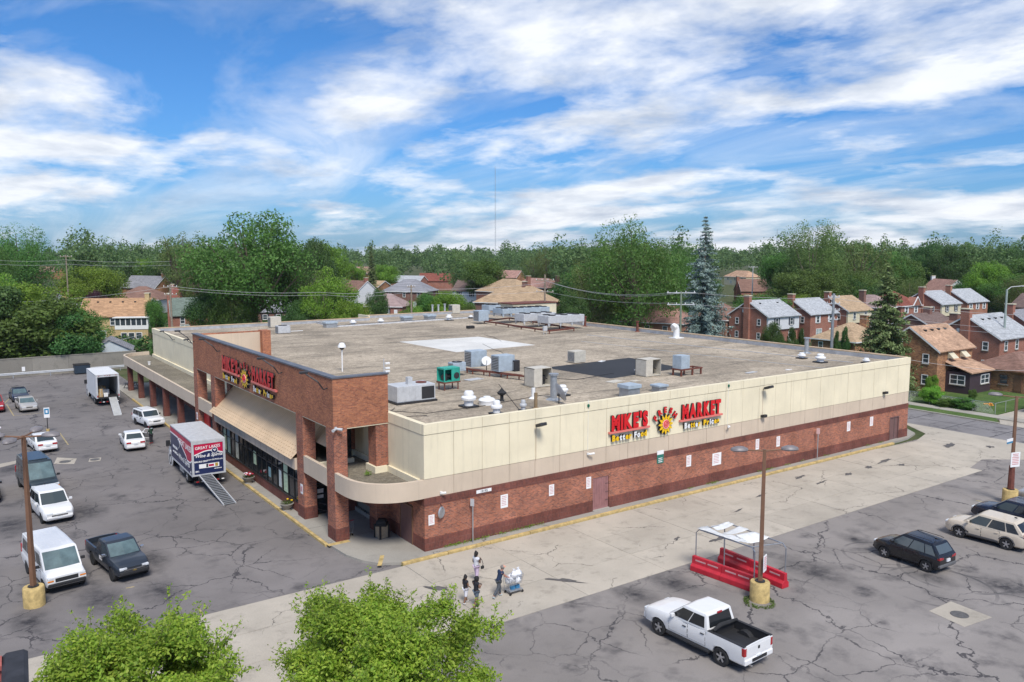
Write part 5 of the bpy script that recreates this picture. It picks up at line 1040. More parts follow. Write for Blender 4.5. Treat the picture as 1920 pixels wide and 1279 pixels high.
B().cbox((-.92, 0, 1.86), (.06, .3, .07)).obj('brake_light', LAMPR, t); B().box(K['xr']-.012, -.07, 1.0, K['xr']-.002, .07, 1.14).obj('tailgate_badge', DARK, t)
B().box(K['xr']-.01, -.78, .80, K['xr']-.001, .78, 1.22).obj('tailgate', P_WHITE, t); B().box(K['xr']-.07, -.5, .56, K['xr']-.052, .5, .7).obj('bumper_step', TRIM, t)
for s in (-1, 1): B().cyl((K['xr']+.1, s*.55, .4), (K['xr']-.1, s*.55, .4), .04, n=8).obj('exhaust', CHROME, t)
# --- black small SUV, cream SUV, dark SUV, silver car on the right
SUV = dict(L=4.10, W=1.77, wb=2.52, fo=.82, wr=.335, ww=.22, zb=.28, belt=[(-2.05, .98), (-1.6, 1.10), (.9, 1.06), (1.1, 1.07), (1.55, 1.03), (1.85, .94), (2.02, .82), (2.1, .72)], hw=[(-2.05, .86), (-1.8, .97), (-1.2, 1), (1.3, 1), (1.75, .94), (2.08, .74)], roofrear=1.66, cabin=(-2.02, -1.55, .28, 1.12, 1.73, .96, .81), panes=3, splits=[0, .24, .60, 1], doors=[(-.86, .06), (.09, .88)], clad=TRIM, head=(.86, .13, .36), grille=(.64, .22, 1.0), tail=(.92, .16, .42), plate=.78, rearwin=(.30, .92), rails=TRIM, antenna=1, rbumpmat=GREYP, glass=MT('suv_glass', (.075, .095, .105), .08, 0, 0, spec=.9), wglass=CGLASS)
loc, h = place((1658, 1045), (1736.5, 1072), 'L', 1.77); car('suv', 'small black hatchback SUV parked alone on the right lot', P_BLACK, SUV, loc, h, cat='SUV')
S2 = dict(L=4.67, W=1.88, wb=2.70, fo=.93, wr=.36, ww=.235, zb=.29, belt=[(-2.35, 1.02), (-1.9, 1.13), (.9, 1.08), (1.2, 1.09), (1.7, 1.05), (2.05, .97), (2.2, .86), (2.3, .74)], hw=[(-2.4, .86), (-2.1, .97), (-1.4, 1), (1.4, 1), (1.95, .93), (2.28, .74)], roofrear=1.72, cabin=(-2.28, -1.72, .34, 1.24, 1.79, .96, .81), panes=3, splits=[0, .24, .60, 1], doors=[(-.95, .06), (.09, .98)], clad=GREYP, head=(.90, .15, .4), grille=(.72, .16, .8), tail=(1.02, .26, .3), plate=.80, rearwin=(.30, .92), antenna=1, glass=CGLASS, rearglass=TINT, wglass=CGLASS, hmat=P_CREAM)
loc, h = place((1798, 1007.5), (1886.5, 1030.8), 'L', 1.88); car('suv', 'cream coloured SUV with grey sills at the right edge', P_CREAM, S2, loc, h, cat='SUV')
S3 = dict(S2); S3.update(clad=None, rails=CHROME, L=4.8, wb=2.78, cabin=(-2.25, -1.85, .25, 1.12, 1.76, .95, .81)); car('suv', 'dark navy SUV parked just behind the cream SUV', P_DNAV, S3, (33.95, -17.6), R(91), cat='SUV')
SED = dict(L=4.95, W=1.85, wb=2.80, fo=1.0, wr=.33, ww=.215, zb=.25, belt=[(-2.5, .80), (-2.3, .95), (-1.75, .99), (-1.2, .95), (.5, .93), (1.0, .93), (1.6, .88), (2.1, .80), (2.35, .70), (2.45, .62)], hw=[(-2.5, .80), (-2.2, .95), (-1.5, 1), (1.4, 1), (2.0, .95), (2.42, .76)], cabin=(-1.72, -1.02, .22, 1.10, 1.46, .94, .77), panes=2, splits=[0, .46, 1], doors=[(-.92, .08), (.11, 1.0)], head=(.71, .13, .42), grille=(.66, .14, .75), tail=(.80, .16, .40), plate=.72, fbump=(.44, .18), rbump=(.46, .22), rearwin=(.10, .92))
car('sedan', 'silver sedan cut off by the right edge beside the lamp post', P_SIL2, SED, (40.6, -17.6), R(91), cat='car')
# --- left lot
PU2 = dict(L=5.40, W=1.89, wb=3.26, fo=.93, wr=.385, ww=.255, zb=.40, belt=[(-2.9, 1.16), (-.95, 1.17), (-.94, 1.17), (1.0, 1.13), (1.25, 1.12), (1.9, 1.08), (2.3, .98), (2.5, .86)], hw=[(-2.9, .96), (-2.5, .99), (1.5, 1), (2.0, .97), (2.35, .90), (2.55, .78)], cabin=(-.92, -.74, .40, 1.20, 1.79, .96, .84), panes=2, splits=[0, .46, 1], bed=(-.93, .87), doors=[(-.86, .02), (.06, 1.05)], head=(.93, .15, .40), grille=(.84, .24, 1.15), chrome=2, emblem=1, tail=(.98, .34, .16), fbump=(.58, .22), bumpmat=TRIM, plate=.66, mirmat=CHROME, glass=CGLASS, rearglass=TINT)
loc, h = place((213.3, 1090), (175.5, 1057.5), 'R', 1.89); t, K = car('pickup_truck', 'charcoal crew-cab pickup with chrome mirrors facing the camera', P_CHAR, PU2, loc, h, cat='pickup truck')
B().box(K['xr']+.09, -.80, .85, -.96, .80, .885).obj('bed_liner', TRIM, t); B().box(-.2, -K['H2']-.012, .78, .25, -K['H2']-.004, 1.0).obj('door_sticker', PAPER, t)
VAN = dict(L=5.5, W=2.0, wb=3.5, fo=.78, wr=.365, ww=.24, zb=.38, belt=[(-3.0, 1.10), (.5, 1.12), (1.3, 1.14), (1.5, 1.16), (1.9, 1.12), (2.3, 1.03), (2.5, .95)], hw=[(-3, .97), (-2.6, 1), (1.6, 1), (2.1, .97), (2.55, .92)], cabin=(-2.95, -2.85, 1.05, 1.85, 2.07, .985, .90), panes=4, splits=[0, .26, .52, .76, 1], doors=[(.55, 1.5), (-.75, .5)], head=(.92, .17, .30), amber=1, grille=(.90, .22, 1.1), tail=(1.2, .5, .13), fbump=(.56, .2), bumpmat=TRIM, mirmat=TRIM, mirror=(1.35, 1.32), rim=LGREY, spokes=8, glass=CGLASS, rearglass=TINT, winv=(.22, .82))
a, c = G(84, 1108), G(155, 1097); m_ = (a+c)/2; hv = R(-82.5); d = Vector((math.cos(hv), math.sin(hv), 0)); cc = m_-d*1.75
t, K = car('van', 'white passenger van facing the camera beside the lamp post', P_WHITE, VAN, (cc.x, cc.y), hv, cat='van')
for k in range(5): B().box(-2.5, -.62+k*.31, 2.065, .7, -.60+k*.31, 2.085).obj('roof_rib', P_WHITE, t)
DUR = dict(S2); DUR.update(L=5.0, W=1.93, wb=3.0, fo=.95, clad=None, cabin=(-2.35, -1.95, .35, 1.2, 1.80, .95, .82), belt=[(-2.5, 1.0), (-2.0, 1.1), (.5, 1.06), (1.05, 1.07), (1.6, 1.04), (2.05, .97), (2.3, .84), (2.4, .72)], head=(.90, .14, .38), grille=(.88, .22, .95), chrome=2, mirmat=P_WHITE, fplate=1, fbump=(.50, .16), hw=[(-2.5, .88), (-2.2, .97), (-1.4, 1), (1.5, 1), (2.05, .95), (2.38, .80)], wglass=CGLASS)
a, c = G(77, 978), G(137, 974); m_ = (a+c)/2; hv = R(-84); d = Vector((math.cos(hv), math.sin(hv), 0)); cc = m_-d*1.5; car('suv', 'white SUV with split chrome grille facing the camera behind the van', P_WHITE, DUR, (cc.x, cc.y), hv, cat='SUV')
HV = dict(VAN); HV.update(cabin=(-2.95, -2.7, .75, 1.75, 2.38, .985, .86), amber=1, lampmat=LAMPW, winv=(.18, .62), rearwin=(.18, .6), mirmat=TRIM, bumpmat=CHROME, glass=TINT, wglass=WGLASS); loc, h = place((57, 932.6), (38, 913), 'R', 2.0); t, K = car('van', 'dark high-roof conversion van facing the camera', P_GREEN, HV, loc, R(-84), cat='van')
B().cbox((-1.0, 0, 2.40), (3.0, 1.25, .1)).obj('raised_roof', P_GREEN, t, bevel=.05)
SED2 = dict(SED); SED2.update(cabin=(-1.95, -1.02, .15, 1.1, 1.46, .94, .77), fplate=1)
a, c = G(62, 842), G(107, 849); m_ = G(86, 846); hv = R(96); d = Vector((math.cos(hv), math.sin(hv), 0)); cc = m_+d*1.55; car('sedan', 'white sedan with slim red tail lights parked nose away by the accessible sign', P_WHITE, SED2, (cc.x, cc.y), hv)
loc, h = place((24.2, 754.6), (19, 747.5), 'R', 1.85); car('sedan', 'dark navy sedan parked behind the silver sedan', P_NAVY, SED, loc, R(-88))
a, c = G(36, 772.5), G(71, 770); m_ = (a+c)/2; hv = R(-87); d = Vector((math.cos(hv), math.sin(hv), 0)); cc = m_-d*1.4; car('sedan', 'silver sedan facing the camera in a bay on the far left', P_SILV, dict(SED, chrome=1, grille=(.62, .14, .6)), (cc.x, cc.y), hv)
car('suv', 'red SUV cut off by the left edge of the lot', P_RED, dict(S2, clad=None, mirmat=CHROME, chrome=2), (-18.3, 66.2), R(-88), cat='SUV')
car('sedan', 'white sedan just peeking in at the left edge', P_WHITE, SED, (-19.6, 50.4), R(-88)); car('suv', 'black SUV just peeking in at the left edge by the white SUV', P_BLACK, dict(S2, clad=None), (-20.85, 28.0), R(-86), cat='SUV')
PAT = dict(L=4.41, W=1.76, wb=2.635, fo=.85, wr=.35, ww=.225, zb=.32, belt=[(-2.2, 1.08), (.5, 1.06), (.85, 1.06), (1.4, 1.04), (1.9, 1.01), (2.05, .95), (2.12, .85)], hw=[(-2.2, .95), (-1.9, 1), (1.5, 1), (1.95, .96), (2.15, .90)], cabin=(-2.12, -1.95, .35, .85, 1.68, .97, .90), panes=3, splits=[0, .25, .60, 1], doors=[(-.85, .0), (.03, .85)], head=(.90, .17, .18), grille=(.90, .18, .72), tail=(1.0, .3, .14), fbump=(.58, .22), rails=TRIM, mirmat=TRIM, rim=STEEL, glass=CGLASS, rearglass=TINT, wglass=CGLASS)
loc, h = place((271, 803.7), (257.5, 795), 'R', 1.76); t, K = car('suv', 'boxy white SUV with a slotted grille parked at the canopy kerb', P_WHITE, PAT, loc, R(-80), cat='SUV')
for k in range(7): B().box(K['xf']+.013, -.32+k*.1, .82, K['xf']+.02, -.28+k*.1, .98).obj('grille_bar', P_WHITE, t)
a, c = G(234, 843.5), G(271, 840); m_ = (a+c)/2; hv = R(86); d = Vector((math.cos(hv), math.sin(hv), 0)); cc = m_+d*1.4; ts, Ks = car('sedan', 'white sedan with its passenger door open beside the person in green', P_WHITE, SED, (cc.x, cc.y), hv)
b = B(); b.T = Matrix.Translation((1.02, -.93, 0)) @ Matrix.Rotation(R(62), 4, 'Z'); b.box(-1.0, -.04, .42, 0, .04, .92); b.box(-1.0, -.03, .92, -.94, .03, 1.34); b.box(-.94, -.03, 1.29, -.3, .03, 1.34); b.add([(-.3, -.03, 1.34), (-.3, .03, 1.34), (0, .03, .92), (0, -.03, .92), (-.36, -.03, 1.30), (-.36, .03, 1.30), (-.07, .03, .92), (-.07, -.03, .92)], [(0, 1, 2, 3), (4, 7, 6, 5), (0, 3, 7, 4), (1, 5, 6, 2)]); od = b.obj('open_door', P_WHITE, ts)
b = B(); b.T = Matrix.Translation((1.02, -.93, 0)) @ Matrix.Rotation(R(62), 4, 'Z'); b.box(-.92, .035, .5, -.06, .06, .9); b.obj('door_lining', GREYP, od)
# --- box trucks
def box_truck(label, loc, h, boxmat, open_rear, zf=1.05, bw=2.44, bl=7.3, bh=2.55, wb=6.3):
    t = thing('box_truck', label, 'truck', (loc[0], loc[1], 0), h); H2 = bw/2; xr = -wb/2-2.2; x1 = xr+bl
    for s in (-1, 1):
        wheel(t, wb/2, s*(H2-.28), .48, .28, LGREY, 8, s); wheel(t, -wb/2, s*(H2-.2), .48, .30, LGREY, 8, s); wheel(t, -wb/2, s*(H2-.54), .48, .26, LGREY, 8, s)
        B().box(xr+.3, s*.35, .62, wb/2+.4, s*.5, .88).obj('chassis_rail', BLACK, t); B().box(-wb/2+1.2, s*(H2-.35), .45, -wb/2+2.4, s*(H2-.05), .85).obj('fuel_tank', STEEL if s > 0 else BLACK, t, bevel=.05)
        b = B(); b.box(-wb/2-.75, s*(H2-.62), .3, -wb/2-.72, s*(H2-.02), 1.0); b.obj('mud_flap', BLACK, t)
    # cargo box
    z0, z1 = zf, zf+bh
    if open_rear:
        B().box(xr, -H2, z0-.14, x1, H2, z0).obj('cargo_floor', TRIM, t)
        for s in (-1, 1): B().box(xr, s*(H2-.05), z0, x1, s*H2, z1).obj('side_panel', boxmat, t)
        B().box(x1-.05, -H2+.05, z0, x1, H2-.05, z1).obj('front_panel', boxmat, t); B().box(xr, -H2, z1, x1, H2, z1+.05).obj('roof_panel', boxmat, t)
        for s in (-1, 1): B().box(xr-.03, s*(H2-.16), z0-.1, xr-.002, s*H2, z1+.02).obj('rear_post', LGREY, t)
        B().box(xr-.03, -H2+.16, z1-.2, xr-.002, H2-.16, z1+.02).obj('rear_header', LGREY, t)
        for k in range(3): B().cbox((xr-.04, (k-1)*.25, z1-.04), (.03, .12, .05)).obj('marker_lamp', LAMPR, t)
        for s in (-1, 1): B().cbox((xr-.04, s*(H2-.1), z0+.15), (.03, .1, .22)).obj('tail_lamp', LAMPR, t); B().cbox((xr-.04, s*.9, z1-.04), (.03, .14, .05)).obj('marker_lamp', LAMPR, t)
    else:
        B().box(xr, -H2, z0-.1, x1, H2, z1).obj('cargo_box', boxmat, t)
        b = B()
        for s in (-1, 1): b.box(xr-.03, s*(H2-.15), z0-.1, xr-.001, s*(H2+.012), z1+.02)
        b.box(xr-.03, -H2+.15, z1-.22, xr-.001, H2-.15, z1+.02); b.box(xr-.03, -H2+.15, z0-.1, xr-.001, H2-.15, z0+.02); b.obj('rear_frame', LGREY, t)
    for s in (-1, 1): B().box(xr, s*H2-.012, z1-.02, x1, s*H2+.014, z1+.08).obj('roof_edge', LGREY, t); B().box(xr, s*H2-.01, z0-.14, x1, s*H2+.013, z0-.0).obj('lower_rail', LGREY, t)
    B().box(xr, -H2+.02, z1+.005, x1, H2-.02, z1+.07).obj('roof_skin', LGREY if not open_rear else boxmat, t)
    for k in range(8): B().box(xr+.3+k*(bl-.6)/7, -H2+.03, z1+.07, xr+.34+k*(bl-.6)/7, H2-.03, z1+.078).obj('roof_bow', LGREY, t)
    # bumper frame
    b = B(); b.box(xr-.05, -H2+.1, .45, xr+.05, H2-.1, .58); 
    for y in (-.75, .75): b.box(xr-.02, y-.05, .55, xr+.06, y+.05, z0-.1)
    b.obj('rear_bumper', BLACK, t)
    for k in range(6): B().box(xr-.058, -H2+.15+k*.37, .47, xr-.051, -H2+.34+k*.37, .56).obj('reflective_strip', LAMPR if k % 2 else PAPER, t)
    # cab with sloping bonnet
    cx0 = x1+.12; cx1 = wb/2+.95; b = B()
    b.prism([(cx0, .55), (cx1, .55), (cx1+.02, 1.15), (cx1-.25, 1.42), (cx0+1.45, 1.66), (cx0+.95, 2.35), (cx0+.75, 2.46), (cx0, 2.46)], 'y', -1.0, 1.0); b.obj('cab', P_WHITE, t, bevel=.06)
    for s in (-1, 1):
        b = B(); b.prism([(cx0+.22, 1.55), (cx0+1.25, 1.55), (cx0+.85, 2.22), (cx0+.22, 2.22)] if True else [], 'y', s*1.003, s*1.012); b.obj('side_window', TINT, t)
        b = B(); b.lathe([(.66, -.2), (.66, .2), (.02, .2)], 18, (wb/2, s*.84, .5), 'y'); b.obj('wheel_arch', BLACK, t); b = B(); b.lathe([(.64, -.03), (.72, -.03), (.72, .04), (.64, .04)], 18, (wb/2, s*1.03, .52), 'y'); b.obj('fender_lip', P_WHITE, t)
        B().box(cx0+1.0, s*1.05, 1.62, cx0+1.1, s*1.38, 2.12).obj('side_mirror', TRIM, t, bevel=.03); B().tube([(cx0+1.05, s*1.0, 1.9), (cx0+1.05, s*1.3, 2.0)], .02, 5).obj('mirror_arm', TRIM, t); B().box(cx1-.1, s*.62, .85, cx1+.03, s*.92, 1.08).obj('headlight', LAMPW, t, bevel=.03)
    b = B(); b.add([(cx0+1.40, -.88, 1.70), (cx0+1.40, .88, 1.70), (cx0+.985, .82, 2.32), (cx0+.985, -.82, 2.32)], [(0, 1, 2, 3)]); b.T = None; o = b.obj('windscreen', WGLASS, t); o.location = (.03, 0, .02)
    B().box(cx1-.03, -.5, .7, cx1+.035, .5, 1.15).obj('grille', TRIM, t); B().box(cx1-.02, -1.02, .45, cx1+.1, 1.02, .68).obj('front_bumper', LGREY, t, bevel=.04); B().box(cx0-.1, -.9, 2.45, cx0+.5, .9, 2.75).obj('roof_fairing', P_WHITE, t, bevel=.08)
    return t, dict(xr=xr, x1=x1, H2=H2, z0=z0, z1=z1)
NAVYP = MT('truck_navy', (.012, .022, .085), .4, var=.05, world=False); CRIM = MT('truck_crimson', (.50, .006, .055), .4, var=.05, world=False)
loc, h = place((319.3, 870), (352, 905.9), 'L', 2.44); t, K = box_truck('delivery truck with a navy and crimson printed box and a ramp', loc, R(89), NAVYP, False)
xr, H2, z0, z1 = K['xr'], K['H2'], K['z0'], K['z1']; X0 = K['x1']
def wave(n, f): return [(k/n, f(k/n)) for k in range(n+1)]
# rear door print
w0, w1 = -H2+.17, H2-.17; rzv = lambda u: z1-.9+.16*math.sin((u-.15)*4.6)
b = B(); pts = [(w0+(w1-w0)*u, rzv(u)) for u, _ in wave(14, lambda q: q)]; b.prism(([(y, z) for y, z in pts]+[(w1, z1-.24), (w0, z1-.24)]), 'x', xr-.012, xr-.004); b.obj('crimson_field', CRIM, t)
b = B(); b.prism([(y, z-.07) for y, z in pts]+[(y, z+.01) for y, z in pts[::-1]], 'x', xr-.015, xr-.008); b.obj('white_swoosh', PAPER, t)
B().box(xr-.004, w0, z0+.05, xr-.001, w1, z1-.23).obj('navy_field', NAVYP, t)
def rear_text(s, y, z, size, mat=PAPER, shear=0, bold=.004, rot=0, sx=1):
    o = link('lettering', text_mesh(s, size, .006, bold, shear, [mat], sx), t); o.matrix_local = panel_mat((xr-.022, y, z), (0, -1, 0), (0, 0, 1)) @ Matrix.Rotation(rot, 4, 'Z')
rear_text('GREAT LAKES', .05, z1-.60, .30, rot=R(1.5)); rear_text('Wine & Spirits', .0, z1-1.24, .34, shear=.35, bold=.006); rear_text('888-860-3805', .58, z1-1.62, .17); rear_text('www.GLWAS.com', -.45, z1-1.56, .15); [B().box(xr-.022, -.36+k*.15, z1-1.84, xr-.016, -.24+k*.15, z1-1.77).obj('small_print', PAPER, t) for k in range(5)]; rear_text('891', .85, z0+.18, .19); [B().box(xr-.022, -.92+k*.14, z0+.3, xr-.016, -.81+k*.14, z0+.36).obj('small_print', PAPER, t) for k in range(4)]
B().box(xr-.02, -.75, z0+.46, xr-.014, .72, z0+.78).obj('logo_panel', PAPER, t); B().box(xr-.025, -.36, z0+.54, xr-.021, .02, z0+.7).obj('logo_bar', CRIM, t); B().box(xr-.025, .06, z0+.5, xr-.021, .2, z0+.76).obj('logo_block', DARK, t); B().box(xr-.025, -.66, z0+.5, xr-.021, -.45, z0+.75).obj('logo_leaf', MT('leaf_gold', (.45, .30, .04), .5, var=.3, scale=9), t)
b = B(); b.lathe([(.21, 0), (.21, .012), (.02, .014)], 20, (xr-.034, -.45, z1-.80), 'x'); b.obj('round_badge', NAVYP, t); b = B(); b.lathe([(.24, 0), (.24, .008), (.02, .009)], 20, (xr-.028, -.45, z1-.80), 'x'); b.obj('badge_ring', PAPER, t)
for dy, dz in ((-.06, .03), (.06, .03), (0, -.05)): B().cbox((xr-.04, -.45+dy, z1-.78+dz), (.01, .09, .07)).obj('badge_mark', PAPER, t)
# left side print
Ls = X0-xr; sw = lambda u: z1-.55-1.35*(math.sin(min(1, max(0, (.62-u)/.55))*math.pi*.5))**1 if u < .62 else z1-.55+(u-.62)*.3
b = B(); pts = [(xr+Ls*u, (z0+1.15-.35*math.sin(u*9) if u < .25 else z0+1.15+(u-.25)*2.6) if u < .62 else z1-.44) for u in [k/24 for k in range(25)]]
pts = [(x, min(max(z, z0+.9), z1-.42)) for x, z in pts]
b.prism([(x, z) for x, z in pts]+[(X0-.03, z1-.08), (xr+.03, z1-.08)], 'y', H2+.002, H2+.010); b.obj('crimson_field', CRIM, t)
b = B(); b.prism([(x, z-.11) for x, z in pts]+[(x, z+.01) for x, z in pts[::-1]], 'y', H2+.004, H2+.013); b.obj('white_swoosh', PAPER, t)
def side_text(s, x, z, size, mat=PAPER, shear=0, rot=0, sx=1, bold=.006):
    o = link('lettering', text_mesh(s, size, .006, bold, shear, [mat], sx), t); o.matrix_local = panel_mat((x, H2+.018, z), (-1, 0, 0), (0, 0, 1)) @ Matrix.Rotation(rot, 4, 'Z')
side_text('GREAT LAKES', xr+2.2, z1-.85, .62, sx=1.1); side_text('Wine & Spirits', xr+2.6, z0+.42, .62, shear=.35, rot=R(0)); side_text('888-860-3805', xr+5.6, z0+.95, .3); side_text('www.GLWAS.com', xr+5.5, z0+.55, .26); side_text('891', xr+.4, z0+.1, .2)
b = B(); b.lathe([(.38, 0), (.38, .012), (.02, .014)], 22, (xr+4.3, H2+.014, z0+1.6), 'y'); b.obj('round_badge', PAPER, t); b = B(); b.lathe([(.32, 0), (.32, .012), (.02, .014)], 22, (xr+4.3, H2+.028, z0+1.6), 'y'); b.obj('badge_disc', NAVYP, t)
def ramp_(label, top_, end_, w, mat, rungs):
    d = end_-top_; L_ = Vector((d.x, d.y, 0)).length; t = thing('loading_ramp', label, 'ramp', (end_.x, end_.y, 0), math.atan2(-d.y, -d.x)); zt = top_.z; sl = math.atan2(zt, L_)
    for s in (-1, 1): B().add([(0, s*w/2-.03, .0), (0, s*w/2+.03, .0), (0, s*w/2+.03, .1), (0, s*w/2-.03, .1), (L_, s*w/2-.03, zt-.1), (L_, s*w/2+.03, zt-.1), (L_, s*w/2+.03, zt), (L_, s*w/2-.03, zt)], [(0, 1, 2, 3), (7, 6, 5, 4), (3, 2, 6, 7), (0, 4, 5, 1), (1, 5, 6, 2), (0, 3, 7, 4)]).obj('side_rail', LGREY, t)
    if rungs:
        for k in range(rungs):
            f = (k+.5)/rungs; x = L_*f; z = zt*f; B().box(x-.045, -w/2+.03, z+.0, x+.045, w/2-.03, z+.05).obj('rung', STEEL, t)
        B().add([(0, -w/2+.03, .01), (0, w/2-.03, .01), (L_, w/2-.03, zt-.06), (L_, -w/2+.03, zt-.06)], [(0, 1, 2, 3)]).obj('tread_plate', DARK, t)
    else: B().add([(0, -w/2, .03), (0, w/2, .03), (L_, w/2, zt), (L_, -w/2, zt), (0, -w/2, .0), (0, w/2, .0), (L_, w/2, zt-.05), (L_, -w/2, zt-.05)], [(0, 1, 2, 3), (7, 6, 5, 4), (0, 4, 5, 1), (2, 6, 7, 3)]).obj('deck', mat, t)
ramp_('ribbed metal loading ramp behind the navy and crimson truck', Vector((loc[0]-.18-.2, loc[1]+K['xr']-.0, 1.0)), G(431, 946), .85, STEEL, 20)
loc, h = place((161, 740.5), (181, 760), 'L', 2.44); BOXW = MT('truck_box_white', (.70, .70, .69), .5, var=.06, world=False); t, K = box_truck('plain white box truck with its rear open and a ramp down', loc, R(90), BOXW, True, bl=7.0, wb=6.4)
ramp_('plain pale loading ramp behind the white box truck', Vector((loc[0]+.45, loc[1]+K['xr'], 1.0)), G(221, 779), .75, MT('ramp_alu', (.5, .5, .48), .5, .2, .15), 0)
BX('door_panel', K['xr']-.4, K['H2']-.8, .55, K['xr']-.36, K['H2']-.1, 1.0, LGREY, t) if False else None
CARD = MT('cardboard', (.40, .27, .13), .85, var=.2, scale=4)
cy = {'cardboard box at the open rear of the white truck, bottom left': (.5, .75, 0, CARD, .5), 'white carton beside the bottom cardboard box in the white truck': (.45, .2, 0, PAPER, .4), 'cardboard box stacked on top in the white truck': (.55, .72, .5, CARD, .4), 'pale carton deep inside the white truck': (2.0, .5, 0, PAPER, .7), 'second pale carton deep inside the white truck': (2.2, -.1, 0, PAPER, .6), 'brown carton deep inside the white truck': (2.9, .3, 0, CARD, .9)}
for lab, (dx, dy, dz, m, s) in cy.items():
    wp = (loc[0]-dy, loc[1]+K['xr']+dx, K['z0']+dz); tt = thing('carton', lab, 'box', wp, 0, 'cartons in the white truck'); B().box(-s/2, -s/2, .002, s/2, s/2, s).obj('box_body', m, tt, bevel=.01); B().box(-.03, -s/2-.002, s*.1, .03, s/2+.002, s+.003).obj('tape', BEIGE, tt)
# ------------------------------------------------------------------ people
def skin_mesh(name, V_, E_l, mat, parent, sub=1):
    """V_: list of (point, radius), first one is the root; E_l: index pairs"""
    me = bpy.data.meshes.new(name); me.from_pydata([p for p, _ in V_], E_l, []); me.materials.append(mat)
    o = link(name, me, parent); sk = o.modifiers.new('skin', 'SKIN'); sk.use_smooth_shade = True; sk.branch_smoothing = .3
    for i, (_, r) in enumerate(V_): me.skin_vertices[0].data[i].radius = (r, r) if not isinstance(r, tuple) else r
    s = o.modifiers.new('sub', 'SUBSURF'); s.levels = sub; s.render_levels = sub
    dg = bpy.context.evaluated_depsgraph_get(); dg.update(); m2 = bpy.data.meshes.new_from_object(o.evaluated_get(dg)); o.modifiers.clear(); o.data = m2
    m2.materials.clear(); m2.materials.append(mat); return o
def person(label, loc, rz, H, J, shirt, pants, hair, skin, shoes, sleeve=.5, leg=1.0, hairstyle='short', cap=None, shirtlong=0):
    """J: overrides for joints of a standing 1.0-high figure (x forward, y left)"""
    t = thing('person', label, 'person', loc, rz)
    D = dict(pel=(0, 0, .53), sp=(0, 0, .62), ch=(.0, 0, .74), nk=(.0, 0, .845), hd=(.012, 0, .905), hd2=(.016, 0, .945),
             lsh=(0, .105, .805), lel=(-.01, .135, .64), lha=(.04, .13, .50), rsh=(0, -.105, .805), rel=(-.01, -.135, .64), rha=(.04, -.13, .50),
             lhp=(0, .052, .51), lkn=(.015, .055, .285), lan=(0, .058, .045), lto=(.085, .06, .018), rhp=(0, -.052, .51), rkn=(.015, -.055, .285), ran=(0, -.058, .045), rto=(.085, -.06, .018))
    D.update(J); D = {k: Vector(v)*H for k, v in D.items()}; r = lambda q: q*H
    V_ = []; ix = {}; E_l = []
    def v(k, rad): ix[k] = len(V_); V_.append((D[k], r(rad)))
    for k, q in (('pel', .066), ('sp', .058), ('ch', .064), ('nk', .034), ('hd', .058), ('hd2', .052), ('lsh', .034), ('lel', .026), ('lha', .019), ('rsh', .034), ('rel', .026), ('rha', .019), ('lhp', .050), ('lkn', .040), ('lan', .026), ('lto', .022), ('rhp', .050), ('rkn', .040), ('ran', .026), ('rto', .022)): v(k, q)
    for a, b in (('pel', 'sp'), ('sp', 'ch'), ('ch', 'nk'), ('nk', 'hd'), ('hd', 'hd2'), ('ch', 'lsh'), ('lsh', 'lel'), ('lel', 'lha'), ('ch', 'rsh'), ('rsh', 'rel'), ('rel', 'rha'), ('pel', 'lhp'), ('lhp', 'lkn'), ('lkn', 'lan'), ('lan', 'lto'), ('pel', 'rhp'), ('rhp', 'rkn'), ('rkn', 'ran'), ('ran', 'rto')): E_l.append((ix[a], ix[b]))
    for s, e, h in (('l', 'lel', 'lha'), ('r', 'rel', 'rha')):      # palm and five fingers
        d = (D[h]-D[e]).normalized(); side = d.cross(Vector((0, 0, 1)) if abs(d.z) < .8 else Vector((1, 0, 0))).normalized(); nrm = d.cross(side)
        for k, (off, ln) in enumerate(((-.55, .040), (-.2, .047), (.15, .050), (.5, .044))):
            p0 = D[h]+d*r(.03)+side*r(.018)*off*1.4; p1 = p0+d*r(ln*.6)+nrm*r(.006); p2 = p1+d*r(ln*.4)+nrm*r(.016)
            i0 = len(V_); V_ += [(p0, r(.0062)), (p1, r(.0055)), (p2, r(.0048))]; E_l += [(ix[h], i0), (i0, i0+1), (i0+1, i0+2)]
        p0 = D[h]+side*r(.02)+d*r(.008); i0 = len(V_); V_ += [(p0, r(.007)), (p0+side*r(.012)+d*r(.02), r(.0055))]; E_l += [(ix[h], i0), (i0, i0+1)]
    skm = MT('skin_'+skin[0], skin[1], .55, var=.06); body = skin_mesh('body', V_, E_l, skm, t)
    # face
    f = (D['hd']+D['hd2'])*.5; fd = Vector((1, 0, 0)); hr = r(.058)
    for s in (-1, 1): B().cbox(tuple(f+fd*hr*.90+Vector((0, s*hr*.38, hr*.12))), (hr*.14, hr*.26, hr*.12)).obj('eye', DARK, body)
    B().prism([(hr*.86, -hr*.3), (hr*1.14, -hr*.28), (hr*.9, hr*.12)], 'y', -hr*.12, hr*.12).obj('nose', skm, body, loc=tuple(f)); B().cbox(tuple(f+fd*hr*.88+Vector((0, 0, -hr*.52))), (hr*.08, hr*.4, hr*.08)).obj('mouth', MT('lips', (.22, .08, .07), .5, var=0), body)
    # clothing
    m = lambda n, c: MT('cloth_'+n, c, .85, var=.14, scale=9)
    e_ = .012; sl = []
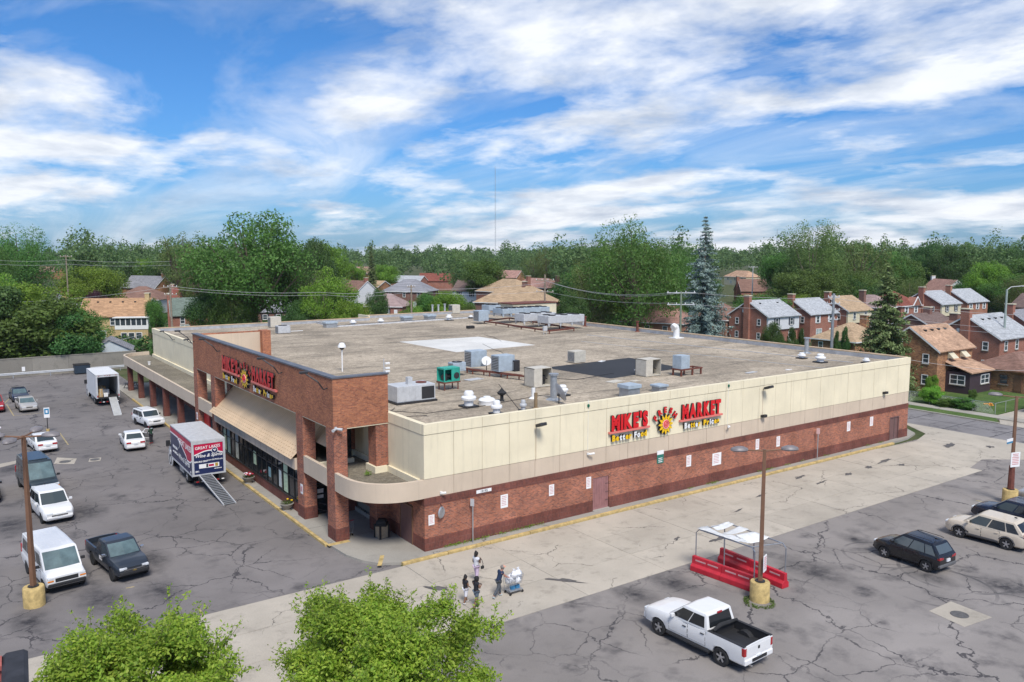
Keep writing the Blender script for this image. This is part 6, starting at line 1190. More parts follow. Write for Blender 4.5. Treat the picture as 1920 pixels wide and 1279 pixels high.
    W_ = [(D['sp'], r(.072+e_)), (D['ch'], r(.080+e_)), (D['ch'].lerp(D['nk'], .75), r(.044)), (D['pel']+Vector((0, 0, r(-.01*shirtlong))), r(.074+e_+.004)), (D['lsh'], r(.044+e_)), (D['lsh'].lerp(D['lel'], sleeve), r(.040)), (D['rsh'], r(.046+e_)), (D['rsh'].lerp(D['rel'], sleeve), r(.040))]
    skin_mesh('shirt', W_, [(0, 1), (1, 2), (0, 3), (1, 4), (4, 5), (1, 6), (6, 7)], m(*shirt), t)
    pe = D['pel']+Vector((0, 0, r(.03))); W_ = [(pe, r(.074))]; El = []
    for s in 'lr':
        i = len(W_); hp, kn, an = D[s+'hp'], D[s+'kn'], D[s+'an']; W_.append((hp, r(.066))); El.append((0, i))
        if leg <= .5: W_.append((hp.lerp(kn, leg*2), r(.062))); El.append((i, i+1))
        else: W_ += [(kn, r(.052)), (kn.lerp(an, leg*2-1.08), r(.044))]; El += [(i, i+1), (i+1, i+2)]
    skin_mesh('trousers' if leg > .5 else 'shorts', W_, El, m(*pants), t)
    for s in 'lr':
        a, b_ = D[s+'an'], D[s+'to']; W_ = [(a.lerp(b_, .35)+Vector((0, 0, -r(.012))), r(.030)), (b_+Vector((0, 0, r(.004))), r(.026)), (a+Vector((0, 0, -r(.015)))-(b_-a)*.3, r(.028))]; skin_mesh('shoe', W_, [(0, 1), (0, 2)], m(*shoes), t)
    hc = f+Vector((-hr*.22, 0, hr*.28)); hm = MT('hair_'+hair[0], hair[1], .7, var=.2, scale=30)
    if cap: b = B(); b.T = Matrix.Translation(f+Vector((0, 0, hr*.25))); b.lathe([(hr*1.08, -hr*.1), (hr*1.12, hr*.2), (hr*.9, hr*.75), (hr*.4, hr*1.0), (.005, hr*1.03)], 14); b.cbox((hr*1.3, 0, 0), (hr*1.0, hr*1.3, hr*.12)); b.obj('cap', m(*cap), t, smooth=True)
    b = B(); b.T = Matrix.Translation(hc) @ Matrix.Diagonal((1.12, 1.1, 1.1, 1)); prof = [(hr*.75, -hr*.75), (hr*1.0, -hr*.2), (hr*1.02, hr*.25), (hr*.75, hr*.72), (hr*.3, hr*.93), (.004, hr*.96)]
    if hairstyle == 'long': prof = [(hr*.9, -hr*2.4), (hr*1.15, -hr*1.2)]+prof[1:]
    if hairstyle == 'bob': prof = [(hr*1.0, -hr*1.3), (hr*1.2, -hr*.5), (hr*1.2, hr*.2), (hr*.9, hr*.8), (hr*.3, hr*1.05), (.004, hr*1.08)]
    b.lathe(prof, 12)
    if hairstyle == 'bun': b.lathe([(.004, -.0), (hr*.45, hr*.2), (hr*.5, hr*.5), (.004, hr*.9)], 8, (-hr*.2, 0, hr*.7)); b.lathe([(hr*.5, -hr*1.6), (hr*.7, -hr*.6), (hr*.3, 0)], 8, (-hr*.55, 0, 0))
    b.obj('hair', hm, t, smooth=True); return t, D
DK = ('deep', (.10, .05, .03)); BR = ('brown', (.22, .115, .07)); BLK = ('black', (.012, .010, .010))
w1 = G(893, 1092.5); person('woman in white top and lilac trousers with a dark bag strap', (w1.x, w1.y, .02), R(8), 1.72, dict(lkn=(.05, .05, .28), lan=(.07, .055, .045), lto=(.155, .055, .018), rkn=(-.01, -.05, .28), ran=(-.07, -.055, .05), rto=(.01, -.055, .018), rel=(.03, -.15, .66), rha=(.12, -.06, .74), lel=(-.02, .13, .65), lha=(.06, .11, .56)), ('offwhite', (.62, .62, .66)), ('lilac', (.55, .43, .56)), BLK, DK, ('shoe_pale', (.5, .42, .42)), hairstyle='bun')
t = thing('shoulder_bag', 'small dark shoulder bag carried by the woman in lilac trousers', 'bag', (w1.x+.2, w1.y-.12, .02), R(8)); B().tube([(-.1, .02, 1.38), (.0, -.1, 1.3), (.06, -.14, 1.05), (.05, -.1, .92)], .018, 5).obj('strap', BLACK, t); B().cbox((.05, -.1, .85), (.2, .09, .17)).obj('pouch', BLACK, t, bevel=.03)
w2 = G(893, 1140); person('woman in black top and denim shorts looking at her phone', (w2.x, w2.y, .02), R(10), 1.63, dict(lkn=(.06, .05, .285), lan=(.10, .055, .05), lto=(.18, .055, .02), rkn=(-.05, -.05, .285), ran=(-.16, -.055, .06), rto=(-.08, -.055, .018), lel=(.02, .13, .66), lha=(.15, .06, .70), rel=(.02, -.14, .65), rha=(.14, -.06, .69), hd=(.03, 0, .90), hd2=(.035, 0, .935)), ('jet', (.014, .015, .02)), ('denim', (.10, .13, .17)), BLK, BR, ('sandal', (.03, .03, .035)), hairstyle='bob', leg=.36)
t = thing('phone', 'phone held by the woman in denim shorts', 'phone', (w2.x+.3, w2.y+.05, 1.17), R(10)); B().cbox((0, 0, 0), (.08, .15, .012)).obj('case', BLACK, t)
w3 = G(883, 1136); w3 = w3+Vector((-.1, .35, 0)); person('girl in black top and white knee-length shorts walking behind', (w3.x, w3.y, .02), R(10), 1.5, dict(lkn=(.06, .05, .285), lan=(.10, .055, .05), lto=(.18, .055, .02), rkn=(-.03, -.05, .285), ran=(-.12, -.055, .06), rto=(-.04, -.055, .018), lel=(-.0, .13, .65), lha=(.12, .1, .60), rel=(-.0, -.14, .65), rha=(.10, -.11, .59)), ('jet', (.014, .015, .02)), ('whitecotton', (.68, .68, .74)), BLK, BR, ('shoe_white', (.62, .6, .58)), hairstyle='bun', leg=.62)
mn = G(936, 1120); mh = R(0); person('man in navy shirt and salmon cap pushing the loaded shopping cart', (mn.x, mn.y, .02), mh, 1.70, dict(pel=(-.03, 0, .52), sp=(.0, 0, .61), ch=(.05, 0, .72), nk=(.095, 0, .82), hd=(.13, 0, .885), hd2=(.14, 0, .92), lsh=(.06, .105, .785), rsh=(.06, -.105, .785), lel=(.13, .14, .66), lha=(.25, .12, .61), rel=(.13, -.14, .66), rha=(.25, -.12, .61), lhp=(-.03, .052, .50), rhp=(-.03, -.052, .50), lkn=(.06, .055, .28), lan=(.07, .058, .045), lto=(.155, .06, .018), rkn=(-.08, -.055, .29), ran=(-.25, -.058, .09), rto=(-.20, -.06, .02)), ('navyshirt', (.012, .03, .075)), ('slate', (.075, .085, .10)), ('grey', (.2, .18, .16)), ('tan', (.40, .20, .14)), ('sneaker', (.40, .48, .50)), sleeve=.45, leg=1.0, cap=('salmon', (.72, .36, .25)))
ct = Vector((mn.x+.95, mn.y, 0)); wire_cart((ct.x, ct.y, .02), 0, 'shopping cart heaped with white plastic bags pushed by the man')
BAG = MT('plastic_bag', (.74, .75, .78), .4, var=.10, scale=8)
def bag(p, s, lab):
    t = thing('shopping_bag', lab, 'bag', p, rnd.random()*6, 'white bags in the cart'); b = B(); n = 12; prof = [(.01, 0), (.16, .01), (.2, .1), (.19, .2), (.12, .3), (.05, .36), (.07, .42), (.01, .44)]
    b.lathe(prof, n); b.v = [(x*s*(1+.22*math.sin(7*y/.2+3*z/.1+p[0]*9)), y*s*(1+.22*math.sin(6*x/.2+4*z/.1)), z*s*(1+.1*math.sin(11*x/.2))) for x, y, z in b.v]; b.obj('bag', BAG, t, smooth=True)
    for q in (-1, 1): B().tube([(q*.04*s, 0, .36*s), (q*.09*s, .02, .47*s), (q*.03*s, .01, .44*s)], .012, 5).obj('handle_loop', BAG, t)
for i, (dx, dy, dz, s, l) in enumerate(((-.34, .02, .62, .95, 'round white bag nearest the cart handle'), (-.1, .1, .6, 1.0, 'white bag second from the cart handle'), (.12, -.08, .6, 1.0, 'white bag low in the middle of the cart'), (.3, .06, .62, .95, 'white bag at the front of the cart'), (0, 0, .85, 1.0, 'tall white bag on top of the heap, left one'), (.24, .0, .86, 1.05, 'tall white bag on top of the heap, right one'))): bag((ct.x+dx, ct.y+dy, dz), s, l)
for dx, l in ((-.12, 'blue shrink-wrapped water pack under the cart, rear one'), (.18, 'blue shrink-wrapped water pack under the cart, front one')):
    t = thing('water_pack', l, 'bottles', (ct.x+dx, ct.y, .25)); BW = MT('water_blue', (.05, .22, .42), .25, var=.3, scale=25)
    for i in range(3):
        for j in range(3): B().lathe([(.035, 0), (.036, .14), (.015, .2), (.014, .22), (.004, .22)], 8, (-.08+.08*i, -.08+.08*j, 0)).obj('bottle', BW, t)
p5 = G(284, 832); person('person in dark green with a red hat at the open car door', (p5.x, p5.y, .02), R(120), 1.65, dict(ch=(.04, 0, .73), nk=(.07, 0, .83), hd=(.09, 0, .89), hd2=(.1, 0, .925), lha=(.18, .08, .62), lel=(.06, .13, .66), rha=(.16, -.1, .58), rel=(.06, -.13, .65)), ('forest', (.012, .05, .03)), ('darkpants', (.03, .03, .04)), BLK, DK, ('shoe_red', (.35, .05, .05)), sleeve=.95, cap=('redhat', (.42, .02, .06)))
p6 = G(342, 786, .15); person('figure in black standing under the canopy behind the truck', (p6.x, p6.y, .15), R(-120), 1.75, {}, ('jet', (.014, .015, .02)), ('blackpants', (.012, .012, .015)), BLK, DK, ('shoe_black', (.02, .02, .02)), sleeve=.95)
# ------------------------------------------------------------------ houses
HB = [MBRICK('house_brick_red', (.34, .105, .065), (.27, .085, .055), (.34, .24, .19), .22, .075, .012, .22), MBRICK('house_brick_brown', (.46, .22, .10), (.19, .08, .048), (.34, .23, .15), .30, .10, .012, .45), MBRICK('house_brick_yellow', (.52, .37, .16), (.46, .32, .13), (.5, .42, .28), .22, .075, .012, .12), MBRICK('house_brick_dark', (.22, .09, .065), (.16, .068, .055), (.22, .17, .14), .22, .075, .012, .2), MBRICK('house_brick_orange', (.42, .17, .10), (.34, .125, .07), (.38, .26, .2), .22, .075, .012, .2)]
def shingle(name, c, v=.16): return MBRICK(name, tuple(min(x*1.2, .8) for x in c), tuple(x*.80 for x in c), tuple(x*.66 for x in c), .42, .13, .012, v, rough=.95)
SH = dict(brown=shingle('shingle_brown', (.23, .135, .105)), tan=shingle('shingle_tan', (.42, .30, .19)), peach=shingle('shingle_peach', (.47, .30, .20), .3), white=shingle('shingle_white', (.40, .415, .43), .05), grey=shingle('shingle_grey', (.25, .25, .27)), mauve=shingle('shingle_mauve', (.34, .25, .235)), orange=shingle('shingle_orange', (.43, .26, .15)), green=shingle('shingle_green', (.16, .20, .17)), red=shingle('shingle_red', (.22, .075, .055)), dark=shingle('shingle_dark', (.17, .12, .105)), pink=shingle('shingle_pink', (.38, .22, .18), .22))
SID = dict(white=MT('siding_white', (.66, .67, .68), .6, var=.07), cream=MT('siding_cream', (.68, .60, .42), .6, var=.07), blue=MT('siding_paleblue', (.52, .57, .60), .6, var=.06), dark=MT('siding_dark', (.055, .035, .045), .6, var=.1))
SHUT = MT('shutter_dark', (.02, .025, .04), .6, var=0); AWNC = MT('awning_cream', (.64, .58, .42), .6, var=.1); HGL = MT('house_glass', (.05, .065, .075), .12, 0, .3, 1.2, spec=.8); CURT = MT('curtain_glass', (.36, .42, .40), .25, var=.15)
def window(par, M, u, z, w, h, frame=WHITE, style='', glass=None):
    """M maps (along wall, out of wall, up)"""
    b = B(); b.T = M; fw_ = .09
    for a in ((u-w/2, 0, z, u-w/2+fw_, .07, z+h), (u+w/2-fw_, 0, z, u+w/2, .07, z+h), (u-w/2, 0, z, u+w/2, .068, z+fw_), (u-w/2, 0, z+h-fw_, u+w/2, .068, z+h), (u-w/2+fw_, 0, z+h/2-.03, u+w/2-fw_, .05, z+h/2+.03)): b.box(*a)
    if w > 1.5: b.box(u-.04, 0, z, u+.04, .062, z+h)
    o = b.obj('window', frame, par); b = B(); b.T = M; b.box(u-w/2+fw_, .012, z+fw_, u+w/2-fw_, .022, z+h-fw_); b.obj('pane', glass or HGL, o)
    b = B(); b.T = M; b.box(u-w/2-.06, 0, z-.1, u+w/2+.06, .12, z-.002); b.obj('sill', WALK, o)
    if 's' in style:
        for s in (-1, 1): b = B(); b.T = M; b.box(u+s*(w/2+.03), .0, z, u+s*(w/2+.36), .045, z+h); b.obj('shutter', SHUT, o)
    if 'w' in style:
        for s in (-1, 1): b = B(); b.T = M; b.box(u+s*(w/2+.03), .0, z, u+s*(w/2+.36), .045, z+h); b.obj('shutter', WHITE, o)
    if 'a' in style: b = B(); b.T = M; b.add([(u-w/2-.15, .03, z+h+.2), (u+w/2+.15, .03, z+h+.2), (u+w/2+.2, .85, z+h*.52), (u-w/2-.2, .85, z+h*.52), (u-w/2-.15, .03, z+h*.5), (u+w/2+.15, .03, z+h*.5)], [(0, 3, 2, 1), (0, 4, 3), (1, 2, 5)]); b.obj('awning', AWNC, o)
def house(label, a, c, ze, depth, rise, kind, wall, roofm, upper=None, chim='left', front='std', left='std', w=None, rz=None, cat='house', stories=2, fr=WHITE, vents=0, chm=None):
    A_ = G(*a, ze); C_ = G(*c, ze); d = C_-A_; W_ = w or Vector((d.x, d.y)).length; ang = math.atan2(d.y, d.x) if rz is None else rz
    t = thing('house', label, cat, (A_.x, A_.y, 0), ang); wm = wall
    zs = 2.9 if (stories == 2 and upper) else ze
    B().box(0, 0, -.2, W_, depth, zs).obj('wall', wm, t)
    if upper: B().box(-.12 if upper[1] else .0, -.45, 2.9, W_+.0, depth*.98, ze).obj('upper_wall', SID[upper[0]] if isinstance(upper[0], str) else upper[0], t) if upper[1] else B().box(0, -.35, 2.85, W_, 0, ze).obj('upper_wall', SID[upper[0]], t)
    if upper: B().box(0, .003, zs, W_, depth, ze).obj('wall', wm, t) if not upper[1] else None
    ov = .38; zr = ze+rise; th = .14
    b = B(); y0 = -ov-(.35 if upper else 0)
    if kind == 'gable':        # ridge along the front
        ym = depth/2; sl = rise/(ym-0); zl = ze-ov*sl*.6
        for yy, s in ((y0, 1), (depth+ov, -1)):
            P = [(-ov*.6, yy, zl), (W_+ov*.6, yy, zl), (W_+ov*.6, ym, zr), (-ov*.6, ym, zr)]; Q = [(x, y, z+th) for x, y, z in P]
            b.add(P+Q, [(0, 1, 2, 3)[::-1], (4, 5, 6, 7), (0, 1, 5, 4), (1, 2, 6, 5), (2, 3, 7, 6), (3, 0, 4, 7)])
        [B().prism([(0, ze-.01), (depth, ze-.01), (ym, zr-.03)], 'x', q0, q1).obj('gable', wm, t) for q0, q1 in ((.003, .2), (W_-.2, W_-.003))]
        fb = B()
        for x in (-ov*.6-.02, W_+ov*.6-.02):
            for yy in (y0, depth+ov): fb.add([(x, yy, zl-.12), (x+.04, yy, zl-.12), (x+.04, ym, zr-.12), (x, ym, zr-.12), (x, yy, zl+th-.02), (x+.04, yy, zl+th-.02), (x+.04, ym, zr+th-.02), (x, ym, zr+th-.02)], [(0, 1, 2, 3), (7, 6, 5, 4), (0, 3, 7, 4), (1, 5, 6, 2), (0, 4, 5, 1)])
        fb.obj('barge_board', fr, t)
    elif kind == 'gablef':     # gable faces the front
        xm = W_/2; sl = rise/xm; zl = ze-ov*sl*.6
        for xx in (-ov, W_+ov):
            P = [(xx, -ov, zl), (xx, depth+ov, zl), (xm, depth+ov, zr), (xm, -ov, zr)]; Q = [(x, y, z+th) for x, y, z in P]
            b.add(P+Q, [(0, 1, 2, 3), (4, 5, 6, 7), (0, 1, 5, 4), (1, 2, 6, 5), (2, 3, 7, 6), (3, 0, 4, 7)])
        gb = B(); gb.prism([(0, ze-.01), (W_, ze-.01), (xm, zr-.03)], 'y', .003, .2); gb.obj('gable', wm, t)
        fb = B()
        for xx in (-ov, W_+ov): fb.add([(xx, -ov-.02, zl-.12), (xm, -ov-.02, zr-.12), (xm, -ov-.02, zr+th), (xx, -ov-.02, zl+th)], [(0, 1, 2, 3)])
        fb.obj('barge_board', fr, t)
    else:                      # hip
        L_ = max(W_-depth, .6) if W_ > depth else .6; xa, xb = W_/2-L_/2, W_/2+L_/2; ym = depth/2
        if depth > W_: xa = xb = W_/2; ya, yb = W_/2, depth-W_/2
        else: ya = yb = ym
        P = [(-ov, -ov, ze-.05), (W_+ov, -ov, ze-.05), (W_+ov, depth+ov, ze-.05), (-ov, depth+ov, ze-.05), (xa, ya, zr), (xb, ya if depth > W_ else ym, zr), (xb, yb, zr), (xa, yb, zr)]
        if depth > W_: b.add(P, [(0, 1, 4), (1, 2, 6, 4), (2, 3, 6), (3, 0, 4, 6), (0, 3, 2, 1)])
        else: b.add(P, [(0, 1, 5, 4), (1, 2, 5), (2, 3, 4, 5), (3, 0, 4), (0, 3, 2, 1)])
        fb = B(); fb.box(-ov, -ov-.02, ze-.2, W_+ov, -ov+.02, ze-.03); fb.box(-ov-.02, -ov, ze-.2, -ov+.02, depth+ov, ze-.03); fb.obj('gutter', fr, t)
    rf = b.obj('roof', SH[roofm], t)
    for k in range(vents):
        x = W_*(.22+.56*k/max(1, vents-1)) if vents > 1 else W_/2; f = .78; y = y0+(depth/2-y0)*f; z = ze+rise*f+.1; B().box(x-.18, y-.18, z-.05, x+.18, y+.18, z+.16).obj('roof_vent', DARK, rf)
    if chim:
        cm = chm or wm; cx, cyy = {'left': (-.1, depth*.5), 'mid': (W_*.6, depth*.5), 'right': (W_-.6, depth*.5)}[chim]; z0 = 0 if chim == 'left' else ze
        B().box(cx-.42, cyy-.62, z0, cx+.42, cyy+.62, zr+1.0).obj('chimney', cm, rf); B().box(cx-.5, cyy-.7, zr+1.0, cx+.5, cyy+.7, zr+1.14).obj('chimney_cap', AWNC, rf)
    MF = Matrix(((1, 0, 0, 0), (0, -1, 0, 0), (0, 0, 1, 0), (0, 0, 0, 1))); ML = Matrix(((0, -1, 0, 0), (1, 0, 0, 0), (0, 0, 1, 0), (0, 0, 0, 1)))
    up_y = .36 if (upper and not upper[1]) else (.46 if upper else 0)
    MU = MF @ Matrix.Translation((0, up_y, 0))
    st = {'std': 's', 'plain': '', 'white': 'w', 'awn': 'a'}.get(front, '')
    if front:
        if stories == 2:
            for u in ((.27, .74) if W_ < 10 else (.18, .5, .82)): window(t, MU, W_*u, ze-1.75, .95, 1.4, fr, st)
            window(t, MF, W_*.32, 1.0, 1.9, 1.5, fr, '', CURT)
            b = B(); b.T = MF; b.box(W_*.70, 0, .3, W_*.70+1.0, .06, 2.4); dd = b.obj('door', fr, t); b = B(); b.T = MF; b.box(W_*.70+.2, .06, 1.1, W_*.70+.8, .075, 2.2); b.obj('door_glass', CURT, dd); b = B(); b.T = MF; b.box(W_*.70-.2, .0, -.1, W_*.70+1.2, .9, .28); b.obj('door_step', WALK, t)
        else:
            for u in ((.22, .62) if W_ < 11 else (.14, .42, .7)): window(t, MF, W_*u, max(.9, ze-1.9), 1.1, 1.25, fr, st)
            b = B(); b.T = MF; b.box(W_*.80, 0, .3, W_*.80+.95, .06, 2.35); b.obj('door', fr, t)
    if left:
        for u in (.2, .78):
            window(t, ML, depth*u, max(.9, ze-1.75), .85, 1.25, fr, '')
            if stories == 2 and ze > 4.5: window(t, ML, depth*u, 1.0, .85, 1.25, fr, '')
        if kind == 'gable' and stories == 2: b = B(); b.T = ML; b.box(depth/2+.9, 0, ze+.55, depth/2+1.3, .05, ze+1.15); b.obj('gable_vent', fr, t)
    return t, W_
# right-hand rows
house('brick bungalow with brown hip roof and cream awnings beside the blue spruce', (1361, 600), (1415.8, 596.5), 4.2, 9, 3.0, 'hip', HB[4], 'brown', chim=None, front='awn', rz=0, stories=1)
house('brick house with white roof and white upper storey, first in the right row', (1438, 594.5), (1492, 590), 5.4, 9, 2.8, 'gable', HB[0], 'white', upper=('white', 0), rz=0, vents=2)
house('all-brick house with pale grey roof behind the twin utility pole', (1520, 590), (1566, 586), 5.4, 9, 2.8, 'gable', HB[0], 'white', front='white', rz=0)
house('brick house with tan roof and cream upper storey left of the green spruce', (1587.5, 583.7), (1638.7, 581), 5.4, 9, 2.8, 'gable', HB[0], 'tan', upper=('cream', 0), front='plain', rz=0)
house('brick house with mauve hip roof mostly behind the green spruce', (1652, 577), (1690, 575), 5.4, 9, 2.6, 'hip', HB[3], 'mauve', rz=0)
t, w_ = house('brick house with red hip roof and a small front gable', (1690, 573.7), (1748, 572), 5.6, 9, 3.0, 'hip', HB[0], 'red', chim=None, front='white', rz=0, w=8.4)
b = B(); b.prism([(4.2, 5.5), (7.4, 5.5), (5.8, 7.4)], 'y', -.5, 1.5); b.obj('front_gable', HB[0], t); b = B()
for s in (-1, 1): b.tube([(5.8+s*1.75, -.55, 5.45), (5.8, -.55, 7.5)], .11, 4)
b.obj('gable_trim', WHITE, t)
house('brick house with pale green roof and cream upper storey in the right row', (1763.7, 571), (1803.7, 568.7), 5.6, 9, 2.8, 'gable', HB[0], 'white', upper=('cream', 0), rz=0)
house('brick house with pale roof and three white-framed upper windows at far right', (1813.7, 567.5), (1862, 565.5), 5.6, 9, 2.9, 'gable', HB[4], 'white', front='white', rz=0, w=10.2)
t, w_ = house('brown brick house with peach shingle roof and dark porch across the street', (1758.8, 658.3), (1823.3, 649.5), 5.4, 7.4, 2.7, 'gable', HB[1], 'peach', chim=None, front=None, rz=0, vents=4)
MF_ = Matrix(((1, 0, 0, 0), (0, -1, 0, 0), (0, 0, 1, 0), (0, 0, 0, 1)))
for u in (3.0, 6.1): window(t, MF_, u, 3.75, .95, 1.15, WHITE, 'a')
B().box(2.2, -3.0, 0, 7.6, 0, 2.75).obj('porch_wall', SID['dark'], t); b = B(); b.add([(1.9, -3.35, 2.7), (7.95, -3.35, 2.7), (7.95, .1, 3.9), (1.9, .1, 3.9), (1.9, -3.35, 2.85), (7.95, -3.35, 2.85), (7.6, .0, 4.1), (2.3, .0, 4.1)], [(4, 5, 6, 7), (0, 1, 5, 4), (1, 2, 6, 5), (3, 0, 4, 7), (3, 2, 1, 0)]); b.obj('porch_roof', SH['peach'], t)
MP = MF_ @ Matrix.Translation((0, 3.0, 0)); window(t, MP, 6.0, 1.15, 2.2, 1.2); MPL = Matrix.Translation((2.2, -3, 0)) @ Matrix(((0, -1, 0, 0), (1, 0, 0, 0), (0, 0, 1, 0), (0, 0, 0, 1))); window(t, MPL, 1.5, 1.15, 1.9, 1.25)
house('brick house with dark brown hip roof just behind the peach-roofed house', (1816.4, 642), (1862, 635.7), 4.6, 9, 2.7, 'hip', HB[3], 'brown', chim='mid', front='plain', left=None, rz=0, stories=1, fr=BRNM)
house('brick house with pale blue-white roof and tall chimney at the right edge', (1875, 636.4), (1935, 628), 5.4, 9.5, 3.0, 'gable', HB[0], 'white', rz=0, vents=4, front='plain')
house('house with pale shingle roof cut off by the right edge', (1950, 622), (2010, 616), 5.4, 9, 3.0, 'gable', HB[0], 'grey', rz=0, front=None)
house('low brown-roofed brick house behind the chain-link fence', (1819, 684.7), (1925, 697.5), 2.9, 9, 1.9, 'hip', HB[1], 'brown', chim=None, stories=1, fr=BRNM, left=None, front='plain')
house('brick bungalow with tan hip roof half hidden by the green spruce', (1604, 641), (1662, 634), 3.4, 8, 2.6, 'hip', HB[1], 'tan', chim='right', stories=1, rz=0, front=None)
house('brick house with red-brown roof behind the second row chimney', (1752, 617), (1800, 612), 4.8, 8, 2.2, 'gable', HB[3], 'dark', rz=0, front=None, chim='mid')
# small garages
def garage(label, a, w, d, ze, rise, wall, roofm, rz, door=None, at=None):
    A_ = at or G(*a, ze); t = thing('garage', label, 'garage', (A_.x, A_.y, 0), rz); B().box(0, 0, -.1, w, d, ze).obj('wall', wall, t); b = B(); xm = w/2
    for xx in (-.25, w+.25): P = [(xx, -.25, ze-.1), (xx, d+.25, ze-.1), (xm, d+.25, ze+rise), (xm, -.25, ze+rise)]; b.add(P+[(x, y, z+.12) for x, y, z in P], [(0, 1, 2, 3), (4, 5, 6, 7), (0, 1, 5, 4), (1, 2, 6, 5), (2, 3, 7, 6), (3, 0, 4, 7)])
    b.obj('roof', SH[roofm], t); b = B(); b.prism([(0, ze-.01), (w, ze-.01), (xm, ze+rise-.05)], 'y', .002, .15); b.obj('gable', wall, t)
    if door:
        dr = B().box(.5, -.03, 0, w-.5, .01, 2.15).obj('garage_door', door, t)
        for k in range(4): B().box(.52, -.045, .04+k*.53, w-.52, -.031, .5+k*.53).obj('door_panel', door, dr)
garage('pale blue garage behind the concrete wall', (163, 660), 6.2, 6, 2.5, 1.7, SID['blue'], 'grey', R(-12)); garage('cream garage with grey door by the street at the right edge', (1884, 739), 6.0, 6, 2.5, 1.3, SID['cream'], 'peach', R(0), LGREY, Vector((74.2, -8.4, 0)))
garage('low red-brick outbuilding behind the concrete wall at the left', (0, 660), 14, 6, 2.6, .7, HB[0], 'dark', R(-8), None, Vector((-19, 102, 0)))
# houses beyond the roof, left to right
t, w_ = house('yellow brick house with orange roof and glazed upper porch', (147, 594), (274, 592.5), 5.2, 8, 3.2, 'gable', HB[2], 'orange', chim='right', front='plain', vents=4)
o = B().box(w_*.58, -2.2, 2.8, w_+.9, 0, 5.0).obj('sunroom', WHITE, t); B().box(w_*.58-.3, -2.5, 5.0, w_+1.2, .1, 5.15).obj('sunroom_roof', WHITE, t)
for k in range(6): x = w_*.58+.15+k*(w_*.42+.6)/6; B().box(x, -2.22, 3.6, x+(w_*.42+.6)/6-.18, -2.2, 4.9).obj('pane', HGL, o)
B().box(w_*.58, -2.1, 0, w_+.8, -.0, 2.8).obj('lower_porch', HB[2], t)
for k in range(3): x = w_*.58+1.0+k*1.35; B().box(x, -2.13, .9, x+1.2, -2.1, 2.2).obj('window', WHITE, t); B().box(x+.12, -2.15, 1.0, x+1.08, -2.13, 2.1).obj('pane', HGL, t)
house('house with brown hip roof behind the yellow brick house', (204, 562), (297, 562), 4, 12, 3.6, 'hip', SID['white'], 'brown', chim=None, stories=1, left=None, chm=HB[2]); house('white house with orange roof and yellow chimney at the left', (120, 564), (176, 562), 3.8, 8, 3.6, 'gable', SID['white'], 'orange', chim='right', stories=1, chm=HB[2]); house('grey-roofed house between trees at upper left', (228, 539), (290, 541), 4.5, 9, 4.2, 'gable', HB[1], 'grey', chim='right', front=None, left=None)
house('red brick house with green shingle roof behind the left utility pole', (321, 592), (356, 590), 4.4, 8, 3.4, 'gable', HB[0], 'green', rz=R(-10), front='plain', w=8); house('red brick house with red-brown roof beside the big tree', (322, 562), (362, 559), 4.6, 8, 3.0, 'gable', HB[0], 'red', rz=R(-20), w=9, front=None)
house('low brick house with grey roof behind the bright green tree', (483, 585), (545, 584), 3.2, 9, 3.4, 'gable', HB[3], 'grey', chim=None, stories=1); house('brick house with mauve hip roof right of the bright green tree', (682, 574), (753, 575), 3.2, 9, 3.2, 'hip', HB[0], 'mauve', chim=None, stories=1)
house('tall brick house with grey hip roof and white gable trim', (716, 546), (800, 547), 5.5, 11, 3.6, 'hip', HB[3], 'grey', chim=None, front='plain'); house('brown-roofed house with white dormer beside the bright tree', (638, 545), (676, 547), 5.0, 8, 3.2, 'gable', SID['white'], 'brown', front='std', w=9, chim='right', chm=HB[0])
house('house with tan roof behind the white dormer', (668, 538), (708, 539), 4.5, 9, 2.2, 'gable', HB[1], 'tan', front=None, left=None, chim=None); house('house with pale white roof in the middle distance', (722, 528), (786, 529), 4.0, 9, 2.6, 'gable', HB[0], 'white', front=None, left=None, chim='left'); house('house with red roof right of the pale-roofed one', (786, 527), (852, 527), 4.2, 9, 3.4, 'gable', HB[0], 'red', front=None, left=None, chim='mid')
house('white house with dark shutters and brown roof left of the tan roofs', (848, 545), (897, 546), 5.0, 9, 3.2, 'gable', SID['white'], 'dark', front='std', chim='right', chm=HB[0]); house('wide brick house with tan hip roof behind the roof racks', (890, 566), (1014, 570), 5.2, 12, 4.0, 'hip', HB[3], 'tan', chim='mid', front='plain'); house('second tan hip roof house behind the first', (893, 545), (966, 549), 5.5, 12, 3.8, 'hip', HB[0], 'tan', chim='right', front=None, left=None)
house('house with pinkish hip roof left of the tall wooden pole', (957, 536), (1026, 540), 5.2, 10, 3.0, 'hip', HB[3], 'pink', chim='right', front=None, left=None); house('brick bungalow with mauve hip roof behind the far parapet', (1164, 602), (1284, 607), 3.2, 9, 4.2, 'hip', HB[4], 'pink', chim=None, stories=1, front='plain')
house('distant house with peach roof right of the blue spruce', (1358, 518), (1399, 520), 4.5, 9, 3.2, 'hip', SID['cream'], 'peach', chim=None, front='plain', left=None); house('distant house with brown roof among the trees right of the spruce', (1390, 546), (1441, 546), 4.5, 9, 3.8, 'gable', HB[0], 'brown', chim='left', front=None, left=None)
house('distant house with patched pink roof and white gable at the right', (1724, 545), (1768, 549), 4.5, 9, 4.0, 'gable', SID['white'], 'pink', chim='left', front=None); house('distant pink-roofed house between trees at the far left', (62, 509), (100, 511), 4.2, 9, 3.6, 'gable', HB[1], 'pink', chim='left', front=None, left=None); house('distant pink gabled house in the middle of the tree line', (648, 512), (690, 514), 4.2, 9, 4.0, 'gablef', HB[1], 'pink', chim=None, front=None, left=None)
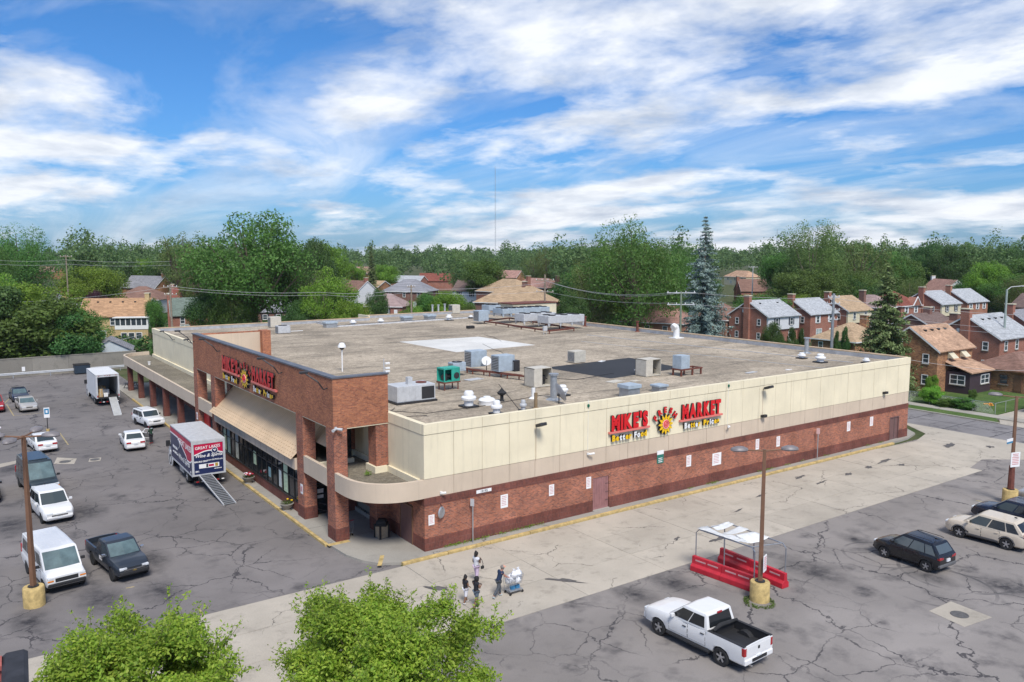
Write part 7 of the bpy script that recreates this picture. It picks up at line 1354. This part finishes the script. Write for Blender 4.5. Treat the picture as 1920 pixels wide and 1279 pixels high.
house('distant grey-roofed house left of the tall wooden pole', (925, 520), (968, 521), 4.2, 9, 3.6, 'gable', HB[1], 'pink', chim=None, front=None, left=None); house('distant dark-roofed house at the right edge behind the street light', (1893, 575), (1940, 578), 4.8, 9, 3.0, 'gable', HB[0], 'dark', chim=None, front=None)
# ------------------------------------------------------------------ trees
LG = [MLEAF('leaf_mid', (.070, .145, .026), (.130, .225, .050)), MLEAF('leaf_deep', (.042, .105, .026), (.090, .170, .045)), MLEAF('leaf_bright', (.115, .24, .020), (.205, .33, .050)), MLEAF('leaf_olive', (.10, .155, .038), (.170, .22, .070)), MLEAF('leaf_front', (.15, .28, .022), (.34, .43, .060), .40, .28, 0), MLEAF('leaf_bluespruce', (.13, .19, .17), (.25, .32, .29), .1), MLEAF('leaf_spruce', (.08, .125, .040), (.19, .24, .09), .1), MLEAF('leaf_purple', (.05, .022, .035), (.085, .035, .05)), MLEAF('leaf_far', (.088, .165, .055), (.16, .24, .088), .42, .3, 0)]
BARK = MT('bark', (.12, .09, .065), .9, var=.25, scale=6); BARKP = MT('bark_pale', (.24, .20, .15), .9, var=.25, scale=6)
def leaves(rng, P, Nn, size, asp=.55, jitter=.8):
    """rhombic leaves at points P, facing roughly along Nn -> verts, quads"""
    n = len(P); N_ = Nn+rng.normal(0, jitter, (n, 3)); N_ /= np.linalg.norm(N_, axis=1)[:, None]+1e-9
    a = np.cross(N_, rng.normal(0, 1, (n, 3))); a /= np.linalg.norm(a, axis=1)[:, None]+1e-9; b = np.cross(N_, a)
    s = (size*rng.uniform(.6, 1.35, n))[:, None]; V_ = np.stack([P-a*s, P-b*s*asp, P+a*s, P+b*s*asp], 1).reshape(-1, 3)
    return V_
def quads_mesh(name, V_, mat):
    n = len(V_)//4; me = bpy.data.meshes.new(name); me.vertices.add(n*4); me.vertices.foreach_set('co', V_.astype(np.float32).ravel()); me.loops.add(n*4); me.loops.foreach_set('vertex_index', np.arange(n*4, dtype=np.int32)); me.polygons.add(n); me.polygons.foreach_set('loop_start', np.arange(0, n*4, 4, dtype=np.int32)); me.materials.append(mat); me.update(); me.validate(); return me
def crown_clusters(rng, kind, n):
    """cluster centres and radii inside a unit-high tree, crown half-width 0.5"""
    C = []
    while len(C) < n:
        p = rng.uniform(-1, 1, 3); r = np.linalg.norm(p)
        if r > 1 or r < .25: continue
        if kind == 'oak': c = np.array([p[0]*.43, p[1]*.43, .60+p[2]*.32]); rad = rng.uniform(.09, .16)
        elif kind == 'elm':
            z = .58+p[2]*.36; f = .28+.22*math.sin(max(0, min(1, (z-.2)/.75))*math.pi); c = np.array([p[0]*f*1.6*.55, p[1]*f*1.6*.55, z]); rad = rng.uniform(.06, .125)
        elif kind == 'willow': c = np.array([p[0]*.42, p[1]*.42, .52+p[2]*.42]); rad = rng.uniform(.07, .12)
        elif kind == 'plume':
            c = np.array([p[0]*.40, p[1]*.40, .58+p[2]*.34]); rad = rng.uniform(.045, .11)
            if c[2] > .75 and rng.random() < .45: continue
        else: c = np.array([p[0]*.40, p[1]*.40, .5+p[2]*.44]); rad = rng.uniform(.12, .2)
        C.append((c, rad))
    return C
def tree_protos(seed, kind, n_c, n_l, leaf, mat, asp=.55):
    rng = np.random.default_rng(seed); C = crown_clusters(rng, kind, n_c); cen = np.array([0, 0, .55]); VV = []
    for c, rad in C:
        k = int(n_l/n_c*(rad/.11)**2*rng.uniform(.7, 1.2)); d = rng.normal(0, 1, (k, 3)); d /= np.linalg.norm(d, axis=1)[:, None]
        rr = rad*rng.uniform(.35, 1.08, k)**.6; P = c+d*rr[:, None]*np.array([1.15, 1.15, .8 if kind != 'willow' else 1.5])
        out = (c-cen); out /= np.linalg.norm(out)+1e-6; VV.append(leaves(rng, P, d*.9+out*.35+np.array([0, 0, .35]), leaf, asp))
    cm = quads_mesh('crown', np.concatenate(VV), mat)
    b = B(); top_ = .55 if kind != 'shrub' else .3; lean = rng.normal(0, .02, 2); b.tube([(0, 0, -.02), (lean[0]*.5, lean[1]*.5, .16), (lean[0], lean[1], .34), (lean[0]*1.6, lean[1]*1.6, top_+.1)], [.030, .023, .018, .006], 8)
    for c, rad in C[:max(6, n_c//3)]:
        z0 = .2+.22*rng.random(); a = np.array([lean[0], lean[1], z0]); m = a*.45+c*.55; m[2] -= .03; b.tube([tuple(a), tuple(m), tuple(c)], [.011, .007, .003], 5)
    return cm, b.mesh('trunk', BARK if seed % 2 else BARKP, True)
PR = dict(oak=[tree_protos(11, 'oak', 62, 19000, .0125, LG[0]), tree_protos(12, 'oak', 68, 19000, .0125, LG[1])], elm=[tree_protos(21, 'elm', 110, 26000, .0105, LG[0]), tree_protos(22, 'elm', 96, 22000, .0105, LG[3])], willow=[tree_protos(31, 'willow', 90, 26000, .0125, LG[0], .32), tree_protos(32, 'willow', 84, 24000, .0125, LG[3], .35)], plume=[tree_protos(41, 'plume', 80, 15000, .0105, LG[3]), tree_protos(42, 'plume', 84, 15000, .0105, LG[1])], maple=[tree_protos(51, 'oak', 66, 19000, .0125, LG[2]), tree_protos(52, 'elm', 84, 20000, .0115, LG[2])], shrub=[tree_protos(61, 'shrub', 34, 8000, .022, LG[0]), tree_protos(62, 'shrub', 34, 8000, .022, LG[2]), tree_protos(63, 'shrub', 34, 8000, .022, LG[1])], purple=[tree_protos(71, 'oak', 50, 12000, .015, LG[7])])
def ground_at(px_, d): q = AT(px_, 471.2, d); return Vector((q.x, q.y, 0))
def tree(label, px_, py_, d, wpx, kind, i=0, group=None, name='tree', cat='tree', zmin=None):
    p = ground_at(px_, d); h = AT(px_, py_, d).z; w = wpx*d/F_PX
    t = thing(name, label, cat, tuple(p), rnd.random()*6.28, group); cm, tm = PR[kind][i % len(PR[kind])]
    for nm, me in (('crown', cm), ('trunk', tm)): o = link(nm, me, t); o.scale = (w*1.0, w*1.0, h)
    return t
for a in (('tall spreading elm rising behind the brick screen', 472, 386, 150, 262, 'elm', 0), ('airy upper crown on the right side of the big elm', 545, 425, 156, 110, 'plume', 1), ('bright yellow-green tree right of the big elm', 612, 492, 142, 125, 'maple', 1), ('low bright bush below the yellow-green tree', 655, 556, 136, 85, 'maple', 0), ('dark bush left of the bright tree at the roof edge', 560, 560, 140, 70, 'oak', 1),
          ('large leafy tree hanging over the concrete wall at the left', 55, 520, 134, 190, 'maple', 0), ('lower crown of the left-hand trees above the outbuilding', 135, 575, 128, 120, 'oak', 0), ('tree at the left edge above the outbuilding', 5, 505, 140, 120, 'maple', 1), ('dark tree by the wall beside the low outbuilding', 92, 610, 126, 90, 'oak', 1), ('small tree left of the pale blue garage', 138, 640, 126, 60, 'oak', 0),
          ('bright spreading tree behind the yellow brick house', 165, 492, 215, 130, 'maple', 0), ('purple-leaved tree beside the orange-roofed house', 175, 541, 178, 50, 'purple', 0), ('round green tree between the yellow and green-roofed houses', 285, 556, 150, 40, 'oak', 0), ('large shaggy tree at upper left with bare limbs', 35, 425, 260, 170, 'willow', 0), ('dark tree left of the elm', 370, 468, 190, 100, 'plume', 0), ('purple tree left of the elm', 360, 505, 200, 60, 'purple', 0), ('airy tall tree left of the elm', 335, 415, 250, 110, 'plume', 0), ('tree crown over the green-roofed house', 385, 540, 150, 90, 'oak', 1), ('drooping lower branches at the foot of the elm', 430, 545, 146, 110, 'willow', 0),
          ('great willow behind the far parapet', 1190, 412, 160, 205, 'willow', 0), ('left flank of the great willow', 1110, 480, 166, 130, 'willow', 1), ('right flank of the great willow', 1268, 455, 172, 120, 'willow', 0), ('airy tall crown on top of the great willow', 1185, 408, 168, 170, 'plume', 0), ('dark tree behind the brick bungalow', 1075, 545, 150, 75, 'oak', 1), ('leafy growth hanging over the low outbuilding', 62, 560, 121, 190, 'shrub', 0), ('dark growth at the left end of the concrete wall', 5, 545, 121, 160, 'shrub', 2), ('rounded bush left of the pale blue garage', 128, 596, 121, 100, 'shrub', 2),
          ('tall shaggy tree at the right, left crown', 1520, 412, 215, 150, 'willow', 1), ('tall shaggy tree at the right, right crown', 1612, 424, 222, 140, 'plume', 0), ('broad lower crown under the shaggy trees', 1570, 490, 205, 180, 'willow', 0), ('tree left of the shaggy pair', 1470, 470, 225, 100, 'oak', 0), ('bushy tree behind the white-roofed houses', 1435, 548, 165, 120, 'oak', 0), ('bright bush behind the first white roof', 1500, 545, 175, 70, 'maple', 0), ('dark round tree at far right', 1850, 515, 250, 130, 'oak', 1), ('tree right of the green spruce top', 1690, 480, 235, 100, 'oak', 0), ('bluish rounded tree behind the red hip roof', 1712, 520, 205, 70, 'willow', 1), ('wide green tree behind the patched pink roof', 1790, 470, 300, 130, 'oak', 0), ('tree at the right edge above the dark roof', 1910, 470, 300, 110, 'oak', 1),
          ('small tree by the first white-fronted house', 1452, 602, 128, 45, 'oak', 1), ('clipped round bush left of the all-brick house', 1491, 618, 127, 24, 'shrub', 2), ('clipped round bush nearest the all-brick house', 1509, 620, 127, 17, 'shrub', 2), ('dark conical bush right of the twin pole, left one', 1577, 625, 128, 16, 'shrub', 2), ('dark conical bush right of the twin pole, right one', 1592, 617, 129, 18, 'shrub', 2),
          ('sunflower clump against the brown brick house', 1762, 706, 97, 26, 'shrub', 1), ('broad-leaved bush in the corner garden', 1765, 728, 93, 46, 'shrub', 1), ('bush at the far corner of the market', 1713, 722, 100, 16, 'shrub', 0), ('low dark plants along the garden fence', 1825, 750, 90, 50, 'shrub', 0), ('small bush by the dark porch', 1840, 735, 96, 18, 'shrub', 0), ('small garden plants by the street fence', 1790, 752, 91, 30, 'shrub', 0),
          ('tree before the grey hip roof, left one', 770, 560, 150, 60, 'maple', 1), ('tree before the grey hip roof, right one', 805, 545, 168, 60, 'oak', 0), ('bushy trees in front of the white shuttered house', 838, 540, 165, 80, 'maple', 0), ('shrub right of the shuttered house', 875, 566, 160, 40, 'oak', 0), ('tree left of the grey hip roof', 705, 538, 175, 45, 'oak', 1), ('rounded green tree behind the tan roofs', 905, 480, 260, 90, 'oak', 0), ('bright tree behind the pale white roof', 720, 492, 330, 60, 'maple', 0), ('bright yellow tree left of the small dark spruce', 668, 485, 340, 50, 'maple', 1), ('light green tree behind the big elm', 618, 450, 300, 80, 'maple', 0)):
    tree(a[0], *a[1:7], group='bushes' if a[5] == 'shrub' else 'trees behind the market')
# conifers
def conifer(label, px_, py_, d, wpx, mat, seed, sparse=0, lift=.03, droop=.25, bare=.0):
    rng = np.random.default_rng(seed); p = ground_at(px_, d); h = AT(px_, py_, d).z; R_ = wpx*d/F_PX/2
    t = thing('spruce_tree', label, 'tree', tuple(p)); VV = []; b = B(); b.tube([(0, 0, 0), (0, 0, h*.5), (0, 0, h*.99)], [.3, .18, .02], 8); lv = 44
    for k in range(lv):
        f = (k+.5)/lv; z = h*(lift+(1-lift)*f); L_ = R_*(1-f)**.72*(.92 if k % 3 else 1.08); nb = max(5, int(13*(1-f)**.5))
        if L_ < .15: L_ = .15
        for j in range(nb):
            a = rng.random()*6.283; L2 = L_*rng.uniform(.6, 1.18)
            if rng.random() < sparse*(.35 if f > .3 else 1): continue
            dx, dy = math.cos(a), math.sin(a); n = max(8, int(34*L2)); u = rng.uniform(.12+.2*sparse, 1, n)
            P = np.stack([dx*L2*u, dy*L2*u, z-droop*L2*u+.12*L2*u*u], 1)+rng.normal(0, .10+.04*L2, (n, 3))*np.array([1, 1, .6]); VV.append(leaves(rng, P, np.tile([dx*.3, dy*.3, .7], (n, 1)), .19, .42, .55))
            if rng.random() < .3+sparse: b.tube([(0, 0, z), (dx*L2*.5, dy*L2*.5, z-droop*L2*.45), (dx*L2*.95, dy*L2*.95, z-droop*L2*.8)], [.04, .025, .01], 4)
    link('crown', quads_mesh('crown', np.concatenate(VV), mat), t); b.obj('trunk', BARK, t)
conifer('tall blue-grey spruce behind the far parapet', 1322, 405, 121, 118, LG[5], 5); conifer('green spruce with bare lower trunk in front of the right-hand houses', 1668, 492, 101, 122, LG[6], 6, .22, .05, .32); conifer('small dark spruce in the middle of the tree line', 696, 462, 290, 30, LG[6], 8)
# individual trees of the middle distance: filled in where no house stands in front or behind
HS = []
for o in [o for o in bpy.data.objects if o.get('category') == 'house']:
    pts = [o.matrix_basis @ Vector((x, y, 6)) for x in (0, 9) for y in (0, 9)]
    q = [((v-CAM).dot(rt)/(v-CAM).dot(fw)*F_PX+960, (v-CAM).dot(fw)) for v in pts]; HS.append((min(a for a, _ in q), max(a for a, _ in q), min(b for _, b in q), o.location.copy()))
rr = random.Random(5); kinds = ['oak', 'elm', 'willow', 'plume', 'oak', 'maple']; cand = []
for k in range(1500):
    if len(cand) >= 72: break
    d = rr.uniform(185, 330); px_ = rr.uniform(-60, 1980); top_ = 471-rr.gauss(8, 11) if d > 230 else rr.uniform(485, 530); wpx = rr.uniform(70, 120)*260/d
    g = ground_at(px_, d)
    if any(a-wpx*.42 < px_ < b+wpx*.42 and d < hd+9 for a, b, hd, _ in HS) or any((g-Vector((l.x, l.y, 0))).length < 10 for *_, l in HS): continue
    if any(abs(px_-c[0]) < 20 and abs(d-c[2]) < 24 for c in cand): continue
    cand.append((px_, top_, d, wpx, rr.choice(kinds)))
cand.sort()
ordn = ['first', 'second', 'third', 'fourth', 'fifth', 'sixth', 'seventh', 'eighth', 'ninth', 'tenth', 'eleventh', 'twelfth', 'thirteenth', 'fourteenth', 'fifteenth', 'sixteenth', 'seventeenth', 'eighteenth', 'nineteenth', 'twentieth', 'twenty-first', 'twenty-second', 'twenty-third', 'twenty-fourth', 'twenty-fifth', 'twenty-sixth', 'twenty-seventh', 'twenty-eighth', 'twenty-ninth', 'thirtieth']
kn = dict(oak='broad green tree', elm='tall green tree', willow='shaggy green tree', plume='airy thin-crowned tree', maple='bright green tree'); cnt = {}
for px_, top_, d, w, kd in cand:
    side_ = 'left of the big elm' if px_ < 400 else 'between the big elm and the great willow' if px_ < 1080 else 'between the great willow and the shaggy pair' if px_ < 1500 else 'right of the shaggy pair'
    cnt[(kd, side_)] = cnt.get((kd, side_), 0)+1; tree(f'{ordn[cnt[(kd, side_)]-1]} {kn[kd]} from the left {side_}', px_, top_, d, w, kd, rr.randrange(2), 'trees of the middle distance')
# the far wood, one mass of crowns to the horizon
rng = np.random.default_rng(77); VV = []; nfar = 1350
for k in range(nfar):
    d = 270*(1+3.2*(k/nfar)**1.5)*rng.uniform(.96, 1.04); px_ = rng.uniform(-420, 2340); g = ground_at(px_, d); h = rng.uniform(16, 23.5)+(rng.random() < .12)*5; rx = rng.uniform(5, 9)
    hide = any(a-25 < px_ < b+25 and d < hd+12 for a, b, hd, _ in HS)
    if hide: continue
    n = int(780*max(.35, 300/d)); s = .42*max(1, d/400); nc = 14; cc = rng.normal(0, 1, (nc, 3)); cc /= np.linalg.norm(cc, axis=1)[:, None]; cc *= rng.uniform(.4, .85, (nc, 1)); ci = rng.integers(0, nc, n); dd = rng.normal(0, 1, (n, 3)); dd /= np.linalg.norm(dd, axis=1)[:, None]
    P = (cc[ci]+dd*.38*rng.uniform(.5, 1, (n, 1)))*np.array([rx, rx, h*.40])+np.array([g.x, g.y, h*.60]); VV.append(leaves(rng, P, dd+np.array([0, 0, .4]), s*1.1, .7))
fo = link('far_wood', quads_mesh('far_wood', np.concatenate(VV), LG[8])); tag(fo, 'mass of green treetops reaching to the horizon', 'wood', kind='stuff')
# low growth between the houses
VV = []
for k in range(950):
    d = rng.uniform(118, 300); px_ = rng.uniform(-60, 1990); g = ground_at(px_, d)
    if g.x < 55 and g.y < 100 and g.x > -75: continue
    if 58 < g.x < 71.5: continue
    if g.x > 70 and g.y < 47 and g.x < 96: continue
    if any((g-Vector((l.x+4, l.y+4, 0))).length < 7.5 for *_, l in HS): continue
    h = rng.uniform(1.0, 3.4); rx = rng.uniform(1, 2.6); n = 170; dd = rng.normal(0, 1, (n, 3)); dd /= np.linalg.norm(dd, axis=1)[:, None]; P = dd*rng.uniform(.5, 1, (n, 1))*np.array([rx, rx, h*.5])+np.array([g.x, g.y, h*.5]); VV.append(leaves(rng, P, dd+np.array([0, 0, .4]), .32, .6))
fo = link('undergrowth', quads_mesh('undergrowth', np.concatenate(VV), LG[1])); tag(fo, 'low green growth filling the yards between the houses', 'bushes', kind='stuff')
# the two trees in front of the camera
def front_tree(label, px_, py_, d, w, ztop, seed, nl=62000):
    rng = np.random.default_rng(seed); p = ground_at(px_, d); q = AT(px_, py_, d); p = Vector((q.x, q.y, 0)); t = thing('street_tree', label, 'tree', tuple(p)); R_ = w/2; VV = []; b = B(); b.tube([(0, 0, -.1), (.05, .02, 1.2), (.0, .08, 2.4)], [.16, .12, .10], 9); hgt = 4.3; zc = ztop-hgt*.52
    nc = 190; n_b = 0
    for k in range(nc):
        u = rng.normal(0, 1, 3); u /= np.linalg.norm(u); u[2] = u[2]*.9; r_ = rng.uniform(.30, 1.0)**.55*(1+.16*math.sin(3*math.atan2(u[1], u[0])+seed)+.08*rng.normal())
        c = np.array([u[0]*R_*r_*.92, u[1]*R_*r_*.92, zc+u[2]*hgt*.5*r_]); rad = rng.uniform(.32, .66)
        if k < 46:
            a = (0, .05, 1.7+rng.random()*.8); m = (c[0]*.55, c[1]*.55, (c[2]+a[2])*.5+.15); b.tube([a, m, tuple(c)], [.05, .03, .010], 5)
        n = int(nl/nc*(rad/.5)**2); dd = rng.normal(0, 1, (n, 3)); dd /= np.linalg.norm(dd, axis=1)[:, None]; P = c+dd*(rad*rng.uniform(.15, 1.1, n)**.7)[:, None]*np.array([1.1, 1.1, .8])
        VV.append(leaves(rng, P, dd*.4+u*.3+np.array([0, 0, .6]), .070, .52, .8))
        if u[2] > -.1 and r_ > .8:      # loose shoots sticking out of the outline
            for _ in range(2):
                dirn = u*.7+rng.normal(0, .35, 3)+np.array([0, 0, .45]); dirn /= np.linalg.norm(dirn); L_ = rng.uniform(.5, 1.15); b.tube([tuple(c), tuple(c+dirn*L_)], [.012, .004], 4); m_ = 46; s = rng.uniform(.1, 1, m_); P = c+dirn*(L_*s)[:, None]+rng.normal(0, .075, (m_, 3)); VV.append(leaves(rng, P, np.tile(dirn*.2+np.array([0, 0, .6]), (m_, 1)), .064, .45, .8))
    link('crown', quads_mesh('crown', np.concatenate(VV), LG[4]), t); b.obj('trunk', BARK, t, smooth=True)
front_tree('bright green street tree at the bottom centre', 712, 1225, 28.5, 7.4, 6.0, 3); front_tree('bright green street tree at the bottom left', 258, 1262, 26.5, 6.2, 6.05, 4)
# weeds at the foot of the market wall and on the canopy
VV = []
for k in range(26):
    x = rng.choice([rng.uniform(1.5, 9), rng.uniform(15, 50)]); 
    n = rng.integers(14, 50); P = np.stack([x+rng.normal(0, .25, n), -.12+rng.normal(0, .07, n)-0.03, .17+rng.random(n)*.13], 1); VV.append(leaves(rng, P, np.tile([0, -.3, .5], (n, 1)), .05, .4))
for c in ((-1.6, 4.3, 4.06), (.7, .7, 7.35)):
    n = 90; P = np.array(c)+rng.normal(0, .12, (n, 3))*np.array([1, 1, .6])+np.array([0, 0, .12]); VV.append(leaves(rng, P, np.tile([0, 0, .5], (n, 1)), .07, .3))
wd = link('weeds', quads_mesh('weeds', np.concatenate(VV), LG[2])); tag(wd, 'weeds sprouting along the foot of the brick wall', 'weeds', kind='stuff')
gp = G(1424, 1130); n = 500; aa = rng.random(n)*6.283; P = np.stack([gp.x+np.cos(aa)*rng.uniform(.5, .85, n), gp.y+np.sin(aa)*rng.uniform(.5, .85, n), rng.random(n)*.08], 1); wd = link('grass_tuft', quads_mesh('grass_tuft', leaves(rng, P, np.tile([0, 0, .5], (n, 1)), .06, .4), LG[0])); tag(wd, 'ring of grass round the yellow base of the twin lamp post', 'grass', kind='stuff')
# ------------------------------------------------------------------ poles, wires, mast
WOOD = MT('pole_wood', (.27, .215, .16), .9, var=.2, scale=3); WIRE = MT('wire_grey', (.46, .46, .46), .6, var=0)
def upole(label, px_, py_, d, arms=((-.4, 2.4),), mat=WOOD, r=.16, rz=-YAW, extra=None):
    p = ground_at(px_, d); h = AT(px_, py_, d).z; t = thing('utility_pole', label, 'pole', tuple(p), rz, 'utility poles'); B().cyl((0, 0, 0), (0, 0, h), r*1.2, r*.85, 9).obj('pole', mat, t, smooth=True)
    for dz, w in arms:
        B().box(-w/2, -.08, h+dz-.07, w/2, .08, h+dz+.07).obj('cross_arm', mat if mat is WOOD else LGREY, t)
        for k in (-.46, -.16, .16, .46): B().lathe([(.05, 0), (.06, .1), (.03, .2), (.01, .22)], 7, (k*w, 0, h+dz+.07)).obj('insulator', WHITE, t)
    return p, h
upole('tall wooden pole behind the roof racks', 1022, 515, 140, ((-1.0, 3.2), (-3.0, 3.0))); upole('greenish pole with two white cross arms left of the blue spruce', 1279, 547, 118, ((-.2, 4.2), (-1.9, 4.0)), MT('pole_green', (.20, .235, .17), .9, var=.2)); upole('grey twin pole with many cross arms before the all-brick house', 1567, 551, 112, ((-.5, 1.6), (-1.4, 1.8), (-2.3, 1.8), (-3.6, 1.4)), STEEL, .2); upole('pole with transformer left of the green-roofed house', 316, 534, 128, ((-.4, 2.2), (-1.6, 2.0))); upole('thin wooden pole before the grey hip roof', 770, 535, 138, ((-.3, 1.4),)); upole('distant pole right of the peach roof', 1413, 499, 230, ((-.3, 2.5),), LGREY); upole('distant pole at the middle right', 920, 487, 280, ((-.4, 3),), LGREY); upole('far left pole among the trees', 123, 478, 200, ((-.4, 3),))
p, h = upole('tall grey street light pole at the right edge', 1893, 543, 118, (), MT('pole_paint', (.30, .36, .33), .6, var=.1)); t = [o for o in bpy.data.objects if o.get('label', '').startswith('tall grey street light')][0]; B().tube([(0, 0, h-.1), (.6, 0, h+.35), (2.2, 0, h+.5)], .06, 6).obj('arm', LGREY, t); B().cbox((2.4, 0, h+.48), (.7, .25, .15)).obj('lamp_head', LGREY, t, bevel=.04)
def wire(label, pts, r=.028, sag=.0):
    r *= .75
    P = [AT(x, y, d) for x, y, d in pts]; o0 = P[0].copy(); Q = []
    for a, b_ in zip(P, P[1:]):
        for k in range(9): f = k/8; q_ = a.lerp(b_, f); q_.z -= sag*4*f*(1-f); Q.append(q_-o0)
    o = B().tube([q for i, q in enumerate(Q) if i == 0 or (q-Q[i-1]).length > .01], r, 4).obj('overhead_wire', WIRE, loc=tuple(o0)); tag(o, label, 'wire', 'overhead wires')
wire('upper wire from the wooden pole to the white cross arms', ((1022, 526, 140), (1266, 548, 118)), .035, 1.2); wire('second wire from the wooden pole to the white cross arms', ((1024, 527, 140), (1290, 548, 118)), .035, 1.4); wire('lower wire from the wooden pole to the lower cross arm', ((1022, 546, 140), (1268, 568, 118)), .03, .7)
wire('upper wire from the white cross arms towards the twin pole', ((1290, 548, 118), (1567, 560, 112), (1920, 591, 104)), .032, .3); wire('lower wire passing behind the blue spruce to the right', ((1290, 570, 118), (1567, 578, 112), (1920, 619, 100)), .03, .35); wire('long low wire crossing the right-hand houses', ((1567, 590, 112), (1920, 628, 96)), .03, .3)
wire('upper wire along the trees at the left', ((-20, 487, 190), (123, 487, 200), (320, 490, 205)), .04, .4); wire('lower wire along the trees at the left', ((-20, 494, 190), (123, 495, 200), (320, 497, 205)), .04, .4); wire('wire from the transformer pole towards the wooden pole', ((316, 536, 128), (600, 548, 132), (770, 541, 138), (1022, 530, 140)), .035, .5); wire('second wire from the transformer pole to the right', ((318, 541, 128), (610, 553, 132), (770, 547, 138), (1022, 546, 140)), .03, .5); wire('wire from the left edge to the transformer pole', ((-20, 568, 130), (316, 538, 128)), .03, .5); wire('service wire sagging over the left trees to the yellow house', ((-20, 655, 118), (150, 648, 122), (275, 624, 126)), .03, .3)
wire('service wire along the top of the brick corner house', ((1690, 672, 92), (1840, 692, 92), (1925, 694, 92)), .025, .1)
p = ground_at(929, 620); t = thing('radio_mast', 'thin lattice radio mast on the horizon', 'mast', tuple(p)); hm_ = AT(929, 314, 620).z
for k in range(3): a = k*2.094; B().cyl((math.cos(a)*.4, math.sin(a)*.4, 0), (math.cos(a)*.4, math.sin(a)*.4, hm_), .05, n=4).obj('leg', STEEL, t)
b = B(); [b.tube([(math.cos(k*2.094)*.4, math.sin(k*2.094)*.4, k*3.0), (math.cos((k+1)*2.094)*.4, math.sin((k+1)*2.094)*.4, k*3.0+3)], .035, 3) for k in range(int(hm_/3)-1)]; b.obj('bracing', STEEL, t)
p = ground_at(1456, 720); t = thing('radio_mast', 'second, shorter radio mast on the horizon at the right', 'mast', tuple(p)); B().cyl((0, 0, 0), (0, 0, AT(1456, 430, 720).z), .28, .16, n=4).obj('shaft', STEEL, t)
# ------------------------------------------------------------------ corner garden fence, foreground parapet
t = thing('chain_link_fence', 'grey chain-link fence round the corner garden', 'fence', (70.9, 0, .1)); MESH = MT('fence_mesh', (.38, .40, .40), .5, .4, .1)
for y in [k*2.4+.2 for k in range(8)]: B().cyl((0, y, 0), (0, y, 1.25), .035, n=6).obj('post', MESH, t)
for x in (2.4, 4.8): B().cyl((x, .2, 0), (x, .2, 1.25), .035, n=6).obj('post', MESH, t)
B().tube([(0, .2, 1.22), (0, 17, 1.22)], .025, 5).obj('top_rail', MESH, t); B().tube([(0, .2, 1.22), (6, .2, 1.22)], .025, 5).obj('top_rail', MESH, t)
b = B()
for k in range(140): y = .2+k*.12; b.tube([(0, y, .05), (0, min(y+.9, 17), 1.2)], .005, 3); b.tube([(0, min(y+.9, 17), .05), (0, y, 1.2)], .005, 3)
b.obj('mesh', MESH, t)['kind'] = 'stuff'
for px_, py_, l, m in ((1812, 757, 'orange flower clump in the corner garden', MT('petal_orange', (.75, .30, .02), .6, var=.2)), (1855, 759, 'second orange flower clump nearer the fence corner', MATS['petal_orange']), (1762, 711, 'yellow sunflower head on the tall plant', YELS), (1793, 757, 'pale pink flowers low in the garden', WHF)):
    p = G(px_, py_, .5); t = thing('flower_clump', l, 'flowers', (p.x, p.y, .1 if py_ > 720 else 2.4))
    for k in range(12 if py_ > 720 else 1): a = rnd.random()*6.28; r = .5*rnd.random(); B().lathe([(.02, .1), (.12, .06), (.13, 0), (.03, -.04)], 8, (r*math.cos(a), r*math.sin(a), .3+.25*rnd.random())).obj('flower', m, t)
    B().cyl((0, 0, 0), (0, 0, .4), .03, n=5).obj('stem', PLANT, t)
PB = m_stucco('peeling_red_paint', (.34, .10, .085)); BC = MT('black_coping_bitumen', (.022, .022, .026), .6, var=.5, scale=3, bmp=.3)
fz = 9.0; c = G(47, 1232, fz); t = thing('brick_parapet', 'peeling red brick parapet with black coping at the bottom left corner', 'building', (c.x, c.y, 0), R(-4))
B().box(-9, -9, 0, 0, 0, fz-.9).obj('wall', PB, t); B().box(-9, -.34, fz-.9, -.0, -.0, fz).obj('parapet_wall', PB, t); B().box(-.34, -9, fz-.9, 0, -.34, fz).obj('parapet_wall', PB, t)
b = B(); b.prism([(-.42, fz), (.06, fz), (.06, fz+.1), (-.02, fz+.16), (-.34, fz+.16), (-.42, fz+.1)], 'y', -9, .06); b.obj('coping', BC, t); b = B(); b.prism([(-.42, fz), (.06, fz), (.06, fz+.1), (-.02, fz+.155), (-.34, fz+.155), (-.42, fz+.1)], 'x', -9, -.42); b.obj('coping', PB, t); B().box(-9, -9, fz-.9, -.34, -.34, fz-.85).obj('flat_roof', TAR, t)
B().tube([(-4, -1.2, fz-.7), (-1.6, -.9, fz-.5), (-.36, -.75, fz-.4)], .015, 5).obj('yellow_cord', YELS, t)

# ------------------------------------------------------------------ summer haze
hz_ = bpy.data.materials.new('haze_air'); hz_.use_nodes = True; ht = hz_.node_tree; ht.nodes.clear()
hv_ = ht.nodes.new('ShaderNodeVolumePrincipled'); hv_.inputs['Density'].default_value = .00007; hv_.inputs['Color'].default_value = (.86, .92, 1, 1); hv_.inputs['Anisotropy'].default_value = .2
ho = ht.nodes.new('ShaderNodeOutputMaterial'); ht.links.new(hv_.outputs[0], ho.inputs['Volume'])
hb = B().box(-1950, -750, -1.2, 2750, 2950, 88).obj('haze', hz_); hb['kind'] = 'stuff'; hb['label'] = 'pale summer haze over the whole neighbourhood'; hb['category'] = 'haze'
